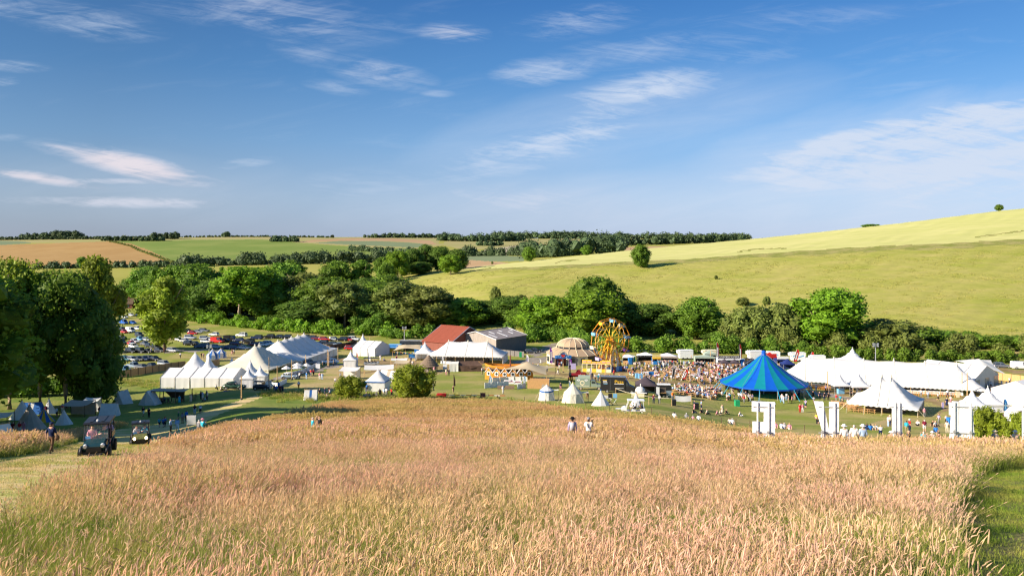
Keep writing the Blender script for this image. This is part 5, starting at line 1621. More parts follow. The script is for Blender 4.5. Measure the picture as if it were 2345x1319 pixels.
def ark():
 p=at(1166,870)
 p=atY(1166,p.y+2.6)
 o=thing('ark_playhouse','orange timber ark-shaped playhouse with a row of gabled fronts and a mast','playhouse',p,R(-3))
 n=6
 Lh=6.0
 pts=[]
 for i in range(n+1):
  t=-1+2*i/n
  pts.append((t*Lh,-2.4+1.7*t*t))
 for i in range(n):
  (x0,y0),(x1,y1)=pts[i],pts[i+1]
  d=Vector((x1-x0,y1-y0,0))
  ln=d.length
  ang=math.atan2(d.y,d.x)
  nb=4
  for k in range(nb):
   a0,a1=k/nb+.01,(k+1)/nb-.01
   def zt(a):
    return 1.75+1.25*(1-abs(a-.5)*2)
   sx0,sx1=a0*ln,a1*ln
   q=MB().prism([(sx0,0),(sx1,0),(sx1,zt(a1)),(sx0,zt(a0))],-.05,.05)
   w=part('plank',q,M_ORANGE,o,loc=(x0,y0,0))
   w.rotation_euler.z=ang
  eb=MB().tube([(0,-.09,1.72),(ln/2,-.09,3.02),(ln,-.09,1.72)],.1,4)
  e=part('gable_edge',eb,M_WPAINT,o,loc=(x0,y0,0))
  e.rotation_euler.z=ang
  f=part('window',MB().box((ln/2,-.1,1.55),(.95,.08,.95)),M_WPAINT,o,loc=(x0,y0,0))
  f.rotation_euler.z=ang
  pn=MB()
  nn=12
  pn.add([(ln/2+.34*math.cos(6.283*j/nn),-.16,1.55+.34*math.sin(6.283*j/nn))for j in range(nn)],[tuple(range(nn))[::-1]])
  part('porthole',pn,M_GLASS,f)
  rb=MB()
  for s in(0,1):
   xa=0 if s==0 else ln
   rb.quad((xa,.05,1.75),(ln/2,.05,3.0),(ln/2,2.2,3.0),(xa,2.2,1.75))if s==1 else rb.quad((ln/2,.05,3.0),(xa,.05,1.75),(xa,2.2,1.75),(ln/2,2.2,3.0))
  r=part('gable_roof',rb,M_BOARD,o,loc=(x0,y0,0))
  r.rotation_euler.z=ang
 ring=[(Lh*1.02*math.cos(a),2.35*math.sin(a)+.2)for a in[2*math.pi*k/24 for k in range(24)]]
 for k in range(24):
  a,b=ring[k],ring[(k+1)%24]
  up0=.55*(abs(a[0])/Lh)**2
  up1=.55*(abs(b[0])/Lh)**2
  part('gunwale_plank',MB().slab((a[0],a[1],2.75+up0),(b[0],b[1],2.75+up1),(b[0],b[1],3.3+up1),(a[0],a[1],3.3+up0),.1),M_ORANGE,o)
 part('deck',MB().prism([(x*.97,y*.97)for x,y in ring],2.7,2.8,plane='xy'),M_WOOD,o)
 part('mast',MB().tube([(.3,.2,0),(.3,.2,5.9)],[.2,.15],8),M_BRICK,o)
 part('boom',MB().tube([(-2.6,.1,2.9),(5.0,.1,3.45)],.1,6),M_WOODD,o)
 part('bowsprit',MB().tube([(-5.8,-.3,3.0),(-7.6,-.6,4.4)],.1,6),M_WOOD,o)
 part('back_wall',MB().prism([(x*.98,y*.98)for x,y in ring if y>.2],0,2.7,plane='xy'),M_ORANGE,o)
ark()
def roundhouse():
 p=at(982,852)
 p=atY(982,p.y+2)
 o=thing('round_hut','round hut with a stepped brown thatched roof','hut',p)
 R0,e,pk=2.7,1.5,4.5
 part('wall',MB().lathe([(R0*.8,0),(R0*.8,e)],16),M_LINEN,o)
 ns=7
 for i in range(ns):
  t0,t1=i/ns,(i+1)/ns
  r0,r1=R0*(1-t0)*1.03+.05,R0*(1-t1)*.98
  z0,z1=e+(pk-e)*t0**.92,e+(pk-e)*t1**.92
  part('thatch_ring',MB().lathe([(r0*.95,z0-.08),(r0,z0-.02),(r0,z0+.08),(max(.05,r1),z1)],18),M_THATCH,o)
 part('doorway',MB().box((.5,-R0*.8,.7),(.9,.2,1.4)),M_DIM,o)
 for k in range(10):
  a=6.283*k/10
  part('post',MB().tube([(R0*.88*math.cos(a),R0*.88*math.sin(a),0),(R0*.88*math.cos(a),R0*.88*math.sin(a),e+.1)],.06,5),M_WOODD,o)
roundhouse()
o=thing('hide_shelter','dark brown hide shelter with a pale cloth end right of the round hut','shelter',at(1068,850),R(3))
part('roof_hide',MB().add([(-2.3,-1.0,1.7),(4.2,-1.3,1.6),(5.0,1.6,2.6),(-2.0,1.6,2.5),(1.2,-1.5,.9)],[(0,4,3),(4,1,2),(4,2,3)]),M_BROWNC,o)
part('wall_hide',wall_panel((-2.2,-1.0,0),(4.3,-1.5,0),0,1.65,8,.12),M_BROWNC,o,True)
part('end_cloth',wall_panel((-4.6,-1.0,0),(-2.2,-1.1,0),0,2.2,6,.1),M_CALICO,o,True)
part('end_cloth',MB().quad((-4.6,-1.0,2.2),(-2.2,-1.1,2.2),(-2.1,1.5,2.5),(-4.4,1.5,2.3)),M_CALICO,o)
for x in(-4.5,-2.2,1.2,4.2):
 part('post',MB().tube([(x,1.5,0),(x,1.5,2.7)],.06,5),M_WOODD,o)
part('guy_rope',MB().tube([(4.2,-1.3,1.6),(7.4,-3.0,0)],.035,4),M_ROPE,o)
o=thing('timber_bar','pale timber hut with an arched hatch under the stretch tent','hut',at(1235,889),R(-5))
for i in range(12):
 part('plank',MB().box((-2.4+i*.4,-1.2,1.0),(.385,.08,2.0)),M_WOOD,o)
for i in range(5):
 part('plank',MB().box((2.25,-1.0+i*.5,1.0),(.08,.48,2.0)),M_BOARD,o)
part('hatch',MB().prism([(1.0+.45*math.cos(math.pi*k/8),.55+.55*math.sin(math.pi*k/8))for k in range(9)]+[(.55,0),(1.45,0)],-1.28,-1.25),M_LINEN,o)
part('back_wall',MB().box((0,1.2,1.0),(4.5,.08,2.0)),M_WOOD,o)
# catering trailers and stalls
def trailer(label,px,Y,w,h,d,rz,m,group=None,deco=None,z0=.45,name='trailer',cat='trailer',side=None,hatch=False):
 o=thing(name,label,cat,atY(px,Y),rz,group)
 part('body',MB().box((0,0,z0+h/2),(w,d,h)),m,o)
 part('roof_cap',MB().box((0,0,z0+h+.05),(w+.12,d+.12,.1)),side or m,o)
 part('overhang',MB().box((-w/2-.3,0,z0+h*.8),(.6,d*.9,h*.36)),m,o)
 for s in(-.25,.05):
  part('wheel',MB().tube([(w*s,-d/2-.02,.34),(w*s,-d/2+.22,.34)],.34,10),M_TYRE,o)
 part('drawbar',MB().tube([(w/2,0,.5),(w/2+1.1,0,.45)],.06,5),M_DARKM,o)
 if hatch:
  part('serving_hatch',MB().box((0,-d/2-.02,z0+h*.55),(w*.7,.06,h*.45)),M_DIM,o)
  part('counter',MB().box((0,-d/2-.2,z0+h*.3),(w*.74,.4,.07)),M_METAL,o)
 if deco=='wave':
  vs=[(-w*.42+w*.84*i/10,-d/2-.01,z0+h*.45+.2*math.sin(i*.9)+k)for i in range(11)for k in(0,.45)]
  part('painted_wave',MB().add(vs,[(2*i,2*i+2,2*i+3,2*i+1)for i in range(10)]),M_SKYP,o)
 if deco=='marks':
  for i in range(3):
   part('painted_mark',MB().box((-w*.25+i*w*.25,-d/2-.01,z0+h*.6),(w*.16,.02,h*.2)),[M_PINKP,M_YEL,M_SKYP][i],o)
 return o
GTR='white refrigerated trailers behind the stalls'
trailer('white box trailer behind the grey striped stall, leftmost of the row',1570,250,4.2,2.4,2.3,R(4),M_WPAINT,GTR)
trailer('off-white box trailer behind the sage green stall',1626,252,4.0,2.2,2.2,R(4),M_CREAMP,GTR)
trailer('plain white box trailer left of the big top peak',1730,248,4.3,2.5,2.3,R(4),M_WPAINT,GTR)
trailer('white trailer with faded painted pictures behind the red canopy',1771,250,3.6,2.0,2.2,R(-3),M_WPAINT,GTR,'marks')
trailer('white trailer with a blue band behind the tall red flag',1827,246,4.2,2.2,2.3,R(-3),M_WPAINT,GTR,'wave')
trailer('white twin-axle trailer with a blue wave behind the long marquee',1873,236,3.8,2.5,2.3,R(-4),M_WPAINT,GTR,'wave')
def lettering(text,size,m,parent,loc,width=None):
 c=bpy.data.curves.new('lettering','FONT')
 c.body=text
 c.size=size
 c.align_x,c.align_y='CENTER','CENTER'
 c.extrude=.012
 c.resolution_u=2
 t=bpy.data.objects.new('tmp',c)
 COL.objects.link(t)
 me=bpy.data.meshes.new_from_object(t.evaluated_get(bpy.context.evaluated_depsgraph_get()))
 bpy.data.objects.remove(t)
 me.materials.clear()
 me.materials.append(m)
 o=link('lettering',me,parent,loc)
 o.rotation_euler=(R(90),0,0)
 if width:
  xs=[v.co.x for v in me.vertices]
  o.scale=(width/(max(xs)-min(xs)),1,1)
 return o
def stall(label,px,base,w,h,d,rz,roofm,front,sign=None,text=None,ybump=0.0,name='food_stall',inside=True,peak=.5,counter=M_WOOD,wallm=None):
 p=at(px,base)
 o=thing(name,label,'stall',p,rz)
 hd=.75
 for x in(-w/2+.06,w/2-.06):
  for y in(-d/2+.06,d/2-.06):
   part('post',MB().box((x,y,h/2),(.1,.1,h)),M_METAL,o)
 part('canopy',MB().add([(-w/2-.1,-d/2-.25,h),(w/2+.1,-d/2-.25,h),(w/2+.1,d/2,h),(-w/2-.1,d/2,h),(-w*.05,0,h+peak),(w*.05,0,h+peak)],[(0,1,5,4),(1,2,5),(2,3,4,5),(3,0,4)]),roofm,o)
 part('fascia',MB().box((0,-d/2-.2,h-.05),(w+.2,.08,.55)),front,o)
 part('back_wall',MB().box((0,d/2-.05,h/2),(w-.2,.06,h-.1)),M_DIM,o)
 for s in(-1,1):
  part('side_wall',MB().box((s*(w/2-.02),.1,h/2),(.05,d-.3,h-.05)),wallm or front,o)
 part('counter',MB().box((0,-d/2+.3,.5),(w-.3,.5,1.0)),counter,o)
 if sign:
  sg=part('sign_board',MB().box((0,-d/2-.22,h+hd/2+.2),(w,.08,hd)),sign,o)
  if text:
   lettering(text,hd*.92,M_WPAINT,sg,(0,-d/2-.29,h+hd/2+.2),w*.96)
 return o
stall('coffee stall with a black sign reading COFFEECOFFEE in white',1665,838,6.4,2.3,3.0,R(2),M_WPAINT,M_WPAINT,M_BLACKP,'COFFEECOFFEE')
stall('sage green catering trailer with a long serving hatch',1612,836,5.6,2.5,2.6,R(-3),M_SAGE,M_SAGE,None,name='sage_stall')
stall('grey striped canopy stall with people crowding its counter',1528,832,6.0,2.2,3.6,R(-6),M_PVC,M_BOARD,None,peak=.9)
stall('timber stall with a yellow lettered sign left of the big top',1711,838,3.4,1.9,2.6,R(0),M_BLACKC,M_YEL,None,counter=M_BLACKP,wallm=M_BLACKP)
stall('black stall with a pale menu board right of the big wheel',1478,832,5.0,2.4,3.4,R(-2),M_WPAINT,M_BLACKP,None,peak=.9,wallm=M_BLACKP)
stall('blue fronted stall under a straw coloured sign',1502,834,2.4,2.1,2.0,R(-2),M_BLUEP,M_YEL,mat('straw_sign',(0.55,0.46,0.19),.7),None,counter=M_BLUEP,wallm=M_BLUEP)
stall('white stall with a dark hatch beside the big wheel',1438,833,3.2,2.3,2.6,R(-8),M_WPAINT,M_WPAINT,None)
stall('red canopy stall with a red sign beside the big top peak',1762,833,3.2,2.3,3.0,R(0),M_REDC,M_RED,M_RED,None,peak=1.1)
stall('blue stall with a white sign board right of the big top peak',1788,838,3.4,2.1,3.0,R(2),M_NAVYC,M_NAVYC,M_WPAINT,None,peak=.4)
part_o=None
gazebo('navy pop-up gazebo with a dark side wall behind the white sign board',atY(1803,224),3.2,2.3,3.6,M_NAVYC,M_NAVYC,'RB')
gazebo('black gazebo behind the timber stall',atY(1722,228),3.4,2.2,3.3,M_BLACKC,M_BLACKC,'B')
gazebo('charcoal gazebo behind the coffee stall, left one',atY(1659,226),2.6,2.2,3.2,M_PURPC,None,'')
gazebo('charcoal gazebo behind the coffee stall, right one',atY(1682,226),2.4,2.2,3.2,M_PURPC,None,'')
gazebo('red pop-up gazebo between the two red flags',atY(1848,214),4.4,2.0,3.1,M_REDC,M_REDC,'',R(8))
p,m=mp(1482,905)
gazebo('dark plum gazebo with black side walls by the wood-fired oven',Vector((p.x,p.y+2,p.z)),45*m,2.1,3.7,M_PURPC,M_BLACKC,'RB',R(-6))
stall('dark sage tent peak behind the sage green trailer',1625,829,3.4,2.6,2.2,R(0),M_SAGE,M_SAGE,None,peak=1.0)
for i,(px,Y,m_,lab)in enumerate([(1666,236,M_GREENP,'green portable toilet behind the coffee stall'),(1700,234,M_BLUEP,'blue portable toilet behind the timber stall'),(1596,240,M_BLUEP,'blue portable toilet behind the sage trailer'),(2030,214,M_BLUEP,'blue portable toilet behind the long marquee, left one'),(2036,214,M_BLUEP,'blue portable toilet behind the long marquee, right one'),(2173,212,M_BLUEP,'blue portable toilet beside the flatbed trailer'),(1912,226,M_BLUEP,'blue portable toilet left of the tall pagoda peak'),(1904,227,M_BLUEP,'blue portable toilet at the far left of the marquee back'),(1923,226,M_GREENP,'green portable toilet left of the tall pagoda peak'),(1563-113,238,M_GREENP,'green cabin behind the black stall'),(1512,238,M_GREENP,'green cabin behind the straw coloured sign'),(1443,236,M_BLUEP,'blue cabin behind the white hatch stall')]):
 o=thing('portable_toilet',lab,'toilet',atY(px,Y),R(5),'portable toilets behind the stalls')
 part('cabin',MB().box((0,0,1.05),(1.1,1.1,2.1)),m_,o)
 part('roof',MB().box((0,0,2.2),(1.16,1.16,.14),taper=.85),M_WPAINT,o)
 part('door',MB().box((0,-.56,1.0),(.75,.03,1.8)),m_,o)
for px,Y,m_,w,lab in[(904,272,M_BLUEP,4.2,'blue container behind the gabled frame tent'),(963,268,M_BLUEP,3.6,'blue container behind the beige canopy'),(905,266,M_YEL,3.6,'yellow machine cabin beside the blue container')]:
 o=thing('container',lab,'container',atY(px,Y),R(-8))
 part('body',MB().box((0,0,1.15),(w,2.4,2.2 if m_ is M_BLUEP else 1.4)),m_,o)
 for i in range(6):
  part('side_rib',MB().box((-w/2+w*(i+.5)/6,-1.23,1.15),(.12,.06,1.2)),m_,o)
 part('roof_panel',MB().box((0,0,2.3 if m_ is M_BLUEP else 1.9),(w+.1,2.5,.08)),M_SKYP,o)
# the big letters, seen from behind
def letter(label,px,Y,strokes,w,h,rz,posts):
 p=atY(px,Y)
 o=thing('giant_letter',label,'letter',p,rz,'giant white letters standing in the grass')
 body=MB()
 for poly in strokes:
  q=[((-x)*w,z*h)for x,z in poly]
  body.prism(q[::-1],-.06,.06)
 part('letter_face',body,M_WPAINT,o)
 for x in posts:
  part('batten',MB().box((-x*w,-.10,h*.5),(.09,.08,h*.98)),M_WPAINT,o)
  part('scaffold_pole',MB().tube([(-x*w-.07,-.26,-.4),(-x*w-.07,-.26,h*.46)],.035,6),M_METAL,o)
  part('clamp',MB().box((-x*w-.05,-.22,h*.42),(.16,.16,.1)),M_METAL,o)
 for z in(.9,.385):
  part('rail',MB().box((-(posts[0]+posts[-1])/2*w,-.085,h*z),(abs(posts[0]-posts[-1])*w+.55,.05,.05)),M_METAL,o)
 return o
mL=52.5/F
hL=3.35
box_=lambda x0,x1,z0,z1:[(x0,z0),(x1,z0),(x1,z1),(x0,z1)]
letter('giant white letter E seen from behind, leftmost in the grass',1748,52.5,[box_(-.5,-.02,0,1),box_(-.02,.5,.80,1),box_(-.02,.47,.375,.60),box_(-.02,.5,0,.17)],1.46,hL,R(-12),[-.22,.26])
letter('giant white letter K seen from behind, second from the left',1892,52.5,[box_(-.5,-.12,0,1),[(-.12,.42),(.13,1),(.5,1),(.16,.42),(-.12,.30)],[(-.12,.42),(.16,.42),(.42,0),(.08,0),(-.12,.30)]],1.56,hL,R(-12),[-.32,.14])
letter('giant white letter L seen from behind, its foot hidden by grass',2043,52.5,[box_(-.5,.0,0,1),box_(.0,.5,0,.12)],1.2,hL,R(-12),[-.34,-.12])
letter('giant white letter A seen from behind, covering the pagoda',2203,52.5,[[(-.5,0),(-.22,0),(-.14,.34),(-.33,1),(-.33,1)][:3]+[(-.10,1),(-.36,1)],[(.5,0),(.36,1),(.10,1),(.14,.34),(.22,0)],box_(-.145,.145,.30,1)],1.62,hL,R(-12),[-.3,.3])
letter('giant white letter H seen from behind, cut by the right edge',2372,52.5,[box_(-.5,-.2,0,1),box_(.2,.5,0,1),box_(-.2,.2,.4,.62)],1.6,hL,R(-12),[-.34,.34])
# fences, posts, poles
def fence(label,pts,h,nb,m,name='fence',post_m=None,gap=.02,post=True):
 o=thing(name,label,'fence',pts[0])
 p0=pts[0]
 for a,b in zip(pts,pts[1:]):
  n=max(1,int(round((b-a).length/nb)))
  for i in range(n):
   c,d=a.lerp(b,i/n),a.lerp(b,(i+1)/n)
   c.z,d.z=gzf(c.x,c.y),gzf(d.x,d.y)
   k=(d-c).normalized()*gap
   q=MB().slab(c+k-p0,d-k-p0,d-k-p0+Vector((0,0,h)),c+k-p0+Vector((0,0,h)),.06)
   part('panel',q,m,o)
   if post:
    part('post',MB().box((c.x-p0.x,c.y-p0.y-.08,c.z-p0.z+h/2),(.12,.12,h+.1)),post_m or m,o)
 return o
fence('brown close-boarded fence between the car park and the white marquee',[at(266,866),at(300,861),at(350,853),at(392,846),at(425,842)],1.9,2.2,M_WOOD,post_m=M_WOODD)
fence('timber panel fence behind the people at the right edge',[at(2276,869),at(2315,874),at(2400,884)],1.9,2.4,M_WOOD)
fence('low white picket fence round the terrace nearest the dark vintage tourer',[at(609,884),at(636,887),at(657,876)],1.0,1.6,M_WPAINT)
fence('low white fence along the grey path beside the parasols',[at(657,864),at(690,856),at(715,845),at(733,836)],1.1,1.7,M_WPAINT)
fence('white fence panel round the sunken bar terrace, long front side',[at(1110,889),at(1140,887),at(1165,885)],1.2,1.8,M_WPAINT)
fence('white back fence of the bar terrace',[at(1128,876),at(1160,874),at(1208,874)],1.2,1.9,M_WPAINT)
fence('white fence panel right of the wicker sofas',[at(1185,891),at(1204,889)],1.1,1.2,M_WPAINT)
fence('brown screen fence beside the red parked cars',[at(752,802),at(785,796),at(818,790)],1.6,2.0,M_BROWNC)
fence('timber screen beside the brown screen fence',[at(738,800),at(756,806)],1.8,1.5,M_WOOD)
fence('timber yard fence behind the striped pavilions',[at(484,840),at(503,836)],1.8,1.5,M_WOOD)
fence('dark boarded yard fence beside the grey barn',[at(1140,812),at(1178,816),at(1200,818)],1.8,2.0,M_BOARDD)
GP='thin posts along the foot of the meadow'
POSTS=[(1115,921,'beside the chair back'),(1201,923,'left of the blue-trimmed pavilion'),(1227,930,'below the blue-trimmed pavilion'),(1249,930,'in front of the blue-trimmed pavilion'),(1295,936,'in front of the cream round tent'),(1341,941,'right of the cream round tent'),(1395,946,'below the blue-tipped tent'),(1442,948,'below the golf cart front wheel'),(1492,951,'behind the golf cart'),(1652,974,'left of the sitting couple'),(1685,976,'right of the sitting couple'),(1717,980,'left of the letter E'),(1842,992,'left of the letter K')]
for x,y,w in POSTS:
 o=tag(link('fence_post',MB().tube([(0,0,-.2),(.02,0,1.15)],.05,5).mesh('fence_post',M_WOODD),None,at(x,y)),'thin wooden post '+w,'post',GP)
GW2='timber lamp poles'
LP=[(616,893,818,'in front of the blue-shirted group'),(553,915,860,'in front of the dark vintage saloon'),(635,876,838,'at the terrace fence'),(668,870,823,'beside the white board'),(700,841,812,'left of the classic car'),(750,840,800,'right of the classic car'),(774,826,795,'by the brown screen fence'),(753,840,806,'beside the grey path'),(847,806,772,'at the gabled frame tent'),(1128,836,795,'before the long middle marquee'),(1479,851,831,'among the tables below the black stall'),(1532,843,824,'among the tables left of the striped stall'),(1583,843,813,'right of the striped stall'),(1627,836,803,'before the sage trailer'),(1580,877,838,'beside the red and white flag'),(2057,890,868,'before the long marquee'),(2203,905,852,'at the right end of the long marquee'),(2215,910,852,'by the far corner of the long marquee'),(1386,861,840,'below the wheel fence'),(1290,853,832,'beside the dome tent entrance'),(1895,898,850,'left of the entrance pagodas'),(870,848,836,'on the brown lawn')]
for x,b,t,w in LP:
 p=at(x,b)
 h=(HY-t)*p.y/F-p.z
 o=thing('timber_pole','slim pine pole '+w,'pole',p,0,GW2)
 part('pole',MB().tube([(0,0,-.2),(0,0,h)],[.11,.085],6),M_POLE,o)
 part('base_weight',MB().lathe([(.28,0),(.22,.25),(.1,.3)],8),M_DARKM,o)
for px,Y,base,top,lab in[(926,285,None,748,'tall white light mast before the dark trees'),(2005,212,None,786,'tall light mast behind the long marquee'),(479,240,None,790,'slim white mast behind the striped pavilions')]:
 p=atY(px,Y)
 h=(HY-top)*p.y/F-p.z
 o=thing('light_mast',lab,'light mast',p)
 part('mast',MB().tube([(0,0,0),(0,0,h*.55),(0,0,h)],[.16,.11,.07],6),M_METAL,o)
 for k in range(4):
  part('floodlight',MB().box((-.55+(k%2)*1.1,-.1,h-.15-(k//2)*.55),(.45,.25,.4)),M_METAL,o)
 part('crossbar',MB().box((0,0,h-.4),(1.2,.08,.08)),M_METAL,o)
 part('base',MB().box((0,0,.6),(1.6,1.2,1.1)),M_METAL,o)
# flags, banners, boards
def feather(label,px,base,top,wpx,m,lean=0.0,stripe=None,Y=None,group='feather flags'):
 p=at(px,base)if Y is None else atY(px,Y)
 k=p.y/F
 h=(HY-top)*k-p.z
 w=wpx*k
 o=thing('feather_flag',label,'flag',p,0,group)
 z0=h*.16
 ln=math.tan(R(lean))
 n=7
 vs,vp=[],[]
 for i in range(n+1):
  t=i/n
  z=z0+(h-z0)*t
  ww=w*(1-max(0,t-.75)*2.2)
  x=ln*z
  y=.05*math.sin(t*5)
  vs+=[(x,y,z),(x+ww*.5,y+.05,z-.02),(x+ww,y,z-.05)]
 part('cloth',MB().add(vs,[(3*i+j,3*i+j+1,3*i+j+4,3*i+j+3)for i in range(n)for j in(0,1)]),m,o)
 part('pole',MB().tube([(0,0,0),(ln*h*.5,0,h*.5),(ln*h,0,h)],.035,5),M_METAL,o)
 if stripe:
  vs=[]
  for i in range(1,n-1):
   z=z0+(h-z0)*i/n
   vs+=[(ln*z+w*.34,-.03+.05*math.sin(i/n*5),z),(ln*z+w*.66,-.03+.05*math.sin(i/n*5),z)]
  part('printed_stripe',MB().add(vs,[(2*i,2*i+1,2*i+3,2*i+2)for i in range(n-3)]),stripe,o)
 return o
feather('maroon banner flag left of the coffee stall sign',1641,832,784,5.5,M_DRED,0,M_WPAINT)
feather('maroon banner flag right of the coffee stall sign',1693,833,788,5.5,M_DRED,0,M_WPAINT)
feather('red and white leaning flag left of the white blue-band trailer',1815,833,800,8,M_RED,17,M_WPAINT)
feather('red and white leaning flag nearest the twin-axle trailer',1847,836,806,8,M_RED,22,M_WPAINT)
feather('orange-red leaning flag with a white stripe among the tables',1559,872,846,8,M_RED,24,M_WPAINT)
feather('dark leaning flag on a timber pole among the tables',1537,873,834,6,M_BOARD,8,M_BLACKP)
feather('purple flag with a pale stripe among the tables',1596,868,842,6,M_LILAC,6,M_WPAINT)
feather('blue printed flag above the left entrance pagoda',1914,872,843,7,M_NAVYC,10,M_WPAINT)
feather('tall lilac flag right of the entrance pagodas',1991,893,859,7,M_LILAC,3,M_WPAINT)
feather('yellow flag left of the entrance pagodas',1906,878,855,3.5,M_YEL,3)
feather('blue flag beside the bush at the right edge',2297,945,914,9,M_BLUEP,4,M_SKYP)
feather('purple flag above the dome tent entrance',1259,838,795,6,M_PURP,0,M_WPAINT)
feather('dark purple flag right of the dome entrance',1301,848,821,7,M_PURP,5,M_LILAC)
feather('white flag in the yard before the grey barn',1205,836,812,6,M_WPAINT,0,M_LILAC)
feather('small white flag left of the dome tent',1235,832,822,4,M_WPAINT,0)
feather('pale blue flag at the left corner of the bar terrace',1118,884,860,6,M_SKYP,8,M_WPAINT)
feather('pale blue flag among the bar sofas',1197,886,860,4.5,M_SKYP,8,M_WPAINT)
feather('blue and white flag before the timber bar',1245,876,862,4,M_SKYP,0,M_WPAINT)
feather('slim white flag before the traction engine tender',1350,860,842,3.5,M_LILAC,4,M_WPAINT)
feather('white flag at the left of the green catering truck',1303,888,871,4,M_WPAINT,0,M_SKYP)
feather('dark green flag left of the gabled frame tent',834,810,788,6,M_DGREEN,8)
feather('pink flag on the brown lawn beside the small pagoda',816,824,808,4,M_PINKP,0)
feather('red flag on the corner of the glazed frame tent',2262,850,824,3.5,M_RED,2,M_BLUEP)
feather('slim white flag beside the round hut',1012,836,816,3.5,M_WPAINT,0)
feather('white flag among the shuttle cart passengers',843,832,808,5,M_WPAINT,0)
def board(label,px,base,top,wpx,m,rz=0.0,name='sign_board',legs=M_WOOD,Y=None,thick=.06,lift=.12):
 p=at(px,base)if Y is None else atY(px,Y)
 k=p.y/F
 h,w=(HY-top)*k-p.z,wpx*k
 o=thing(name,label,'board',p,rz)
 z0=h*lift
 part('board',MB().box((0,0,(z0+h)/2),(w,thick,h-z0)),m,o)
 for s in(-1,1):
  part('leg',MB().box((s*w*.49,.06,h/2),(.07,.07,h+.05)),legs,o)
 return o
board('white notice board among the walkers at the left, seen from behind',438,975,951,20,M_WPAINT,R(6))
board('small white panel on the terrace beside a pine pole',666,868,852,8,M_WPAINT)
board('white display case beside the classic cars',728,846,833,10,M_WPAINT)
board('small white board beside the round hut',1019,847,834,9,M_WPAINT)
board('pale information board behind the dark purple flag',1313,848,832,12,M_LILAC)
board('green sign board beside the barn yard',1192,820,806,6,M_GREENP)
board('round green sign on the timber fence at the right',2285,868,855,8,M_GREENP)
board('white low board at the end of the long marquee chairs',2159,936,921,5,M_LILAC)
board('pale panel on the long marquee front pole',2194,912,896,7,M_CREAMP)
o=thing('cloth_banner','white cloth banner strung between two posts','banner',at(1564,926),R(-2))
n=8
vs=[]
for i in range(n+1):
 t=i/n
 sg=-.18*4*t*(1-t)
 vs+=[(-1.55+3.1*t,.05*math.sin(t*7),.62+sg*.7),(-1.55+3.1*t,0,1.75+sg)]
part('cloth',MB().add(vs,[(2*i,2*i+2,2*i+3,2*i+1)for i in range(n)]),M_WHITE,o,True)
for x in(-1.6,1.6):
 part('post',MB().tube([(x,0,0),(x,0,1.85)],.045,5),M_POLE,o)
o=thing('cloth_banner','white sheet hung between the conical tents','banner',at(1391,922),R(0))
part('cloth',MB().add([(-.7,0,.8),(.6,0,.75),(.6,0,1.4),(-.1,.03,1.3),(-.7,0,1.45)],[(0,1,2,3,4)]),M_WHITE,o)
part('post',MB().tube([(-.72,0,0),(-.72,0,1.5)],.04,5).tube([(.62,0,0),(.62,0,1.5)],.04,5),M_POLE,o)
for a,b,lab in[((1003,911),(1158,913),'red and white barrier tape along the meadow edge'),]:
 A,B=at(*a),at(*b)
 o=thing('barrier_tape',lab,'tape',A)
 n=12
 d=B-A
 for i in range(n):
  c,e=A.lerp(B,i/n),A.lerp(B,(i+.94)/n)
  q=MB().quad(Vector((c.x,c.y,gzf(c.x,c.y)+.55))-A,Vector((e.x,e.y,gzf(e.x,e.y)+.55))-A,Vector((e.x,e.y,gzf(e.x,e.y)+.67))-A,Vector((c.x,c.y,gzf(c.x,c.y)+.67))-A)
  part('tape_piece',q,M_RED if i%2 else M_WPAINT,o)
  if i%3==0:
   part('post',MB().tube([Vector((c.x,c.y,gzf(c.x,c.y)))-A,Vector((c.x,c.y,gzf(c.x,c.y)+.9))-A],.03,4),M_DARKM,o)
o=thing('rope_barrier','rope strung on posts in front of the catering vans','rope',at(1410,918))
p0=at(1410,918)
pts=[at(1410,905),at(1460,921),at(1538,930),at(1486,927)]
for q in pts:
 part('post',MB().tube([q-p0,q-p0+Vector((0,0,1.5))],.05,5),M_POLE,o)
for a,b in zip(pts,pts[1:]):
 part('rope',MB().tube([a-p0+Vector((0,0,1.4)),(a+b)/2-p0+Vector((0,0,1.25)),b-p0+Vector((0,0,1.4))],.04,4),M_ROPE,o)
o=thing('timber_prop','tall grey timber post with a leaning brace on the camp lawn','post',at(249,898))
part('post',MB().box((.35,0,1.1),(.32,.3,2.3)),M_BOARD,o)
part('brace',MB().tube([(-.9,0,0),(.3,0,1.9)],.11,5),M_WOODD,o)
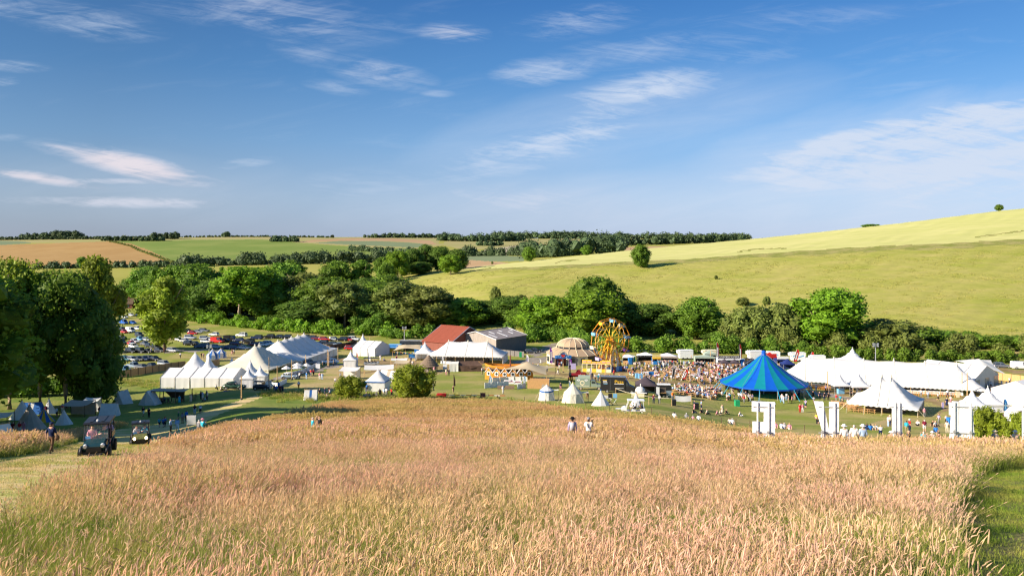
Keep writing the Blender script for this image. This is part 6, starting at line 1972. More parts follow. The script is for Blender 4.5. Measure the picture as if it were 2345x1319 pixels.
# vehicles
CARC={'white':(.75,.75,.74),'silver':(.45,.47,.49),'grey':(.17,.18,.20),'dark':(.045,.05,.06),'black':(.014,.014,.017),'navy':(.014,.028,.09),'blue':(.02,.12,.48),'light blue':(.18,.42,.62),'red':(.50,.02,.02),'maroon':(.16,.012,.02),'teal':(.03,.13,.16),'silver-blue':(.24,.31,.38),'cream':(.62,.56,.42)}
CM={k:mat('car_paint_'+k.replace(' ','_').replace('-','_'),v,0.22,var=.04,scale=2,spec=.6,metal=.25 if k in('silver','grey','silver-blue','dark')else 0)for k,v in CARC.items()}
M_LAMP=mat('headlight_glass',(.75,.75,.72),.1,var=.05,spec=.6)
M_TAIL=mat('tail_light',(.35,.01,.01),.3,var=.05)
def car_proto(kind,L,W,H,belt,cab,rake,bonnet):
 o=link('parked_car',None)
 hl,hw=L/2,W/2
 zs=.28
 st=[(-hl,.45,belt*.86,.82),(-hl*.93,zs,belt*.98,.96),(-hl*.5,zs,belt,1),(0,zs,belt,1),(hl*.45,zs,bonnet+(belt-bonnet)*.4,1),(hl*.88,zs+.03,bonnet,.95),(hl,.42,bonnet*.82,.8)]
 mb=MB()
 vs=[]
 for x,z0,z1,k in st:
  w=hw*k
  zm=(z0+z1)/2
  vs+=[(x,-w*.9,z0),(x,-w,zm),(x,-w*.93,z1-.04),(x,-w*.8,z1),(x,w*.8,z1),(x,w*.93,z1-.04),(x,w,zm),(x,w*.9,z0)]
 fs=[(8*i+j,8*i+(j+1)%8,8*i+8+(j+1)%8,8*i+8+j)for i in range(len(st)-1)for j in range(8)]
 fs+=[tuple(range(8))[::-1],tuple(8*(len(st)-1)+j for j in range(8))]
 mb.add(vs,[f[::-1]for f in fs])
 xr,xf=cab[0]*L-hl,cab[1]*L-hl
 tr,tf=xr+rake[0],xf-rake[1]
 wb,wt=hw*.9,hw*.74
 mb.slab((tr-.03,-wt,H),(tf+.03,-wt,H),(tf+.03,wt,H),(tr-.03,wt,H),.07)
 for s in(-1,1):
  for a,b in((xr,tr),(xf,tf)):
   mb.tube([(a,s*wb,belt-.03),(b,s*wt,H-.03)],.045,4)
  xm=(xr+xf)/2
  mb.tube([(xm,s*(wb+.005),belt-.03),(xm,s*(wt+.01),H-.03)],.04,4)
 link('body',mb.mesh('body_'+kind,CM['white'],False),o)
 g=MB().add([(xr,-wb,belt-.04),(xf,-wb,belt-.04),(xf,wb,belt-.04),(xr,wb,belt-.04),(tr,-wt,H-.06),(tf,-wt,H-.06),(tf,wt,H-.06),(tr,wt,H-.06)],[(0,1,5,4),(1,2,6,5),(2,3,7,6),(3,0,4,7)])
 link('windows',g.mesh('windows_'+kind,M_GLASS),o)
 wr=.33 if H<1.75 else .36
 for x in(-hl*.58,hl*.60):
  for s in(-1,1):
   wm=MB().tube([(0,-.1,0),(0,.1,0)],wr,12)
   wm.lathe([(wr*.62,-.004),(wr*.62,.004)],10)
   n=len(wm.f)
   wm=MB().tube([(0,-.1,0),(0,.1,0)],wr,12,0)
   wm.tube([(0,-.115,0),(0,.115,0)],wr*.62,10,1)
   w=link('wheel',wm.mesh('wheel_'+kind,[M_TYRE,M_RIM]),o,(x,s*(hw-.1),wr))
 for s in(-1,1):
  link('headlight',MB().box((hl*.965,s*hw*.68,bonnet*.80),(.12,.34,.14)).mesh('headlight_'+kind,M_LAMP),o)
  link('tail_light',MB().box((-hl*.985,s*hw*.72,belt*.80),(.08,.22,.16)).mesh('tail_light_'+kind,M_TAIL),o)
 return o
PROTO={'hatchback':car_proto('hatchback',4.1,1.76,1.50,.95,(.06,.70),(.35,.75),.82),'saloon':car_proto('saloon',4.6,1.8,1.45,.93,(.17,.68),(.62,.75),.82),'estate':car_proto('estate',4.7,1.82,1.50,.95,(.04,.68),(.25,.75),.82),'suv':car_proto('suv',4.6,1.88,1.72,1.08,(.04,.70),(.22,.62),.98),'van':car_proto('van',5.2,2.0,2.15,1.25,(.55,.84),(.08,.62),1.05),'pickup':car_proto('pickup',5.1,1.9,1.78,1.05,(.34,.70),(.15,.55),1.02),}
for k,z in(('van',2.15),):
 b=[c for c in PROTO[k].children if c.name.startswith('body')][0]
 mb=MB().box((-1.15,0,1.62),(2.75,1.9,1.08),taper=.94)
 part('load_body',mb,CM['white'],PROTO[k])
_used=set()
ALLCARS=[]
def car(kind,col,px,py,yaw,where,group='cars parked in the field car park'):
 src=PROTO[kind]
 p=at(px,py)
 lab='%s %s %s'%(col,kind,where)
 o=dup(src,lab,p,R(yaw),group)
 o.name='parked_van' if kind=='van' else 'parked_car'
 tag(o,lab,'van' if kind=='van' else 'car',group)
 for c in o.children:
  if c.name.split('.')[0]in('body','load_body'):
   setmat(c,0,CM[col])
 return o
A,B,C_,D,E_='hatchback','saloon','estate','suv','van'
P_='pickup'
CARS=[(A,'navy',271,719,'at the very top of the car park'),(A,'white',286,729,'below the farm roofs, left of another white car'),(A,'white',301,724,'in the top row beside a dark car'),(B,'navy',317,724,'in the top row right of a white car'),(A,'dark',325,723,'at the right end of the top row'),(E_,'blue',283,742,'in the second row of the car park'),(A,'blue',304,742,'beside the blue van in the second row'),(A,'dark',281,757,'behind a red car in the third row'),(A,'red',285,763,'beside the white van in the third row'),(E_,'white',299,761,'in the third row beside a red car'),(A,'white',316,755,'right of the white van in the third row'),(D,'dark',319,771,'half hidden by the lone tree on its left'),(B,'grey',280,777,'at the left end of the fourth row'),(A,'light blue',321,780,'under the left side of the lone tree'),(C_,'white',309,785,'in the fifth row, left of the lone tree'),(A,'silver',337,781,'under the lone tree'),(D,'teal',279,788,'at the edge of the dark tree'),(A,'red',302,790,'in the fifth row behind a white car'),(D,'white',306,797,'in the sixth row'),(B,'grey',333,791,'in front of the lone tree trunk'),(C_,'dark',344,796,'right of a grey saloon below the lone tree'),(D,'dark',358,799,'with roof load below the lone tree'),(A,'white',258,797,'at the right edge of the dark tree'),(B,'white',266,806,'left in the crowded seventh row'),(C_,'red',243,809,'at the left of the crowded seventh row'),(B,'silver',274,808,'second in the crowded seventh row'),(D,'black',301,808,'in the middle of the seventh row'),(D,'black',322,808,'right of another black one in the seventh row'),(B,'black',340,808,'at the right of the seventh row'),(B,'dark',366,806,'beside people in the seventh row'),(C_,'silver',396,806,'alone at the right end of the seventh row'),(C_,'grey',212,822,'at the left of the front row under the tree'),(A,'grey',227,824,'second from left in the front row'),(A,'maroon',240,828,'third from left in the front row'),(C_,'silver-blue',254,825,'fourth from left in the front row'),(B,'dark',272,826,'fifth from left in the front row'),(C_,'teal',289,826,'sixth from left in the front row'),(A,'silver',303,827,'seventh from left in the front row'),(B,'dark',318,826,'eighth from left in the front row'),(B,'navy',331,826,'ninth from left in the front row'),(C_,'grey',343,825,'tenth from left in the front row'),(B,'black',355,826,'at the right end of the front row'),(C_,'white',237,851,'nearest the camp field, left of a silver one'),(D,'silver',253,852,'nearest the camp field, right of a white one'),(A,'light blue',286,850,'behind the left end of the brown fence'),(P_,'silver-blue',307,843,'behind the brown fence'),(B,'grey',327,845,'behind the brown fence, right of the pickup'),(B,'dark',349,842,'behind the middle of the brown fence'),(C_,'silver',377,837,'behind the right end of the brown fence'),(A,'white',410,781,'right under the lone tree'),(A,'white',425,784,'right of the lone tree, in front of a silver one'),(D,'silver',436,777,'right of the lone tree, behind white cars'),(C_,'dark',431,761,'on the grass bank, left of a red one'),(A,'red',442,766,'on the grass bank behind the lone tree'),(B,'silver',453,763,'on the grass bank right of a red one'),(C_,'grey',468,760,'at the right end of the grass bank row'),(C_,'silver',471,778,'behind a white one below the grass bank'),(A,'white',472,785,'left of the red van'),(A,'white',485,781,'partly behind the red van'),(E_,'red',498,785,'tall, in the middle of the car park'),(A,'dark',514,784,'just right of the red van'),(A,'white',490,769,'beneath the bush at the grass bank'),(E_,'black',528,781,'left of a white one under the pale trunk'),(B,'navy',548,782,'right of the black van'),(D,'white',553,771,'on the grass left of the pale tree trunk'),(D,'navy',588,777,'right of the pale tree trunk'),(D,'black',434,791,'below the bank, left of a dark one'),(C_,'dark',448,791,'below the bank, right of a black one'),(B,'navy',460,797,'left of two dark ones by the road'),(D,'black',474,797,'by the road behind the mast'),(C_,'silver-blue',494,798,'by the road right of the mast'),(B,'navy',522,799,'by the road left of another navy one'),(A,'navy',536,800,'by the road between a navy and a silver one'),(B,'silver',557,800,'by the road behind the cream marquee'),(C_,'maroon',541,791,'behind two navy ones'),(D,'black',569,786,'left of a maroon one behind the marquees'),(B,'maroon',581,792,'behind the cream marquee poles'),(A,'maroon',594,791,'left of two white ones behind the marquees'),(A,'white',603,793,'left one of two behind the big marquee'),(D,'white',616,791,'right one of two behind the big marquee'),(D,'black',616,775,'under the trees above the big marquee'),(C_,'black',636,775,'long, under the trees above the big marquee'),(D,'black',655,776,'behind the ridge of the big marquee'),(D,'black',696,776,'under the trees right of the big marquee peaks'),(D,'dark',712,778,'second right of the big marquee peaks'),(B,'maroon',727,779,'left of a red one under the trees'),(C_,'red',744,780,'in the row under the trees right of the big marquee'),(A,'silver',766,780,'right of a red one in the row under the trees'),(D,'black',783,781,'between silver and red ones in the row under the trees'),(A,'red',796,781,'near the right end of the row under the trees'),(D,'white',810,780,'at the right end of the row under the trees'),(B,'white',733,796,'low, right beside the big marquee'),(D,'black',738,789,'behind a white saloon'),(C_,'dark',757,791,'right of a black one in the second row'),(B,'silver-blue',778,793,'right end of the second row, by the screen'),(A,'red',802,801,'close behind the brown screen fence'),(A,'dark',815,796,'behind the brown screen fence, right of a red one'),(C_,'grey',2295,842,'parked at the far hedge near the right edge'),(E_,'white',2338,845,'parked at the far hedge, cut by the right edge'),(A,'black',1228,806,'in the yard beside the grey barn'),(A,'dark',1216,809,'in the yard, left of a black one'),(A,'grey',1948,826,'behind the tall pagoda peak'),]
for i,(k,c,px,py,w)in enumerate(CARS):
 rr=random.Random(i)
 yaw=-38 if py<800 and px<420 else(-28 if px<420 else-8)
 if px>480 and py<800:
  yaw=rr.choice([-12,168,-6])
 if 560<px<720 and py<780:
  yaw=175
 car(k,c,px,py,yaw+rr.uniform(-6,6),w)
for k,o in PROTO.items():
 for c in list(o.children):
  bpy.data.objects.remove(c)
 bpy.data.objects.remove(o)
def wheels(o,xs,y,r,w=.2,rim=M_RIM,n=14,mt=M_TYRE):
 for x in xs:
  for s in(-1,1):
   wb=MB().tube([(0,-w/2,0),(0,w/2,0)],r,n)
   wo=part('wheel',wb,mt,o,loc=(x,s*y,r))
   part('rim',MB().tube([(0,-w/2-.012,0),(0,w/2+.012,0)],r*.58,10),rim,wo)
def vintage(label,p,rz,m,roofm,L=4.9,tourer=False,sc=1.0):
 o=thing('vintage_car',label,'vintage car',p,rz)
 o.scale=(sc,sc,sc)
 hl=L/2
 st=[(-hl,.5,.8,.45),(-hl*.9,.4,1.1,.62),(-hl*.5,.38,1.2,.74),(.1,.38,1.18,.76),(hl*.35,.4,1.12,.6),(hl*.8,.45,1.08,.42),(hl*.97,.5,.95,.28)]
 vs=[]
 for x,z0,z1,w in st:
  vs+=[(x,-w,z0),(x,-w*1.04,(z0+z1)/2),(x,-w*.85,z1),(x,w*.85,z1),(x,w*1.04,(z0+z1)/2),(x,w,z0)]
 part('body',MB().add(vs,[(6*i+j,6*i+6+j,6*i+6+(j+1)%6,6*i+(j+1)%6)for i in range(6)for j in range(6)]+[tuple(range(6)),tuple(range(41,35,-1))]),m,o,True)
 if tourer:
  part('hood',MB().box((-.75,0,1.85),(2.1,1.4,.1)),roofm,o)
  for x in(-1.7,.2):
   for s in(-.66,.66):
    part('hood_post',MB().tube([(x,s,1.1),(x,s,1.85)],.04,4),M_DARKM,o)
  part('windscreen',MB().box((.32,0,1.45),(.05,1.3,.6)),M_GLASS,o)
 else:
  vs=[]
  for x,z,w in((-hl*.8,1.12,.62),(-hl*.62,1.62,.55),(-hl*.25,1.78,.60),(.05,1.72,.58),(hl*.22,1.15,.6)):
   vs+=[(x,-w-.08,1.08),(x,-w,z),(x,w,z),(x,w+.08,1.08)]
  part('cabin',MB().add(vs,[(4*i+j,4*i+4+j,4*i+4+(j+1)%4,4*i+(j+1)%4)for i in range(4)for j in range(4)]+[(0,1,2,3),(19,18,17,16)]),roofm,o,True)
  for s in(-1,1):
   for x0,x1 in((-1.62,-1.15),(-1.0,-.42),(-.3,.22)):
    part('side_window',MB().add([(x0,s*.69,1.22),(x1,s*.69,1.22),(x1-.06,s*.615,1.58),(x0+.05,s*.615,1.58)],[(0,1,2,3)]),M_GLASS,o)
  part('windscreen',MB().add([(.56,-.55,1.2),(.56,.55,1.2),(.14,.5,1.68),(.14,-.5,1.68)],[(0,1,2,3)]),M_GLASS,o)
 for x in(-hl*.6,hl*.62):
  for s in(-1,1):
   ar=[(x+.58*math.cos(a),s*.74,.4+.5*math.sin(a))for a in[math.pi*k/8 for k in range(-1,10)]]
   part('mudguard',MB().tube(ar,.14,6),m,o,True)
 part('running_board',MB().box((0,0,.38),(1.8,1.75,.06)),M_DARKM,o)
 for s in(-1,1):
  part('headlight',MB().tube([(hl*.82,s*.5,.95),(hl*.9,s*.5,.95)],[.1,.14],8),M_LAMP,o)
 part('radiator',MB().box((hl*.98,0,.78),(.08,.5,.6)),M_METAL,o)
 part('bumper',MB().tube([(hl*1.05,-.75,.5),(hl*1.08,0,.48),(hl*1.05,.75,.5)],.05,5),M_METAL,o)
 wheels(o,(-hl*.6,hl*.62),.76,.38,.16)
 return o
vintage('dark green vintage saloon parked before the five-bay marquee',at(537,892),R(-3),M_DGREEN,M_DGREEN,5.3)
vintage('dark vintage tourer with its hood up, by the small pagodas',at(600,893),R(-10),M_BLACKP,M_BLACKC,3.9,True)
vintage('white and pale blue classic saloon beside the brown lawn',at(755,834),R(-175),CM['white'],CM['white'],5.4)
vintage('grey classic car behind the parasols',at(712,836),R(8),CM['grey'],CM['grey'],4.6)
vintage('pale blue-grey open classic truck on the white terrace',at(664,868),R(-10),CM['silver-blue'],CM['white'],4.8,False,.95)
def buggy(label,p,rz,paint,roof,lights_on=False,grey=False,long=False):
 o=thing('utility_buggy',label,'buggy',p,rz)
 pr=[(1.30,.72),(1.34,.84),(1.18,.98),(.55,1.12),(.42,1.12),(.42,.56),(1.15,.56)]
 bm_=MB()
 for y0,y1,k in((-.52,.52,1.0),):
  bm_.prism(pr,y0,y1)
 bm_.prism([(x*.97,z*.97-.03 if z>.9 else z)for x,z in pr],-.62,-.52).prism([(x*.97,z*.97-.03 if z>.9 else z)for x,z in pr],.52,.62)
 part('bonnet',bm_,paint,o)
 part('front_grille',MB().box((1.30,0,.64),(.1,.8,.26)),M_BLACKP,o)
 part('bumper',MB().tube([(1.48,-.5,.42),(1.55,-.3,.38),(1.55,.3,.38),(1.48,.5,.42)],.045,6).box((1.42,0,.38),(.1,.9,.12)),M_DARKM,o)
 part('floor',MB().box((-.1,0,.46),(2.6,1.25,.12)),M_DARKM,o)
 for y in(-.7,.64):
  part('side_panel',MB().prism([(-.4,.45),(.42,.45),(.42,.55),(-.3,.62)],y,y+.06),paint,o)
 part('cargo_bed',MB().box((-1.05,0,.92),(1.15,1.38,.1)).box((-1.05,-.68,1.08),(1.15,.05,.3)).box((-1.05,.68,1.08),(1.15,.05,.3)).box((-1.62,0,1.08),(.05,1.38,.3)),paint,o)
 part('seat',MB().box((-.2,0,.82),(.5,1.2,.16)).box((-.46,0,1.18),(.12,1.2,.6)),M_BLACKC,o)
 fr=MB()
 for s in(-1,1):
  fr.tube([(.55,s*.66,1.05),(.28,s*.62,1.92)],.035,6)
  fr.tube([(-.55,s*.66,.9),(-.58,s*.62,1.92)],.035,6)
  if long:
   fr.tube([(-1.55,s*.66,1.0),(-1.5,s*.62,1.92)],.035,6)
 fr.tube([(.55,-.66,1.08),(.55,.66,1.08)],.03,6)
 part('roll_cage',fr,M_DARKM,o)
 rl=(.42,-1.62 if long else-.75)
 rf=part('roof',MB().prism([(rl[0],1.93),(rl[0]+.03,1.98),(rl[0]-.12,2.06),(rl[1]+.1,2.06),(rl[1],1.98),(rl[1],1.93)],-.72,.72),roof,o)
 part('roof_rib',MB().box(((rl[0]+rl[1])/2,-.3,2.075),(abs(rl[0]-rl[1])*.8,.14,.03)).box(((rl[0]+rl[1])/2,.3,2.075),(abs(rl[0]-rl[1])*.8,.14,.03)),roof,rf)
 part('beacon',MB().lathe([(.08,2.06),(.07,2.14),(.02,2.17)],8),M_LAMP,rf)
 gm=mat('buggy_windscreen',(.6,.68,.7),.05,var=.03,alpha=.16,spec=.5)
 part('windscreen',MB().add([(.53,-.62,1.12),(.53,.62,1.12),(.30,.6,1.88),(.30,-.6,1.88)],[(0,1,2,3)]),gm,o)
 part('paper_notice',MB().add([(.535,-.6,1.14),(.535,-.3,1.14),(.50,-.3,1.3),(.50,-.6,1.3)],[(0,1,2,3)]),M_SKYP,o)
 lm=mat('lit_headlamp',(1.0,.72,.45),.2,var=.02,emit=5.0)if lights_on else M_LAMP
 for s in(-1,1):
  part('headlight',MB().lathe([(.13,-.05),(.12,.03),(.05,.06)],10,sx=1.0,sy=.8)if False else MB().tube([(1.2,s*.46,.88),(1.34,s*.46,.86)],[.12,.10],10),lm,o)
 part('steering_wheel',MB().tube([(.3+.05*math.cos(a),.32+.17*math.cos(a),1.2+.16*math.sin(a))for a in[6.283*k/12 for k in range(13)]],.018,5,cap=False),M_DARKM,o)
 for x in(.98,-1.0):
  for s in(-1,1):
   part('mudguard',MB().tube([(x+.44*math.cos(a),s*.70,.36+.44*math.sin(a))for a in[math.pi*(.1+.8*k/6)for k in range(7)]],.07,5),M_DARKM if not grey else paint,o,True)
   part('suspension_arm',MB().tube([(x,s*.2,.45),(x,s*.6,.33)],.04,5),M_DARKM,o)
 wheels(o,(.98,-1.0),.73,.36,.26,M_DARKM,16)
 return o
M_CAMO=mat('camouflage_paint',(.10,.12,.03),.5,scale=6,col2=(.21,.19,.07),spec=.4)
M_BGREEN=mat('buggy_green',(.015,.05,.06),.25,var=.1,spec=.6)
b1=at(224,1042)
BUGGY1=buggy('dark green buggy with a long black roof, nearest on the mown path',b1,R(-72),M_BGREEN,M_BLACKP,False,long=True)
BUGGY1.scale=(.88,.88,.88)
b2=at(322,1019)
BUGGY2=buggy('camouflage buggy with lit headlights, farther up the mown path',b2,R(-66),M_CAMO,M_BLACKP,True)
def golf_cart():
 o=thing('golf_cart','white golf cart with four seats beside the meadow posts','golf cart',at(1450,946),R(174))
 part('body',MB().prism([(1.65,.4),(1.6,.75),(1.2,.95),(.95,.9),(.9,.42),(.2,.36),(.1,.62),(-.3,.62),(-.4,.38),(-.9,.4),(-1.0,.75),(-1.6,.8),(-1.68,.4)],-.58,.58),CM['white'],o)
 for x in(-.15,-1.15):
  part('seat',MB().box((x,0,.82),(.5,1.1,.14)).box((x-.25,0,1.1),(.1,1.1,.5)),M_BLACKC,o)
 for x,dx in((.95,-.35),(-1.45,.1)):
  for s in(-.54,.54):
   part('roof_post',MB().tube([(x,s,.85),(x+dx,s,1.85)],.03,5),M_WPAINT,o)
 part('roof',MB().prism([(.85,1.84),(.8,1.92),(-1.5,1.95),(-1.6,1.86)],-.64,.64),CM['white'],o)
 part('windscreen',MB().add([(.96,-.5,.95),(.96,.5,.95),(.64,.5,1.82),(.64,-.5,1.82)],[(0,1,2,3)]),MATS['buggy_windscreen'],o)
 part('tow_bar',MB().box((2.0,0,.62),(.9,.5,.06)),CM['white'],o)
 wheels(o,(1.2,-1.2),.52,.24,.2,CM['white'])
 return o
golf_cart()
def shuttle():
 o=thing('shuttle_cart','black passenger shuttle cart on the brown lawn','cart',at(850,836),R(4))
 part('body',MB().box((0,0,.55),(4.2,1.4,.4)).prism([(2.1,.4),(2.4,.6),(2.2,1.0),(1.7,1.0),(1.7,.4)],-.65,.65),CM['silver'],o)
 for x in(-1.5,-.5,.5,1.3):
  part('seat',MB().box((x,0,.95),(.5,1.2,.12)).box((x-.25,0,1.25),(.1,1.2,.5)),M_BLACKC,o)
 for x in(-2.0,0,2.0):
  for s in(-.62,.62):
   part('roof_post',MB().tube([(x,s,.7),(x,s,2.05)],.03,4),M_DARKM,o)
 part('roof',MB().box((0,0,2.1),(4.4,1.5,.1)),M_BLACKP,o)
 wheels(o,(1.5,-1.5),.62,.28,.2)
shuttle()
def truck_green():
 o=thing('catering_truck','sage green off-road catering truck with a roof tank','truck',at(1347,892),R(-6))
 g=mat('sage_truck_paint',(.23,.29,.235),.45,var=.06,spec=.4)
 bx=part('box_body',MB().box((-1.2,0,1.6),(3.2,1.9,1.9)),g,o)
 part('roof_tank',MB().box((-.9,0,2.82),(2.6,1.4,.5)),M_SAGE,o)
 part('cab',MB().prism([(.5,.75),(1.85,.75),(1.85,1.45),(1.45,2.15),(.5,2.2)],-.85,.85),g,o)
 part('bonnet',MB().prism([(1.85,.75),(2.95,.75),(2.95,1.25),(1.85,1.42)],-.72,.72),g,o)
 for s in(-1,1):
  part('side_window',MB().prism([(.75,1.5),(1.65,1.5),(1.38,2.02),(.75,2.05)],s*.87-.01,s*.87+.01),M_GLASS,o)
  part('wing',MB().box((2.4,s*.82,1.0),(1.1,.22,.5)),g,o)
 part('windscreen',MB().add([(1.87,-.75,1.48),(1.87,.75,1.48),(1.50,.72,2.1),(1.50,-.72,2.1)],[(0,1,2,3)]),M_GLASS,o)
 n=16
 part('painted_roundel',MB().add([(-1.3+.52*math.cos(6.283*k/n),-.965,1.62+.52*math.sin(6.283*k/n))for k in range(n)],[tuple(range(n))]),M_CREAMP,bx)
 part('roundel_centre',MB().add([(-1.3+.36*math.cos(6.283*k/n),-.975,1.62+.3*math.sin(6.283*k/n))for k in range(n)],[tuple(range(n))]),g,bx)
 for x in(-2.1,-.45):
  part('painted_plate',MB().add([(x+.34*math.cos(6.283*k/n),-.966,2.22+.2*math.sin(6.283*k/n))for k in range(n)],[tuple(range(n))]),M_WPAINT,bx)
  part('plate_mark',MB().box((x,-.97,2.22),(.36,.02,.08)),M_BLACKP,bx)
 part('painted_stripe',MB().box((-1.2,-.955,.98),(2.8,.02,.09)),M_CREAMP,bx)
 part('bumper',MB().box((3.02,0,.72),(.12,1.7,.2)),M_DARKM,o)
 for s in(-.5,.5):
  part('headlight',MB().tube([(2.94,s,1.05),(3.0,s,1.05)],.11,8),M_LAMP,o)
 wheels(o,(2.35,-1.65),.8,.42,.24,M_LINEN)
truck_green()
def pizza_van():
 o=thing('catering_van','black lorry van with yellow lettering and a blue tinted windscreen','van',at(1417,899),R(-10))
 bx=part('box_body',MB().box((-1.2,0,1.95),(5.2,2.1,2.9)),M_BLACKP,o)
 part('roof',MB().box((-1.2,0,3.43),(5.3,2.15,.08)),CM['grey'],o)
 part('cab',MB().prism([(1.4,.5),(3.5,.5),(3.5,1.1),(3.2,1.35),(2.2,1.75),(1.75,2.6),(1.4,2.6)],-.98,.98),M_BLACKP,o)
 part('windscreen',MB().add([(2.26,-.85,1.76),(2.26,.85,1.76),(1.82,.8,2.56),(1.82,-.8,2.56)],[(0,1,2,3)]),M_BLUEP,o)
 part('wind_deflector',MB().add([(1.7,-.95,2.65),(1.7,.95,2.65),(1.42,.95,3.4),(1.42,-.95,3.4)],[(0,1,2,3)]),M_BLUEP,o)
 for s in(-1,1):
  part('side_window',MB().prism([(1.55,1.6),(2.15,1.6),(1.85,2.25),(1.55,2.3)],s*.99-.01,s*.99+.01),M_GLASS,o)
 lettering('Pizza',.95,M_YEL,bx,(.1,-1.07,2.45))
 part('underline',MB().box((.1,-1.06,2.02),(2.0,.02,.09)),M_WPAINT,bx)
 for i in range(4):
  part('menu_line',MB().box((-2.9+.05*i,-1.06,2.75-i*.26),(.9-.1*(i%2),.02,.1)),[M_YEL,M_WPAINT,M_WPAINT,M_SKYP][i],bx)
 part('door_outline',MB().box((-1.75,-1.06,1.8),(.05,.02,2.3)),CM['grey'],bx)
 part('sill_stripe',MB().box((.2,-1.06,1.15),(1.7,.02,.12)),CM['silver'],bx)
 for s in(-.7,.7):
  part('headlight',MB().box((3.46,s,.98),(.12,.36,.2)),M_LAMP,o)
 wheels(o,(2.75,-2.4),.92,.40,.24)
pizza_van()
o=thing('pizza_oven','cream domed wood-fired oven on a black trailer','oven',at(1466,908),R(-4))
part('dome',MB().lathe([(1.0,1.0),(1.0,1.25),(.85,1.65),(.5,1.95),(.1,2.05)],14),M_CALICO,o,True)
part('chimney',MB().tube([(.1,0,2.0),(.1,0,2.6)],.12,8),M_CALICO,o)
part('base',MB().box((.2,0,.7),(2.6,1.8,.5)),M_BLACKP,o)
part('counter',MB().box((-.4,-1.2,.95),(3.2,.6,.07)),M_WPAINT,o)
part('counter_front',MB().box((-.6,-1.45,.5),(2.6,.06,.7)),M_CREAMP,o)
wheels(o,(.3,),.85,.3,.2)
o=thing('horsebox_bar','dark horsebox trailer bar with an open pale door','trailer',at(1520,909),R(-3))
part('body',MB().prism([(-1.5,.5),(1.5,.5),(1.5,2.2),(1.2,2.6),(-1.2,2.6),(-1.5,2.2)],-.9,.9),M_BLACKP,o)
part('lower_panel',MB().box((.95,-.92,1.0),(1.1,.04,1.0)),CM['silver-blue'],o)
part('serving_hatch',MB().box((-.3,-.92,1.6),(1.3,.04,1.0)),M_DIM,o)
part('counter',MB().box((-.3,-1.1,1.08),(1.4,.4,.06)),M_WOOD,o)
part('open_door',MB().box((-1.35,-1.2,1.35),(.7,.06,1.8),rz=-.5),CM['silver'],o)
part('roof_edge',MB().box((0,0,2.63),(2.7,1.7,.06)),M_WPAINT,o)
wheels(o,(-.2,.55),.92,.3,.18)
def traction():
 o=thing('traction_engine','maroon steam traction engine with a tall black chimney','traction engine',at(1326,872),R(176))
 part('boiler',MB().tube([(-.4,0,1.45),(1.9,0,1.45)],.48,12),M_DRED,o)
 part('smokebox',MB().tube([(1.9,0,1.45),(2.5,0,1.45)],.52,12),M_BLACKP,o)
 part('chimney',MB().lathe([(.2,1.9),(.17,2.4),(.17,3.5),(.24,3.62),(.24,3.75),(.2,3.8)],10,(2.2,0,0)),M_BLACKP,o)
 part('firebox',MB().box((-.8,0,1.35),(.9,1.0,1.3)),M_DRED,o)
 part('tender',MB().box((-1.9,0,1.1),(1.2,1.2,.9)),M_DRED,o)
 part('motion_cover',MB().box((.2,0,2.05),(1.2,.6,.35)),M_DRED,o)
 part('flywheel',MB().tube([(.1,-.72,2.05),(.1,-.62,2.05)],.55,18),M_DRED,o)
 def spoked(x,y,r,w,n):
  rim=[(x+r*math.cos(6.283*k/24),y,r+r*math.sin(6.283*k/24))for k in range(25)]
  wo=part('wheel',MB().tube(rim,w,5,cap=False),M_DRED,o)
  for k in range(n):
   a=6.283*k/n
   part('spoke',MB().tube([(x,y,r),(x+r*math.cos(a),y,r+r*math.sin(a))],.04,4),M_YEL,wo)
  part('hub',MB().tube([(x,y-.15,r),(x,y+.15,r)],.16,8),M_YEL,wo)
 for s in(-1,1):
  spoked(-.95,s*.95,.98,.12,12)
  spoked(2.1,s*.72,.55,.09,10)
 part('perch_bracket',MB().box((2.1,0,.8),(.3,.5,.4)),M_BLACKP,o)
traction()
o=thing('stage_truck','grey open-sided trailer with machinery right of the big top','trailer',at(1836,862),R(-10))
part('frame',MB().box((0,-1.0,2.4),(3.0,.12,.14)).box((-1.45,-1.0,1.3),(.12,.12,2.3)).box((1.45,-1.0,1.3),(.12,.12,2.3)).box((0,1.0,1.3),(3.0,.1,2.3)),CM['silver'],o)
part('roof',MB().box((0,0,2.5),(3.1,2.2,.1)),CM['grey'],o)
part('floor',MB().box((0,0,.5),(3.0,2.0,.2)),CM['grey'],o)
part('machinery',MB().lathe([(.5,0),(.55,.4),(.5,1.0),(.2,1.2)],10,(-.5,0,.6)).box((.7,0,1.1),(.6,.6,1.0)),M_DARKM,o)
wheels(o,(-.4,.5),1.0,.36,.2)
o=thing('road_tanker','green tank trailer beside the blue big top','trailer',at(1812,862),R(-20))
part('tank',MB().tube([(-1.5,0,1.3),(-1.3,0,1.3),(1.3,0,1.3),(1.5,0,1.3)],[.5,.8,.8,.5],12),M_DGREEN,o)
part('chassis',MB().box((0,0,.5),(3.2,1.2,.15)),M_DARKM,o)
wheels(o,(-.5,.5),.8,.38,.2)
o=thing('flatbed_trailer','flatbed trailer loaded with quad bikes behind the long marquee','trailer',atY(2124,214),R(-4))
part('bed',MB().box((0,0,.85),(6.2,2.2,.35)),CM['silver'],o)
for x in(-2.0,.2,2.0):
 part('quad_bike',MB().box((x,0,1.5),(1.2,.7,.3),taper=.7).tube([(x+.3,-.4,1.8),(x+.25,.4,1.8)],.04,4).tube([(x-.5,-.45,1.3),(x-.5,.45,1.3)],.28,8).tube([(x+.5,-.45,1.3),(x+.5,.45,1.3)],.28,8),M_DARKM,o)
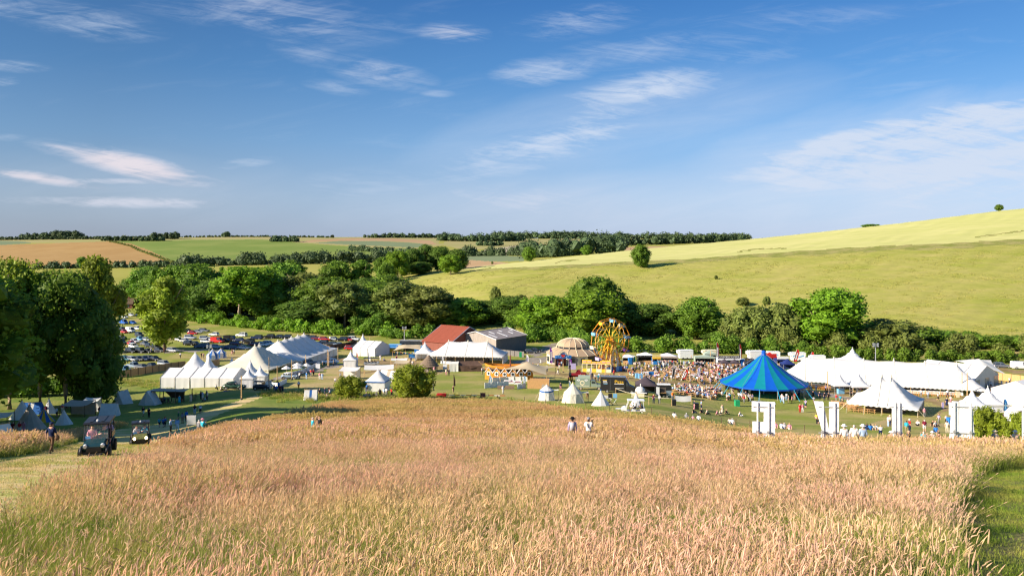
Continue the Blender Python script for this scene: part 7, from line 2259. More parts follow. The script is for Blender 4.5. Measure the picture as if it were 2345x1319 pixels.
part('light_rig',MB().tube([(2.4,0,1),(2.4,0,2.9)],.06,5).box((2.4,0,2.9),(1.0,.2,.4)),CM['silver'],o)
wheels(o,(-.6,.5),1.0,.38,.2)
o=thing('tractor','small bright green tractor behind the long marquee','tractor',atY(2080,213),R(8))
gr=mat('tractor_green',(.02,.36,.03),.4,var=.1)
part('bonnet',MB().box((.8,0,1.2),(1.5,.7,.6)),gr,o)
part('canopy',MB().box((-.4,0,2.4),(1.3,1.2,.1)),gr,o)
for x in(-.95,.15):
 for s in(-.5,.5):
  part('canopy_post',MB().tube([(x,s,1.0),(x,s,2.4)],.04,4),M_DARKM,o)
part('loader',MB().box((2.0,0,1.0),(.6,1.6,.5)),gr,o)
wheels(o,(-.5,),.7,.62,.3,M_YEL)
wheels(o,(1.3,),.6,.38,.24,M_YEL)
o=thing('coach','dark coach with a grey roof behind the beige canopy','coach',atY(948,275),R(-6))
part('body',MB().box((0,0,1.9),(9.5,2.5,2.9)),CM['dark'],o)
part('roof',MB().box((0,0,3.4),(9.3,2.4,.15)),CM['silver'],o)
for i in range(7):
 part('window',MB().box((-4+i*1.25,-1.27,2.35),(1.1,.04,1.0)),M_GLASS,o)
wheels(o,(3.2,-2.8),1.15,.5,.3)
# people
TOPC={'white':(.72,.71,.69),'pale blue':(.36,.48,.64),'blue':(.03,.16,.46),'navy':(.012,.022,.07),'black':(.014,.014,.016),'red':(.50,.025,.03),'pink':(.62,.26,.32),'turquoise':(.03,.36,.48),'grey':(.22,.22,.23),'green':(.03,.14,.06),'cream':(.62,.55,.42),'maroon':(.15,.012,.03),'orange':(.72,.20,.02),'lilac':(.42,.36,.55),'yellow':(.72,.50,.06),'brown':(.16,.09,.05),'khaki':(.28,.23,.13),'striped grey':(.42,.42,.46)}
CL={k:mat('cloth_'+k.replace(' ','_'),v,.85,var=.12,scale=5,spec=.15)for k,v in TOPC.items()}
SKIN=[mat('skin_light',(.62,.36,.26),.55,var=.06,scale=5),mat('skin_tan',(.50,.27,.17),.55,var=.06,scale=5),mat('skin_brown',(.22,.11,.065),.55,var=.06,scale=5)]
HAIR={'brown':mat('hair_brown',(.06,.032,.018),.6,var=.2,scale=20),'black':mat('hair_black',(.012,.010,.010),.5,var=.2,scale=20),'fair':mat('hair_fair',(.42,.27,.12),.6,var=.2,scale=20),'grey':mat('hair_grey',(.45,.44,.43),.6,var=.15,scale=20),'white':mat('hair_white',(.68,.66,.63),.6,var=.1,scale=20),'red':mat('hair_red',(.30,.10,.03),.6,var=.2,scale=20)}
M_SHOE=mat('shoe',(.05,.04,.035),.7,var=.3,scale=8)
M_STRAW=mat('straw_hat',(.60,.50,.34),.85,var=.1,scale=12)
BASE={'pelvis':(0,0,.93),'belly':(0,0,1.08),'chest':(0,.01,1.30),'neck':(0,.01,1.48),'head':(0,-.01,1.585),'top':(0,0,1.69),'lsh':(.18,.01,1.41),'lel':(.235,.03,1.14),'lwr':(.245,-.06,.91),'lha':(.245,-.085,.82),'rsh':(-.18,.01,1.41),'rel':(-.235,.03,1.14),'rwr':(-.245,-.06,.91),'rha':(-.245,-.085,.82),'lhi':(.10,0,.89),'lkn':(.115,-.02,.50),'lan':(.12,.02,.085),'lto':(.135,-.13,.03),'rhi':(-.10,0,.89),'rkn':(-.115,-.02,.50),'ran':(-.12,.02,.085),'rto':(-.135,-.13,.03)}
RAD={'pelvis':(.165,.12),'belly':(.15,.11),'chest':(.175,.12),'neck':(.06,.06),'head':(.085,.10),'top':(.07,.075),'sh':(.075,.07),'el':(.05,.05),'wr':(.034,.034),'ha':(.035,.045),'hi':(.10,.10),'kn':(.065,.065),'an':(.045,.045),'to':(.045,.035)}
EDG=[('pelvis','belly'),('belly','chest'),('chest','neck'),('neck','head'),('head','top')]
for s in 'lr':
 EDG+=[('chest',s+'sh'),(s+'sh',s+'el'),(s+'el',s+'wr'),(s+'wr',s+'ha'),('pelvis',s+'hi'),(s+'hi',s+'kn'),(s+'kn',s+'an'),(s+'an',s+'to')]
def shift(d,keys,v):
 for k in keys:
  d[k]=tuple(a+b for a,b in zip(d[k],v))
POSE={'stand':dict(BASE)}
d=dict(BASE)
d.update(lkn=(.10,-.16,.52),lan=(.10,-.16,.10),lto=(.11,-.31,.05),rkn=(-.10,.06,.50),ran=(-.10,.27,.14),rto=(-.10,.16,.03),lel=(.24,.12,1.15),lwr=(.25,.13,.93),lha=(.25,.12,.84),rel=(-.24,-.05,1.15),rwr=(-.24,-.20,.95),rha=(-.24,-.26,.88))
POSE['walk']=d
d=dict(BASE)
d.update(rel=(-.34,-.12,1.42),rwr=(-.20,-.16,1.62),rha=(-.11,-.14,1.66))
POSE['shade']=d
d=dict(BASE)
d.update(rel=(-.25,-.12,1.17),rwr=(-.10,-.28,1.24),rha=(-.05,-.32,1.30),lel=(.25,-.10,1.17),lwr=(.10,-.28,1.24),lha=(.05,-.32,1.29))
POSE['hold']=d
d=dict(BASE)
d.update(lel=(.36,-.16,1.38),lwr=(.58,-.2,1.40),lha=(.67,-.21,1.42))
POSE['point']=d
d=dict(BASE)
up=['pelvis','belly','chest','neck','head','top','lsh','lel','lwr','lha','rsh','rel','rwr','rha','lhi','rhi']
shift(d,up,(0,.0,-.43))
d.update(lkn=(.14,-.42,.50),lan=(.14,-.40,.09),lto=(.15,-.55,.04),rkn=(-.14,-.42,.50),ran=(-.14,-.38,.09),rto=(-.15,-.53,.04),lel=(.25,-.08,.74),lwr=(.16,-.30,.70),lha=(.12,-.37,.72),rel=(-.25,-.08,.74),rwr=(-.16,-.30,.70),rha=(-.12,-.37,.72))
shift(d,['chest','neck','head','top','lsh','rsh'],(0,-.05,0))
POSE['sit']=d
d=dict(d)
shift(d,up,(0,.02,-.36))
d.update(lkn=(.20,-.36,.34),lan=(.10,-.62,.08),lto=(.11,-.74,.08),rkn=(-.22,-.34,.22),ran=(-.06,-.44,.07),rto=(.05,-.52,.05),lel=(.27,-.04,.36),lwr=(.20,-.26,.34),lha=(.16,-.33,.35),rel=(-.27,.08,.36),rwr=(-.28,.16,.12),rha=(-.28,.17,.04))
POSE['ground']=d
d=dict(POSE['sit'])
d.update(lel=(.24,-.20,.78),lwr=(.14,-.44,.86),lha=(.12,-.52,.88),rel=(-.24,-.20,.78),rwr=(-.10,-.42,.86),rha=(-.06,-.50,.88))
POSE['drive']=d
def body_mesh(pose,level,fingers=False):
 J=POSE[pose]
 names=list(J)
 idx={n:i for i,n in enumerate(names)}
 V=[Vector(J[n])for n in names]
 E=[(idx[a],idx[b])for a,b in EDG]
 rad=[]
 for n in names:
  rad.append(RAD.get(n)or RAD[n[1:]])
 bones=[(a,b)for a,b in EDG]
 me=bpy.data.meshes.new('body')
 me.from_pydata([v[:]for v in V],E,[])
 o=bpy.data.objects.new('tmp',me)
 COL.objects.link(o)
 sk=o.modifiers.new('s','SKIN')
 sk.use_smooth_shade=True
 for i,r in enumerate(rad):
  me.skin_vertices[0].data[i].radius=r
  me.skin_vertices[0].data[i].use_root=(i==idx['pelvis'])
 if level:
  sb=o.modifiers.new('b','SUBSURF')
  sb.levels=sb.render_levels=level
 dg=bpy.context.evaluated_depsgraph_get()
 out=bpy.data.meshes.new_from_object(o.evaluated_get(dg))
 bpy.data.objects.remove(o)
 bm=bmesh.new()
 bm.from_mesh(out)
 if fingers:
  def rod(a,b,c,r):
   mb=MB().tube([a,b,c],[r,r*.9,r*.6],5)
   vs=[bm.verts.new(v)for v in mb.v]
   for f in mb.f:
    try:
     bm.faces.new([vs[i]for i in f])
    except ValueError:
     pass
  for s in 'lr':
   w,h=Vector(J[s+'wr']),Vector(J[s+'ha'])
   dr=(h-w).normalized()
   sd=dr.cross(Vector((1,0,0)if abs(dr.x)<.8 else(0,1,0))).normalized()
   inn=dr.cross(sd).normalized()
   for k,ln in enumerate((.07,.08,.075,.058)):
    a=h+sd*(k-1.5)*.02
    b=a+dr*ln*.55
    rod(a,b,b+(dr*.6+inn*.7).normalized()*ln*.5,.0095)
   rod(w.lerp(h,.4)+sd*.03,w.lerp(h,.8)+sd*.055,h+sd*.055+dr*.02,.011)
  hd=Vector(J['head'])
  rod(hd+Vector((0,-.09,.03)),hd+Vector((0,-.118,.0)),hd+Vector((0,-.10,-.02)),.016)
  for s in(-1,1):
   rod(hd+Vector((s*.085,.01,.025)),hd+Vector((s*.098,.02,.01)),hd+Vector((s*.088,.01,-.02)),.02)
 bm.normal_update()
 me2=bpy.data.meshes.new('body_'+pose)
 segs=[(a,b,Vector(J[a]),Vector(J[b]))for a,b in bones]
 hz=J['head'][2]
 hy=J['head'][1]
 for f in bm.faces:
  c=f.calc_center_median()
  best,bd,bt=None,9,0
  for a,b,p,q in segs:
   dd=q-p
   t=max(0,min(1,(c-p).dot(dd)/dd.length_squared))
   ds=(c-p-dd*t).length
   if ds<bd:
    best,bd,bt=(a,b),ds,t
  a,b=best
  if b in('head','top')or a=='head':
   f.material_index=3 if(c.z>hz+.065 or(c.y>hy+.035 and c.z>hz-.07))else 0
  elif b=='neck':
   f.material_index=0 if bt>.55 else 1
  elif b[1:]in('sh',)or b in('belly','chest'):
   f.material_index=1
   if b=='belly' and bt<.25:
    f.material_index=2
  elif b[1:]=='el':
   f.material_index=1
  elif b[1:]in('wr',):
   f.material_index=5
  elif b[1:]=='ha':
   f.material_index=0
  elif b[1:]in('hi','kn'):
   f.material_index=2
  elif b[1:]=='an':
   f.material_index=6 if bt<.93 else 4
  else:
   f.material_index=4
  f.smooth=True
 bm.to_mesh(me2)
 bm.free()
 for m in(SKIN[0],CL['white'],CL['navy'],HAIR['brown'],M_SHOE,SKIN[0],SKIN[0]):
  me2.materials.append(m)
 bpy.data.meshes.remove(out)
 return me2
BODY_FAR={k:body_mesh(k,0)for k in('stand','walk','shade','hold','sit','ground','point')}
BODY_NEAR={k:body_mesh(k,1,True)for k in POSE}
HATS={}
for nm,br,mm in(('sun hat',.21,M_STRAW),('white sun hat',.19,CL['white']),('dark brimmed hat',.2,CL['black']),('cap',.0,CL['navy']),('grey cap',0,CL['grey']),('red cap',0,CL['red']),('black broad hat',.25,CL['black']),('pink hat',.19,CL['pink'])):
 mb=MB()
 if br:
  mb.lathe([(br,0),(br,.012),(.108,.02),(.10,.10),(.06,.125)],12)
 else:
  mb.lathe([(.108,-.01),(.108,.05),(.06,.10)],10).box((0,-.13,.0),(.13,.11,.015))
 HATS[nm]=mb.mesh('hat',mm)
_lab=set()
NP=[0]
def person(p,pose,yaw,top,bot,hair='brown',skin=0,sleeves=False,shorts=False,h=1.0,hat=None,label='',near=False,group=None,skirt=False,z=0.0):
 me=(BODY_NEAR if near else BODY_FAR)[pose]
 J=POSE[pose]
 NP[0]+=1
 if near or hat or skirt:
  o=thing('person',label,'person',(p.x,p.y,p.z+z),R(yaw),group)
  o.scale=(h,h,h)
  b=link('body',me,o)
 else:
  o=b=link('person',me,None,(p.x,p.y,p.z+z),R(yaw))
  o.scale=(h,h,h)
  tag(o,label,'person',group)
 sk=SKIN[skin]
 ms=[sk,CL[top],CL[bot],HAIR[hair],M_SHOE,CL[top]if sleeves else sk,sk if shorts else CL[bot]]
 for i,m in enumerate(ms):
  if me.materials[i]is not m:
   setmat(b,i,m)
 if hat:
  q=Vector(J['head'])
  ho=link('hat',HATS[hat],o,(q.x,q.y+.01,q.z+.065))
 if skirt:
  q=J['pelvis']
  part('skirt',MB().lathe([(.27,.30),(.22,.62),(.17,.95),(.15,1.05)],10),CL[bot],o,True)
 if near and 'head' in J:
  q=Vector(J['head'])
  eb=MB()
  for s in(-1,1):
   eb.lathe([(.012,-.008),(.014,0),(.012,.008)],6,(q.x+s*.032,q.y-.093,q.z+.03))
  part('eyes',eb,HAIR['black'],o)
  part('mouth',MB().box((q.x,q.y-.096,q.z-.045),(.045,.012,.008)),CL['red'],o)
 return o
def pp(px,py,pose,top,bot,what,yaw=0,Y=None,**k):
 p=at(px,py)if Y is None else atY(px,Y)
 lab=what
 return person(p,pose,yaw,top,bot,label=lab,**k)
o=pp(118,1038,'walk','navy','brown','man in a navy T-shirt and cap walking away down the path',172,near=True,hat='cap',skin=1)
part('bag',MB().lathe([(.09,0),(.13,.12),(.08,.26)],8,(-.30,-.05,.74)),CL['brown'],o)
o=pp(1311,0,'stand','lilac','khaki','man in a dark brimmed hat with a backpack, standing in the meadow',175,Y=48,near=True,hat='dark brimmed hat',sleeves=True)
bp=part('backpack',MB().prism([(.10,1.02),(.30,1.04),(.32,1.25),(.24,1.45),(.12,1.46)],-.15,.15,plane='yz'),CL['striped grey'],o,True)
for s in(-.1,.1):
 part('strap',MB().tube([(s,.13,1.44),(s*1.25,.02,1.47),(s*1.3,-.12,1.38)],.02,5),CL['black'],bp)
o=pp(1348,0,'hold','white','khaki','man in a grey cap and white shirt filming in the meadow',168,Y=47.5,near=True,hat='grey cap')
part('strap',MB().tube([(.06,.14,1.42),(.02,.135,1.15)],.025,5),CL['black'],o)
part('phone',MB().box((-.16,-.40,1.44),(.08,.012,.15)),CL['black'],o)
pp(716,0,'stand','turquoise','cream','white-haired woman in a turquoise top wading through the meadow',-60,Y=58,near=True,hair='white',h=.95)
pp(732,0,'shade','black','lilac','man in a black T-shirt shading his eyes in the meadow',-50,Y=58.5,near=True,hair='brown')
pp(456,0,'stand','grey','brown','grey-haired person in a grey jacket at the meadow edge, seen from behind',165,Y=74,near=True,hair='grey',sleeves=True)
pp(464,0,'hold','turquoise','navy','person in a teal jacket and pink hat at the meadow edge',150,Y=73.5,near=True,hat='pink hat',sleeves=True)
pp(477,0,'ground','white','navy','dark-haired person sitting low in the grass beside the path',160,Y=63,near=True,hair='black')
pp(598,0,'ground','pale blue','navy','dark-haired person sitting in the meadow, left of a pair',170,Y=70,near=True,hair='black',sleeves=True)
pp(612,0,'ground','white','navy','brown-haired person in white sitting in the meadow, right of a pair',170,Y=68,near=True,hair='brown',sleeves=True)
pp(977,0,'ground','khaki','brown','head of a person sitting alone deep in the meadow',170,Y=60,near=True,hair='brown',h=.85)
LT=[(1933,50,'stand','white','white sun hat','person in a straw-banded white hat left of three at the letter K',172),(1945,54,'stand','pale blue','black broad hat','person in a black broad-brimmed hat beside the letter K',172),(1956,49,'stand','white',None,'person in a white T-shirt right beside the letter K',165),(1976,50,'stand','pale blue','white sun hat','person in a white hat and pale blue shirt between the letters K and L',175),(1921,58,'stand','maroon',None,'dark-haired child close to the right side of the letter K',170),(2081,52,'stand','navy',None,'fair-haired woman in a dark patterned top right of the letter L',40),(2115,55,'stand','turquoise',None,'man in a turquoise check shirt right of the letter L',172),(2278,53,'stand','grey','sun hat','man in a wide straw hat beside the leafy bush',172),(2325,54,'stand','cream','white sun hat','person in a white hat and cream shirt at the letter H',172),(2202,55,'stand','cream',None,'fair-haired person low behind the letter A',170),(2135,60,'stand','white','white sun hat','person in a white cap behind the turquoise shirt',172),(2150,61,'stand','brown',None,'dark-haired person in brown left of the letter A',165),(2040,60,'stand','pink','white sun hat','white-hatted person half behind the letter L',172)]
for px,Y,po,tp,ht,lab,yw in LT:
 low=.86 if Y>51 else 1.0
 pp(px,0,po,tp,'khaki',lab,yw,Y=Y,near=True,hat=ht,hair='fair' if 'fair' in lab else('black' if 'dark' in lab else 'grey'),sleeves=tp in('pale blue','turquoise'),h=low)
def seat_on(obj,x,y,z,ang,pose,top,bot,label,**k):
 a=obj.rotation_euler.z
 sc=obj.scale.x
 x,y,z=x*sc,y*sc,z*sc
 w=Vector(obj.location)+Vector((x*math.cos(a)-y*math.sin(a),x*math.sin(a)+y*math.cos(a),0))
 return person(w,pose,math.degrees(a)+90,top,bot,label=label,z=z,near=True,h=.5+.5*sc,**k)
seat_on(BUGGY1,-.22,-.32,.42,0,'sit','pink','khaki','fair-haired woman in a coral top riding in the nearest buggy',hair='fair')
seat_on(BUGGY1,-.22,.32,.42,0,'drive','green','khaki','driver in a green T-shirt and grey cap in the nearest buggy',hat='grey cap')
seat_on(BUGGY1,-1.05,.42,.5,0,'sit','lilac','pink','passenger in a pink check top on the rear seat of the nearest buggy',hair='fair')
seat_on(BUGGY2,-.22,-.32,.42,0,'sit','white','khaki','passenger in a pale top in the camouflage buggy',hair='red')
seat_on(BUGGY2,-.22,.32,.42,0,'drive','turquoise','khaki','driver in a pale green T-shirt in the camouflage buggy',hat='dark brimmed hat')
GC=[x for x in bpy.data.objects if x.name.startswith('golf_cart')][0]
seat_on(GC,-.05,.25,.36,0,'drive','white','khaki','white-haired driver of the golf cart in a white shirt',hair='white')
seat_on(GC,-1.05,.2,.36,0,'sit','brown','khaki','passenger in brown on the rear seat of the golf cart',hair='brown',skin=1)
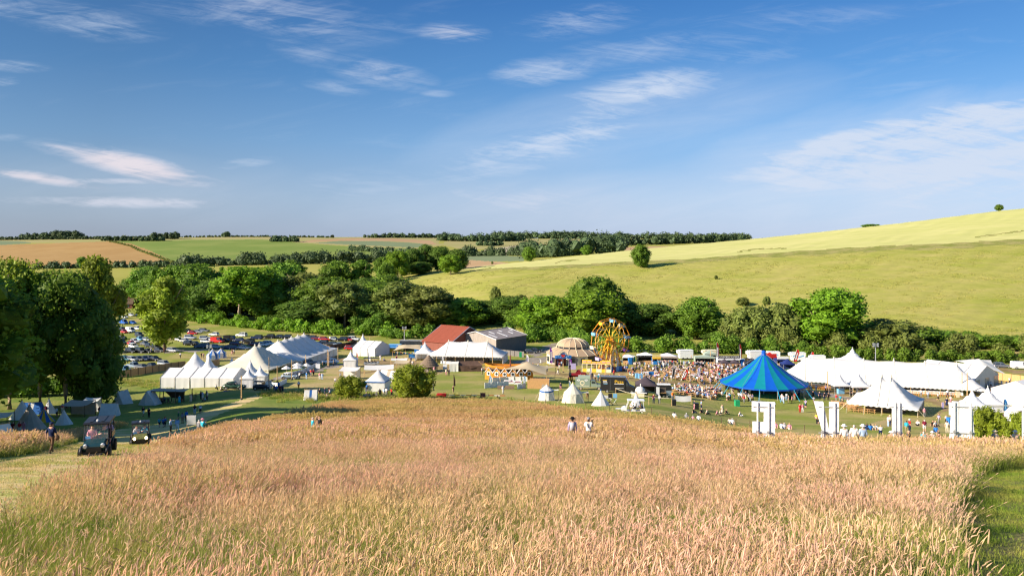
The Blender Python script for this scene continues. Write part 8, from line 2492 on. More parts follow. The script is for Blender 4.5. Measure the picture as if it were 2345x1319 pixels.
MID=[(365,978,'walk','turquoise','black','boy in a bright blue T-shirt at the left of three walking away',175,dict(shorts=1,h=.85)),(374,978,'walk','blue','navy','child with a dark backpack between two in blue',175,dict(shorts=1,h=.85)),(378,977,'walk','blue','black','boy in blue with a red cap, right of three walking away',175,dict(h=.88,hat='red cap')),(391,988,'point','pale blue','brown','red-haired person in a blue shirt stretching an arm out',90,dict(hair='red',sleeves=1)),(406,987,'walk','pale blue','white','person in pale blue and white trousers walking beside the notice board',30,dict(hair='red',sleeves=1)),(409,966,'stand','green','khaki','fair-haired person in dark green above the notice board',100,dict(hair='fair',sleeves=1)),(418,970,'stand','grey','khaki','person in a grey shirt left of the notice board',170,{}),(427,965,'stand','blue','navy','person in a bright blue top behind the notice board',170,dict(sleeves=1)),(446,949,'stand','black','pale blue','person in a black T-shirt and pale jeans on the trodden path',10,dict(hair='brown')),(459,948,'walk','white','black','boy in a white T-shirt and dark shorts on the trodden path',20,dict(shorts=1,h=.9)),(328,953,'walk','black','white','person in a black top and white shorts on the shaded camp lawn',170,dict(shorts=1)),(341,956,'stand','black','black','person dressed all in black on the shaded camp lawn',170,dict(hair='black')),(250,979,'walk','pale blue','brown','person in a blue and white top behind the nearest buggy roof',175,{}),(257,981,'walk','white','navy','person in a white T-shirt behind the nearest buggy roof',175,{}),(29,993,'stand','maroon','maroon','woman in a long dark red dress before the grey cone tent',170,dict(skirt=True,hair='brown')),(45,993,'stand','red','white','person in a red T-shirt and white shorts before the grey cone tent',170,dict(shorts=1)),(54,991,'stand','pink','pink','woman in a long pink dress before the grey cone tent',175,dict(skirt=True)),(21,991,'stand','turquoise','turquoise','person in a pale teal dress left of the red dress',175,dict(skirt=True)),(4,988,'sit','white','navy','person in a white top sitting at the left edge',60,{}),(130,955,'stand','white','black','person in a white shirt and black shorts beside the open cone tent',150,dict(shorts=1)),(105,950,'stand','maroon','brown','person in maroon at the mouth of the open cone tent',0,{}),(143,945,'stand','red','white','person in red and white behind the small cone tent',0,{}),(228,952,'stand','maroon','brown','person in dark red beside the cloth ridge tent',60,{}),(371,922,'ground','white','grey','person in white sitting under the smithy shelter',90,{}),(378,922,'sit','turquoise','navy','person in teal working at the smithy bench',-90,{}),(411,925,'stand','turquoise','turquoise','woman in a long teal dress before the smithy shelter',20,dict(skirt=True)),(437,922,'stand','cream','cream','figure in a pale cloak at the stacked poles',60,dict(skirt=True,hat='sun hat')),(460,914,'hold','maroon','black','person in maroon taking a photo right of the smithy',80,{}),(464,916,'hold','pale blue','white','person in a sleeveless blue top right of the smithy',80,dict(shorts=1)),(473,913,'shade','black','black','person in black with raised hands right of the smithy',90,{}),(475,917,'stand','white','navy','person in a white T-shirt at the right of the smithy group',-60,{}),(470,919,'ground','pale blue','navy','person sitting on the grass at the smithy group',-60,{}),(494,893,'sit','white','black','person in white on a folding chair before the five-bay marquee',90,{}),(506,894,'ground','white','black','person in white sitting on a rug beside the dark green saloon',90,{}),(633,901,'stand','blue','navy','man in a bright blue shirt at the front of the terrace group',170,{}),(638,893,'stand','blue','navy','taller man in blue behind the bright blue shirt',170,dict(h=1.05)),(641,900,'stand','maroon','maroon','person in a maroon dress in the terrace group',170,dict(skirt=True)),(647,900,'stand','navy','navy','person in navy at the right of the terrace group',160,{}),(628,899,'stand','navy','grey','person in dark clothes at the left of the terrace group',150,{}),(684,890,'walk','white','orange','person in a white top and orange trousers on the lawn',0,dict(hair='black')),(686,868,'hold','white','navy','person in white at the white fence',160,{}),(702,868,'stand','blue','pale blue','grey-haired man in blue by the grey path',160,dict(hair='white')),(712,861,'stand','red','white','person in a red jacket and white trousers by the grey path',160,{}),(709,860,'stand','white','grey','person in white left of the red jacket',160,{}),(718,860,'stand','maroon','black','person in maroon right of the red jacket',160,{}),(732,869,'stand','pink','white','woman in a pink top and white trousers on the lawn',0,dict(hair='fair')),(738,870,'stand','pale blue','pale blue','person in pale denim beside the pink top',0,dict(hair='grey',sleeves=1)),(739,842,'stand','brown','black','person in a white hat and dark clothes beside the display case',90,dict(hat='white sun hat')),(764,838,'stand','khaki','black','person in khaki before the classic saloon',90,{}),(768,873,'ground','white','grey','person in white sitting on the lawn behind the low bush',0,dict(hair='fair')),(779,869,'walk','pale blue','grey','person in pale blue walking to the table awning',-90,{}),(732,909,'stand','black','black','person in dark clothes right of the striped ridge tent',60,{}),(744,907,'stand','navy','navy','person in navy left of the low bush',-60,dict(sleeves=1)),(753,903,'stand','black','black','tall person in black beside the low bush',-60,{}),(756,906,'sit','pale blue','navy','person in pale blue sitting beside the low bush',-60,{}),(749,912,'ground','grey','navy','person crouching in the grass left of the low bush',0,{}),(840,897,'stand','blue','navy','person in blue at the left corner of the trimmed pavilion',160,{}),(870,909,'stand','black','black','person in black before the trimmed pavilion',170,{}),(897,908,'stand','red','black','person in red shirt left of the round bush',150,{}),(833,912,'ground','pale blue','navy','person in pale blue sitting before the pavilion',170,{}),(846,911,'ground','white','pale blue','person in white sitting before the pavilion',150,{}),(856,911,'ground','red','navy','person in red sitting before the pavilion',150,{}),(879,908,'stand','pale blue','cream','person in pale blue right of the pavilion door',170,{}),(885,907,'stand','white','grey','person in white right of the pavilion door',170,{}),(822,911,'ground','lilac','navy','person in lilac sitting at the left of the pavilion group',160,{}),(839,909,'ground','navy','navy','person in navy sitting in the middle of the pavilion group',160,{}),(862,908,'ground','grey','black','person in grey sitting at the right of the pavilion group',160,{}),(908,827,'walk','maroon','navy','person in a maroon top walking on the brown lawn',0,{}),(916,836,'stand','cream','black','person in a cream shirt on the brown lawn',90,dict(hat='white sun hat')),(941,831,'walk','navy','grey','person in navy walking towards the round hut',0,{}),(945,839,'stand','white','grey','person in white left of the round hut',0,{}),(871,826,'stand','white','white','person in white behind the shuttle cart',0,{}),(879,827,'ground','blue','navy','person in blue sitting on the brown lawn',90,{}),(963,814,'stand','blue','white','person in blue inside the open pagoda',0,{}),(994,854,'stand','pink','cream','person in pale pink beside the round hut',0,{}),(1022,860,'stand','cream','pink','person in cream right of the round hut',0,{}),(1028,860,'stand','black','black','person in black right of the round hut',0,{}),(1038,902,'stand','brown','khaki','man in brown holding a tall dark banner in the ring',60,{}),(993,893,'stand','white','navy','person in white right of the round bush',90,{}),(1104,857,'stand','white','khaki','person in white at the left end of the ark',60,{}),(1139,914,'ground','black','navy','person in black sitting by the meadow tape',90,{}),(1152,902,'stand','white','white','person in white holding a dark pole in the ring',20,{}),(1284,894,'stand','navy','pink','person in navy top and bare legs beside the timber bar',0,dict(shorts=1)),(1345,914,'stand','black','brown','person in dark clothes behind the cream round tent',160,{}),(1226,849,'stand','black','navy','person in black right of the ark',0,{}),(1233,846,'walk','white','navy','person in white near the ark stern',40,{}),(1238,851,'walk','pink','khaki','person in pink near the ark stern',90,dict(shorts=1)),(1253,852,'stand','navy','navy','person in navy with a white hat on the brown track',0,dict(hat='white sun hat')),(1278,857,'walk','black','white','person in black and white on the track before the dome tent',60,{}),(1281,844,'stand','maroon','white','person in maroon before the dome entrance',0,{}),(1277,838,'stand','lilac','lilac','person in lilac in the dome entrance',0,{}),(1286,840,'stand','pale blue','navy','person in pale blue in the dome entrance',0,{}),(1362,849,'stand','brown','brown','person in brown at the ride fence',170,{}),(1406,862,'stand','red','maroon','person in bright red on the lawn before the wheel',0,{}),(1372,869,'stand','pale blue','navy','person in pale blue behind the black van',160,{}),(1356,868,'hold','black','navy','person in black beside the truck cab',160,{}),(1431,851,'stand','lilac','navy','person in lilac by the wheel platform',0,{}),(1436,851,'stand','blue','navy','person in blue by the wheel platform',0,{}),(1478,896,'stand','black','black','person in black tending the oven',90,{}),(1497,924,'stand','maroon','navy','person in maroon left of a pair before the horsebox',0,{}),(1510,925,'stand','white','grey','person in white with a bag before the horsebox',160,dict(hair='grey')),(1540,916,'stand','orange','grey','person in an orange vest right of the horsebox',0,{}),(1423,893,'stand','cream','black','person in a cream shirt at the black van side',160,{}),(1409,898,'ground','white','black','person in white bending before the black van',90,{}),(1544,958,'ground','white','navy','person in white sitting at the edge of the lawn, left of a pair',165,dict(hair='black')),(1572,960,'ground','grey','navy','person in grey sitting at the meadow edge below the banner',165,dict(hair='grey')),(1587,961,'ground','pink','navy','child sitting low at the meadow edge',165,dict(h=.7)),(1600,963,'ground','white','navy','person in white sitting right of the child',165,dict(hair='black')),(1671,970,'ground','cream','navy','left one of a couple sitting between two posts',168,{}),(1677,971,'ground','white','navy','right one of a couple sitting between two posts',168,{}),(1590,938,'stand','navy','pink','person in navy standing beside a dark folding chair',90,{}),(1606,937,'stand','pale blue','navy','person in pale blue right of the dark folding chair',90,dict(hair='red')),(1588,946,'ground','black','navy','person in black lying on the lawn below the folding chair',70,{}),(1606,946,'ground','black','black','second person in black on the lawn below the folding chair',60,{}),(1619,949,'ground','cream','black','person in cream sitting on the lawn',60,dict(hair='black')),(1654,948,'stand','cream','cream','woman in a long cream dress on the lawn',20,dict(skirt=True)),(1642,951,'ground','pink','khaki','person in pink sitting left of the cream dress',60,{}),(1649,950,'ground','cream','khaki','person in cream sitting beside the cream dress',60,{}),(1663,948,'ground','black','khaki','person in black sitting right of the cream dress',60,{}),(1694,953,'ground','white','white','person in white sitting alone on the lawn',60,dict(hair='grey')),(1773,939,'stand','pale blue','navy','person in a denim top behind the letter E',160,{}),(1773,964,'stand','khaki','cream','woman in a yellow patterned dress right of the letter E',170,dict(skirt=True)),(1832,945,'stand','red','red','person in bright red on the lawn before the big top',0,{}),(1838,945,'stand','pink','white','person in pink beside the bright red one',0,{}),(1776,980,'ground','pink','cream','person in pink sitting right of the letter E',170,{}),(1790,981,'ground','pale blue','cream','person in pale blue sitting between two in pink',170,{}),(1796,982,'ground','striped grey','navy','person in grey sitting beside the pale blue one',170,{}),(1808,983,'ground','pink','cream','fair-haired person in pink sitting between E and K',170,dict(hair='fair')),(1870,958,'ground','yellow','pink','person in yellow sitting left of the letter K',170,{}),(1872,970,'ground','black','black','person in black sitting left of the letter K',120,dict(hair='black')),(1985,984,'ground','navy','navy','person in navy sitting left in a row of four',165,{}),(1993,985,'ground','blue','navy','person in blue sitting second in a row of four',165,{}),(2000,985,'ground','cream','khaki','person in cream sitting third in a row of four',165,{}),(2005,985,'ground','white','khaki','person in white sitting last in a row of four',165,dict(hair='fair')),(2034,977,'stand','white','pale blue','person in a white shirt and jeans left of the letter L',90,{}),(2038,976,'stand','cream','navy','person in a straw hat close behind the letter L',170,dict(hat='sun hat')),(2102,974,'ground','white','black','person in white with a red scarf sitting on the lawn',-40,dict(hair='red')),(2117,989,'stand','maroon','white','person in a maroon T-shirt and white shorts',165,dict(hair='grey',shorts=1)),(2076,992,'stand','turquoise','khaki','person in a blue jacket right of the letter L',160,dict(sleeves=1)),(2083,988,'stand','red','navy','person in red with a white hat right of the letter L',90,dict(hat='white sun hat')),(2136,976,'ground','black','black','person in black sitting on the lawn, left of a white top',30,{}),(2142,977,'ground','white','black','person in white sitting beside one in black',30,{}),(2150,971,'walk','lilac','grey','person with a red backpack walking on the right lawn',-90,{}),(2167,970,'stand','white','black','girl in white and black left of the letter A',0,dict(h=.85)),(2117,955,'stand','pink','grey','fair-haired woman in pink by the guy ropes',0,dict(hair='fair')),(2169,992,'stand','cream','cream','person in cream close left of the letter A',160,{}),(2143,990,'ground','blue','navy','person in blue sitting before the black broad hat',160,{}),(2017,996,'sit','white','navy','person in white sitting on a chair between K and L',160,dict(hair='fair')),(2148,918,'walk','white','black','person in a white T-shirt walking before the long marquee',60,dict(shorts=1)),(2125,913,'stand','pale blue','grey','person in pale blue before the long marquee',160,{}),(2109,909,'stand','white','grey','person in white before the long marquee chairs',160,{}),(2170,910,'walk','white','navy','person in white behind the navy dress',0,dict(hair='red')),(2168,930,'stand','navy','navy','person in a white top and navy skirt before the long marquee',0,dict(skirt=True)),(2177,924,'walk','cream','pink','person in cream striding right of the navy skirt',-90,{}),(2181,949-24,'stand','brown','brown','small child right of the striding person',0,dict(h=.6)),(2260,895,'walk','green','pink','child with a green backpack right of the marquees',170,dict(hat='pink hat',h=.85)),(2269,889,'walk','white','navy','person in white with bags right of the marquees',0,dict(shorts=1)),(2294,887,'stand','white','pale blue','person in white left of the timber fence group',90,{}),(2305,886,'stand','turquoise','black','child in pale teal in the timber fence group',0,dict(h=.8)),(2312,880,'stand','white','black','person in a white shirt at the timber fence',0,{}),(2318,874,'stand','lilac','navy','person in lilac at the timber fence',0,{}),(2323,873,'stand','black','maroon','person in black at the timber fence',0,{}),(2270,911,'stand','pink','white','person in pink walking past the pagodas',0,{}),(2277,910,'stand','grey','grey','person in grey walking past the pagodas',0,dict(hair='grey')),(1856,897,'stand','cream','cream','person in cream before the marquee chairs at the big top',0,{}),(1869,897,'walk','white','pale blue','person in white and jeans striding before the chairs',-90,{}),(1891,899,'walk','lilac','navy','person in lilac striding left of the entrance pagodas',-90,{}),(1844,929,'stand','green','green','person in bright green at the big top ropes',170,dict(skirt=True)),(1862,913,'stand','black','black','person in black right of the big top, left of a pair',0,{}),(1877,915,'stand','navy','black','tall person in dark clothes right of the big top',0,{}),(1888,917,'stand','black','navy','person in dark clothes behind the letter K',0,{}),(1897,917,'stand','black','black','person in black behind the letter K',0,{}),(1963,905,'stand','white','pale blue','person in white before the right entrance pagoda',160,{}),(1970,902,'stand','pink','white','person in pink inside the right entrance pagoda',160,{}),(1949,909,'stand','black','black','person in black before the entrance pagodas',120,{}),(413,820,'walk','white','black','person in a pale top walking on the pale road',0,{}),(461,820,'stand','brown','khaki','person in brown before the striped pavilions',60,{}),(466,821,'stand','pink','khaki','person in pink before the striped pavilions',60,{}),(532,812,'walk','maroon','pink','person in maroon on the car park road',60,{}),(536,812,'walk','white','brown','person in white on the car park road',60,{}),(376,809,'stand','maroon','brown','person in maroon beside the seventh row of cars',90,{}),(346,809,'stand','pale blue','navy','person in pale blue among the seventh row of cars',60,{}),]
for px,py,po,tp,bo,lab,yw,kw in MID:
 kw=dict(kw)
 kw['sleeves']=bool(kw.get('sleeves'))
 kw['shorts']=bool(kw.get('shorts'))
 kw['skin']=1 if random.Random(lab).random()<.3 else 0
 if 'hair' not in kw:
  kw['hair']=random.Random(lab+'h').choice(['brown','black','fair','brown','grey'])
 pp(px,py,po,tp,bo,lab,yw,**kw)
# tables, seats, parasols
def picnic_table(label,p,rz):
 o=thing('picnic_table',label,'picnic table',p,rz,'picnic tables')
 for i in range(5):
  link('top_plank',TABLE['plank'],o,(0,-.28+i*.14,.74))
 for s in(-1,1):
  link('bench',TABLE['bench'],o,(0,s*.70,.45))
 for x in(-.6,.6):
  link('leg_frame',TABLE['leg'],o,(x,0,0))
 return o
lg=MB()
for s in(-1,1):
 lg.tube([(0,s*.62,0),(0,s*.22,.74)],.05,4)
lg.box((0,0,.41),(.07,1.6,.09)).box((0,0,.70),(.07,.7,.08))
TABLE={'plank':MB().box((0,0,0),(1.6,.13,.04)).mesh('top_plank',M_WOOD),'bench':MB().box((0,0,0),(1.6,.24,.045)).mesh('bench',M_WOOD),'leg':lg.mesh('leg_frame',M_WOOD)}
ORD='first second third fourth fifth sixth seventh eighth ninth tenth eleventh twelfth thirteenth fourteenth fifteenth sixteenth seventeenth eighteenth nineteenth twentieth'.split()
ORD+=['twenty-'+x for x in ORD[:9]]
def ordinal(i,n):
 return ORD[i]+' from the left'
rng=random.Random(77)
ZONES=[([(1440,846),(1530,842),(1560,850),(1545,872),(1470,868),(1430,858)],4.4,'below the black stall',10,.62),([(1535,846),(1640,840),(1650,868),(1600,880),(1545,872)],3.7,'below the striped stall',16,.85),([(1640,842),(1735,842),(1690,870),(1650,882),(1620,880)],3.6,'below the coffee stall',16,.85),([(1545,886),(1648,890),(1650,905),(1632,915),(1560,906),(1538,900)],2.5,'left of the big top',14,.95),([(1655,905),(1735,916),(1735,926),(1660,920)],3.1,'under the big top edge',16,.9),([(1780,916),(1840,917),(1880,926),(1850,936),(1790,932)],2.9,'right of the stage',8,.95),([(1905,918),(1960,926),(1950,936),(1900,930)],3.0,'left of the two-pole marquee',6,.9),]
QUEUES=[((1455,842),14,'queuing at the black stall'),((1520,838),22,'queuing at the striped stall'),((1545,837),12,'queuing at the striped stall side'),((1605,841),26,'queuing at the sage trailer'),((1660,843),8,'queuing at the coffee stall'),((1710,843),6,'queuing at the timber stall'),((1795,846),20,'queuing at the white sign board stall'),((1385,873),6,'behind the black van'),((1500,878),8,'behind the plum gazebo'),((1480,876),4,'by the blue bins'),((1700,905),10,'inside the big top'),((1820,908),8,'in the shade of the big top')]
TOPS=['white','white','white','white','pale blue','pale blue','navy','navy','black','pink','cream','grey','black','red','lilac','lilac','blue','maroon','turquoise','striped grey','striped grey','khaki','green']
BOTS=['navy','khaki','black','pale blue','cream','grey','white','brown']
HRS=['brown','black','fair','grey','brown','white','red']
CROWD=[]
TN=0
def meters(poly):
 return[at(x,y).to_2d()for x,y in poly]
for poly,sp,where,walkers,chance in ZONES:
 P=meters(poly)
 pl=[tuple(v)for v in P]
 x0,x1=min(v[0]for v in pl),max(v[0]for v in pl)
 y0,y1=min(v[1]for v in pl),max(v[1]for v in pl)
 k=0
 yy=y0
 row=0
 while yy<y1:
  xx=x0+(row%2)*sp*.5
  row+=1
  rk=-1
  while xx<x1:
   x,y=xx+rng.uniform(-.5,.5),yy+rng.uniform(-.4,.4)
   xx+=sp
   if not inpoly(np.array([x]),np.array([y]),pl)[0]:
    continue
   k+=1
   rk+=1
   TN+=1
   if TN>150:
    continue
   rz=rng.uniform(-.5,.5)
   c=Vector((x,y,gzf(x,y)))
   picnic_table('picnic table %s, %s row from the front, %s'%(where,ORD[row-1],ordinal(rk,99)),c,rz)
   ca,sa=math.cos(rz),math.sin(rz)
   for s in(-1,1):
    for q in(-.5,0,.5):
     if rng.random()<chance*.43:
      lx,ly=q+rng.uniform(-.06,.06),s*.72
      CROWD.append((Vector((x+lx*ca-ly*sa,y+lx*sa+ly*ca,0)),'sit',math.degrees(rz)+(180 if s<0 else 0),where))
  yy+=sp*.62
 for _ in range(walkers):
  for t in range(50):
   x,y=rng.uniform(x0,x1),rng.uniform(y0,y1)
   if inpoly(np.array([x]),np.array([y]),pl)[0]:
    CROWD.append((Vector((x,y,0)),rng.choice(['stand','walk','hold','stand']),rng.uniform(0,360),where))
    break
for(px,py),n,where in QUEUES:
 c=at(px,py)
 for i in range(n):
  CROWD.append((Vector((c.x+rng.gauss(0,1.9),c.y+rng.gauss(0,.8)-.4,0)),rng.choice(['stand','stand','hold','walk']),rng.choice([170,190,150,0,90,260]),where))
for v,*_ in CROWD:
 v.z=gzf(v.x,v.y)
CROWD.sort(key=lambda c:c[0].y)
seen=set()
LIMIT=max(0,297-NP[0])
step=1
rest=[]
for i,(v,po,yw,where)in enumerate(CROWD):
 tp,bo,hr=rng.choice(TOPS),rng.choice(BOTS),rng.choice(HRS)
 sh=rng.random()<.35
 ht=rng.choice(['sun hat','white sun hat','cap','dark brimmed hat'])if rng.random()<.16 else None
 if i>=LIMIT:
  rest.append((v,po,yw,tp,bo,hr,sh))
  continue
 for t in range(40):
  act={'sit':'seated at table','stand':'standing','walk':'walking','hold':'holding a drink'}[po]
  lab='%s person in %s top and %s %s %s %s'%({'fair':'fair-haired','grey':'grey-haired','white':'white-haired','brown':'brown-haired','black':'dark-haired','red':'red-haired'}[hr]if not ht else ht.replace(' ','-')+'-wearing',tp.replace(' ','-'),bo.replace(' ','-'),'shorts' if sh else 'trousers',act,where)
  if lab not in seen:
   break
  tp,bo,hr=rng.choice(TOPS),rng.choice(BOTS),rng.choice(HRS)
 seen.add(lab)
 person(v,po,yw,tp,bo,hr,rng.choice([0,0,0,1,2]),False,sh,rng.uniform(.88,1.04),ht,lab,group='festival visitors in the food field')
ids={}
mats_=[]
def mid_(m):
 if m.name not in ids:
  ids[m.name]=len(mats_)
  mats_.append(m)
 return ids[m.name]
Vv,Ff,Mm=[],[],[]
for v,po,yw,tp,bo,hr,sh in rest:
 me=BODY_FAR[po]
 co=np.empty(len(me.vertices)*3,np.float32)
 me.vertices.foreach_get('co',co)
 co=co.reshape(-1,3)
 a=R(yw)
 c,s=math.cos(a),math.sin(a)
 q=np.stack([co[:,0]*c-co[:,1]*s+v.x,co[:,0]*s+co[:,1]*c+v.y,co[:,2]+v.z],-1)
 n0=sum(len(x)for x in Vv)
 Vv.append(q)
 ms=[SKIN[0],CL[tp],CL[bo],HAIR[hr],M_SHOE,SKIN[0],SKIN[0]if sh else CL[bo]]
 for p in me.polygons:
  Ff.append(tuple(i+n0 for i in p.vertices))
  Mm.append(mid_(ms[p.material_index]))
if Vv:
 me=bpy.data.meshes.new('crowd')
 me.from_pydata(np.concatenate(Vv).tolist(),[],Ff)
 for m in mats_:
  me.materials.append(m)
 me.polygons.foreach_set('material_index',Mm)
 me.update()
 tag(link('crowd',me),'crowd of visitors standing and sitting at the far food stalls','crowd',kind='stuff')
# parasols on the terrace
def parasol(label,px,base,top,w):
 p=at(px,base)
 k=p.y/F
 h=(HY-top)*k-p.z
 o=thing('parasol',label,'parasol',p,0.3,'white parasols on the terrace')
 r=w*k/2
 for i in range(8):
  a0,a1=6.283*i/8,6.283*(i+1)/8
  part('panel',MB().add([(0,0,h),(r*math.cos(a0),r*math.sin(a0),h-.75),(r*math.cos(a1),r*math.sin(a1),h-.75)],[(0,1,2)]),M_WHITE,o)
 part('pole',MB().tube([(0,0,0),(0,0,h+.12)],.04,6),M_POLE,o)
 part('base',MB().lathe([(.35,0),(.3,.12)],10),M_DARKM,o)
for x,b,t,w,lab in[(656,862,837,24,'white parasol nearest the pale blue truck'),(681,854,830,27,'white parasol at the back of the terrace'),(681,861,836,26,'white parasol in the middle of the terrace'),(702,853,831,24,'white parasol at the right end of the terrace')]:
 parasol(lab,x,b,t,w)
for i,(x,y,lab)in enumerate([(672,862,'round cafe table under the middle parasol'),(690,858,'round cafe table right of the middle parasol'),(648,872,'dark cafe table by the open truck'),(625,877,'cafe table on the near terrace')]):
 o=thing('cafe_table',lab,'table',at(x,y))
 part('top',MB().lathe([(.5,.7),(.5,.74)],12),M_BROWNC,o)
 part('leg',MB().tube([(0,0,0),(0,0,.7)],.05,6),M_DARKM,o)
 for k in range(4):
  a=1.57*k+.5
  part('stool',MB().lathe([(.22,.42),(.22,.47)],8,(math.cos(a),math.sin(a),0)).tube([(math.cos(a),math.sin(a),0),(math.cos(a),math.sin(a),.42)],.05,5),M_BROWNC,o)
def chair_row(label,a,b,n,m,group):
 A,Bp=at(*a),at(*b)
 for i in range(n):
  q=A.lerp(Bp,i/max(1,n-1))
  o=dup(CHAIR,'%s, %s'%(label,ordinal(i,n)),Vector((q.x,q.y,gzf(q.x,q.y))),R(-18+rng.uniform(-12,12)),group)
CHAIR=thing('wooden_chair','chair','chair',(0,0,0))
M_CHW=mat('chair_wood',(.60,.27,.085),.6,var=.12,scale=4)
part('seat',MB().box((0,0,.45),(.45,.45,.05)),M_CHW,CHAIR)
bk=MB().box((0,-.22,.92),(.45,.04,.14)).box((0,-.22,.68),(.45,.04,.08))
for s in(-.2,.2):
 bk.box((s,-.22,.68),(.05,.04,.56))
part('backrest',bk,M_CHW,CHAIR)
for x in(-.19,.19):
 for y in(-.19,.19):
  part('leg',MB().box((x,y,.22),(.05,.05,.45)),M_CHW,CHAIR)
chair_row('wooden chair under the long marquee, left of the entrance',(1836,887),(1900,894),14,M_CHW,'wooden chairs along the long marquee')
chair_row('wooden chair under the long marquee, right of the two-pole marquee',(2070,905),(2198,910),26,M_CHW,'wooden chairs along the long marquee')
for c in list(CHAIR.children):
 bpy.data.objects.remove(c)
bpy.data.objects.remove(CHAIR)
for a,b,n,lab,m in[((1840,884),(1902,890),7,'left of the entrance',M_WPAINT),((2075,901),(2196,906),11,'right of the two-pole marquee',M_WPAINT),((1015,833),(1092,838),7,'before the three-pole marquee',M_WPAINT)]:
 A_,B_=at(*a),at(*b)
 for i in range(n):
  q=A_.lerp(B_,i/(n-1))
  o=thing('dining_table','cloth covered table %s, %s'%(lab,ordinal(i,n)),'table',Vector((q.x,q.y,gzf(q.x,q.y))),R(-10),'tables under the marquees')
  part('cloth',MB().box((0,0,.42),(1.5,.8,.66),taper=.96),m,o)
  part('top',MB().box((0,0,.77),(1.55,.85,.04)),m,o)
k=0
for a,b,n in[((1912,926),(1950,938),5),((1952,942),(1995,946),5),((1935,930),(1965,938),4)]:
 A_,B_=at(*a),at(*b)
 for i in range(n):
  q=A_.lerp(B_,i/(n-1))
  k+=1
  picnic_table('picnic table under the two-pole marquee front, '+ordinal(k-1,14),Vector((q.x,q.y,gzf(q.x,q.y))),R(-25))
for px,py,lab in[(1393,863,'empty picnic table left of the red shirted visitor'),(1404,868,'empty picnic table beside the red shirted visitor'),(1423,862,'empty picnic table right of the red shirted visitor'),(1432,867,'empty picnic table before the black van roof')]:
 picnic_table(lab,at(px,py),R(20))
def sofa(label,px,py,w,rz,m,back=True):
 o=thing('sofa',label,'sofa',at(px,py),R(rz))
 part('seat',MB().box((0,0,.25),(w,.8,.42)),m,o)
 if back:
  part('backrest',MB().box((0,.36,.6),(w,.14,.5)),m,o)
 for s in(-1,1):
  part('arm',MB().box((s*(w/2-.08),0,.5),(.16,.8,.3)),m,o)
 part('cushion',MB().box((0,-.05,.5),(w-.36,.6,.14),taper=.92),M_DRED,o)
M_WICK=mat('wicker',(.26,.18,.12),.85,var=.3,scale=12)
sofa('wicker armchair left on the bar lawn, seen from behind',1144,891,.95,180,M_WICK)
sofa('wide wicker sofa on the bar lawn, seen from behind',1167,891,2.1,180,M_WICK)
sofa('white sofa with maroon cushions inside the bar terrace',1166,879,2.4,0,M_WPAINT)
sofa('white sofa at the right inside the bar terrace',1186,880,1.8,0,M_WPAINT)
o=thing('armchair','brown wing chair standing by the barrier tape','chair',at(1106,913),R(180))
part('seat',MB().box((0,0,.3),(.95,.8,.45)),M_BROWNC,o)
part('backrest',MB().box((0,.38,.75),(1.0,.18,.95)),M_BRICK,o)
for s in(-.45,.45):
 part('arm',MB().box((s,0,.5),(.14,.8,.35)),M_BROWNC,o)
o=thing('red_table','long table under a red cloth beside the round green bush','table',at(1011,911),R(-3))
part('cloth',MB().box((0,0,.62),(1.9,.9,.5),taper=.95),M_REDC,o)
for x in(-.8,.8):
 for y in(-.35,.35):
  part('leg',MB().box((x,y,.2),(.08,.08,.4)),M_WPAINT,o)
o=thing('dark_banner','tall dark banner held upright in the show ring','banner',at(1039,902))
part('pole',MB().tube([(0,0,.9),(0,0,4.0)],.04,5),M_WOODD,o)
part('cloth',MB().add([(0,0,1.6),(.38,.05,1.7),(.34,0,3.0),(.04,0,4.0),(0,0,3.9)],[(0,1,2,3,4)]),M_BROWNC,o)
o=thing('folding_chair','tall folded director chairs with black and blue cloth by the conical tent','chair',at(1404,929))
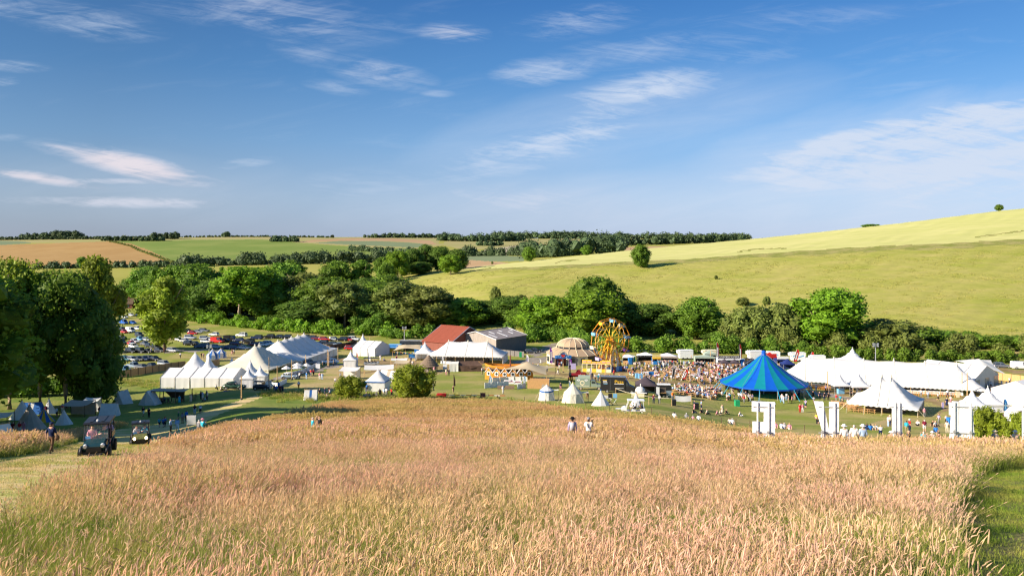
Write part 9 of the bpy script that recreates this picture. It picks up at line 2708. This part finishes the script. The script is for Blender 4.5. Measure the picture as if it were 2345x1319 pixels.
for x,m in((-.5,M_BLACKC),(.35,M_SKYP)):
 part('cloth_back',MB().box((x,0,1.75),(.7,.06,.75)),m,o)
 part('cross_legs',MB().tube([(x-.5,0,0),(x+.4,.1,1.4)],.035,4).tube([(x+.5,0,0),(x-.4,.1,1.4)],.035,4).tube([(x-.5,.3,0),(x+.4,.2,1.4)],.035,4),M_DGREEN,o)
for px,py,w,m,lab in[(1459,866,.9,M_SKYP,'pale blue bin behind the plum gazebo, left one'),(1467,867,.9,M_SKYP,'pale blue bin behind the plum gazebo, right one'),(1490,862,1.5,M_BLUEP,'dark blue skip among the tables'),(1479,862,1.3,M_WPAINT,'white cabinet beside the dark blue skip'),(1594,937,.8,M_BLACKP,'black bin beside the navy dressed visitor'),(1543,929,.7,M_BLACKP,'black bin left of the cloth banner'),(2176,973,.8,M_BLUEP,'blue bin left of the letter A'),(944,820,2.2,M_BLUEP,'blue counter under the open pagoda'),(868,810,2.0,M_RED,'red counter before the gabled frame tent'),(1925,902,1.4,M_SKYP,'pale blue welcome desk in the left entrance pagoda'),(1688,930,.9,M_GREENP,'green bin under the big top edge')]:
 o=thing('bin' if 'bin' in lab else 'counter',lab,'bin' if 'bin' in lab else 'counter',at(px,py),R(4))
 part('body',MB().box((0,0,.55),(w,.8,1.1),taper=1.04),m,o)
 part('lid',MB().box((0,0,1.14),(w+.08,.86,.08)),m,o)
o=thing('bunting','string of coloured bunting along the beige canopy edge','bunting',atY(935,248.5))
part('cord',MB().tube([(-5,0,2.5),(0,0,2.1),(5,0,2.6)],.02,4),M_ROPE,o)
for i in range(20):
 t=i/19
 x=-4.8+9.6*t
 z=2.5-.8*t*(1-t)*2+.1*t
 part('pennant',MB().add([(x-.16,-.02,z),(x+.16,-.02,z),(x,-.02,z-.36)],[(0,2,1)]),[M_RED,M_YEL,M_BLUEP,M_WPAINT,M_GREENP][i%5],o)
o=thing('rug','dark blue rug on the grass beside the dark green saloon','rug',at(521,896))
part('cloth',MB().box((0,0,.03),(2.0,1.2,.05)),M_NAVYC,o)
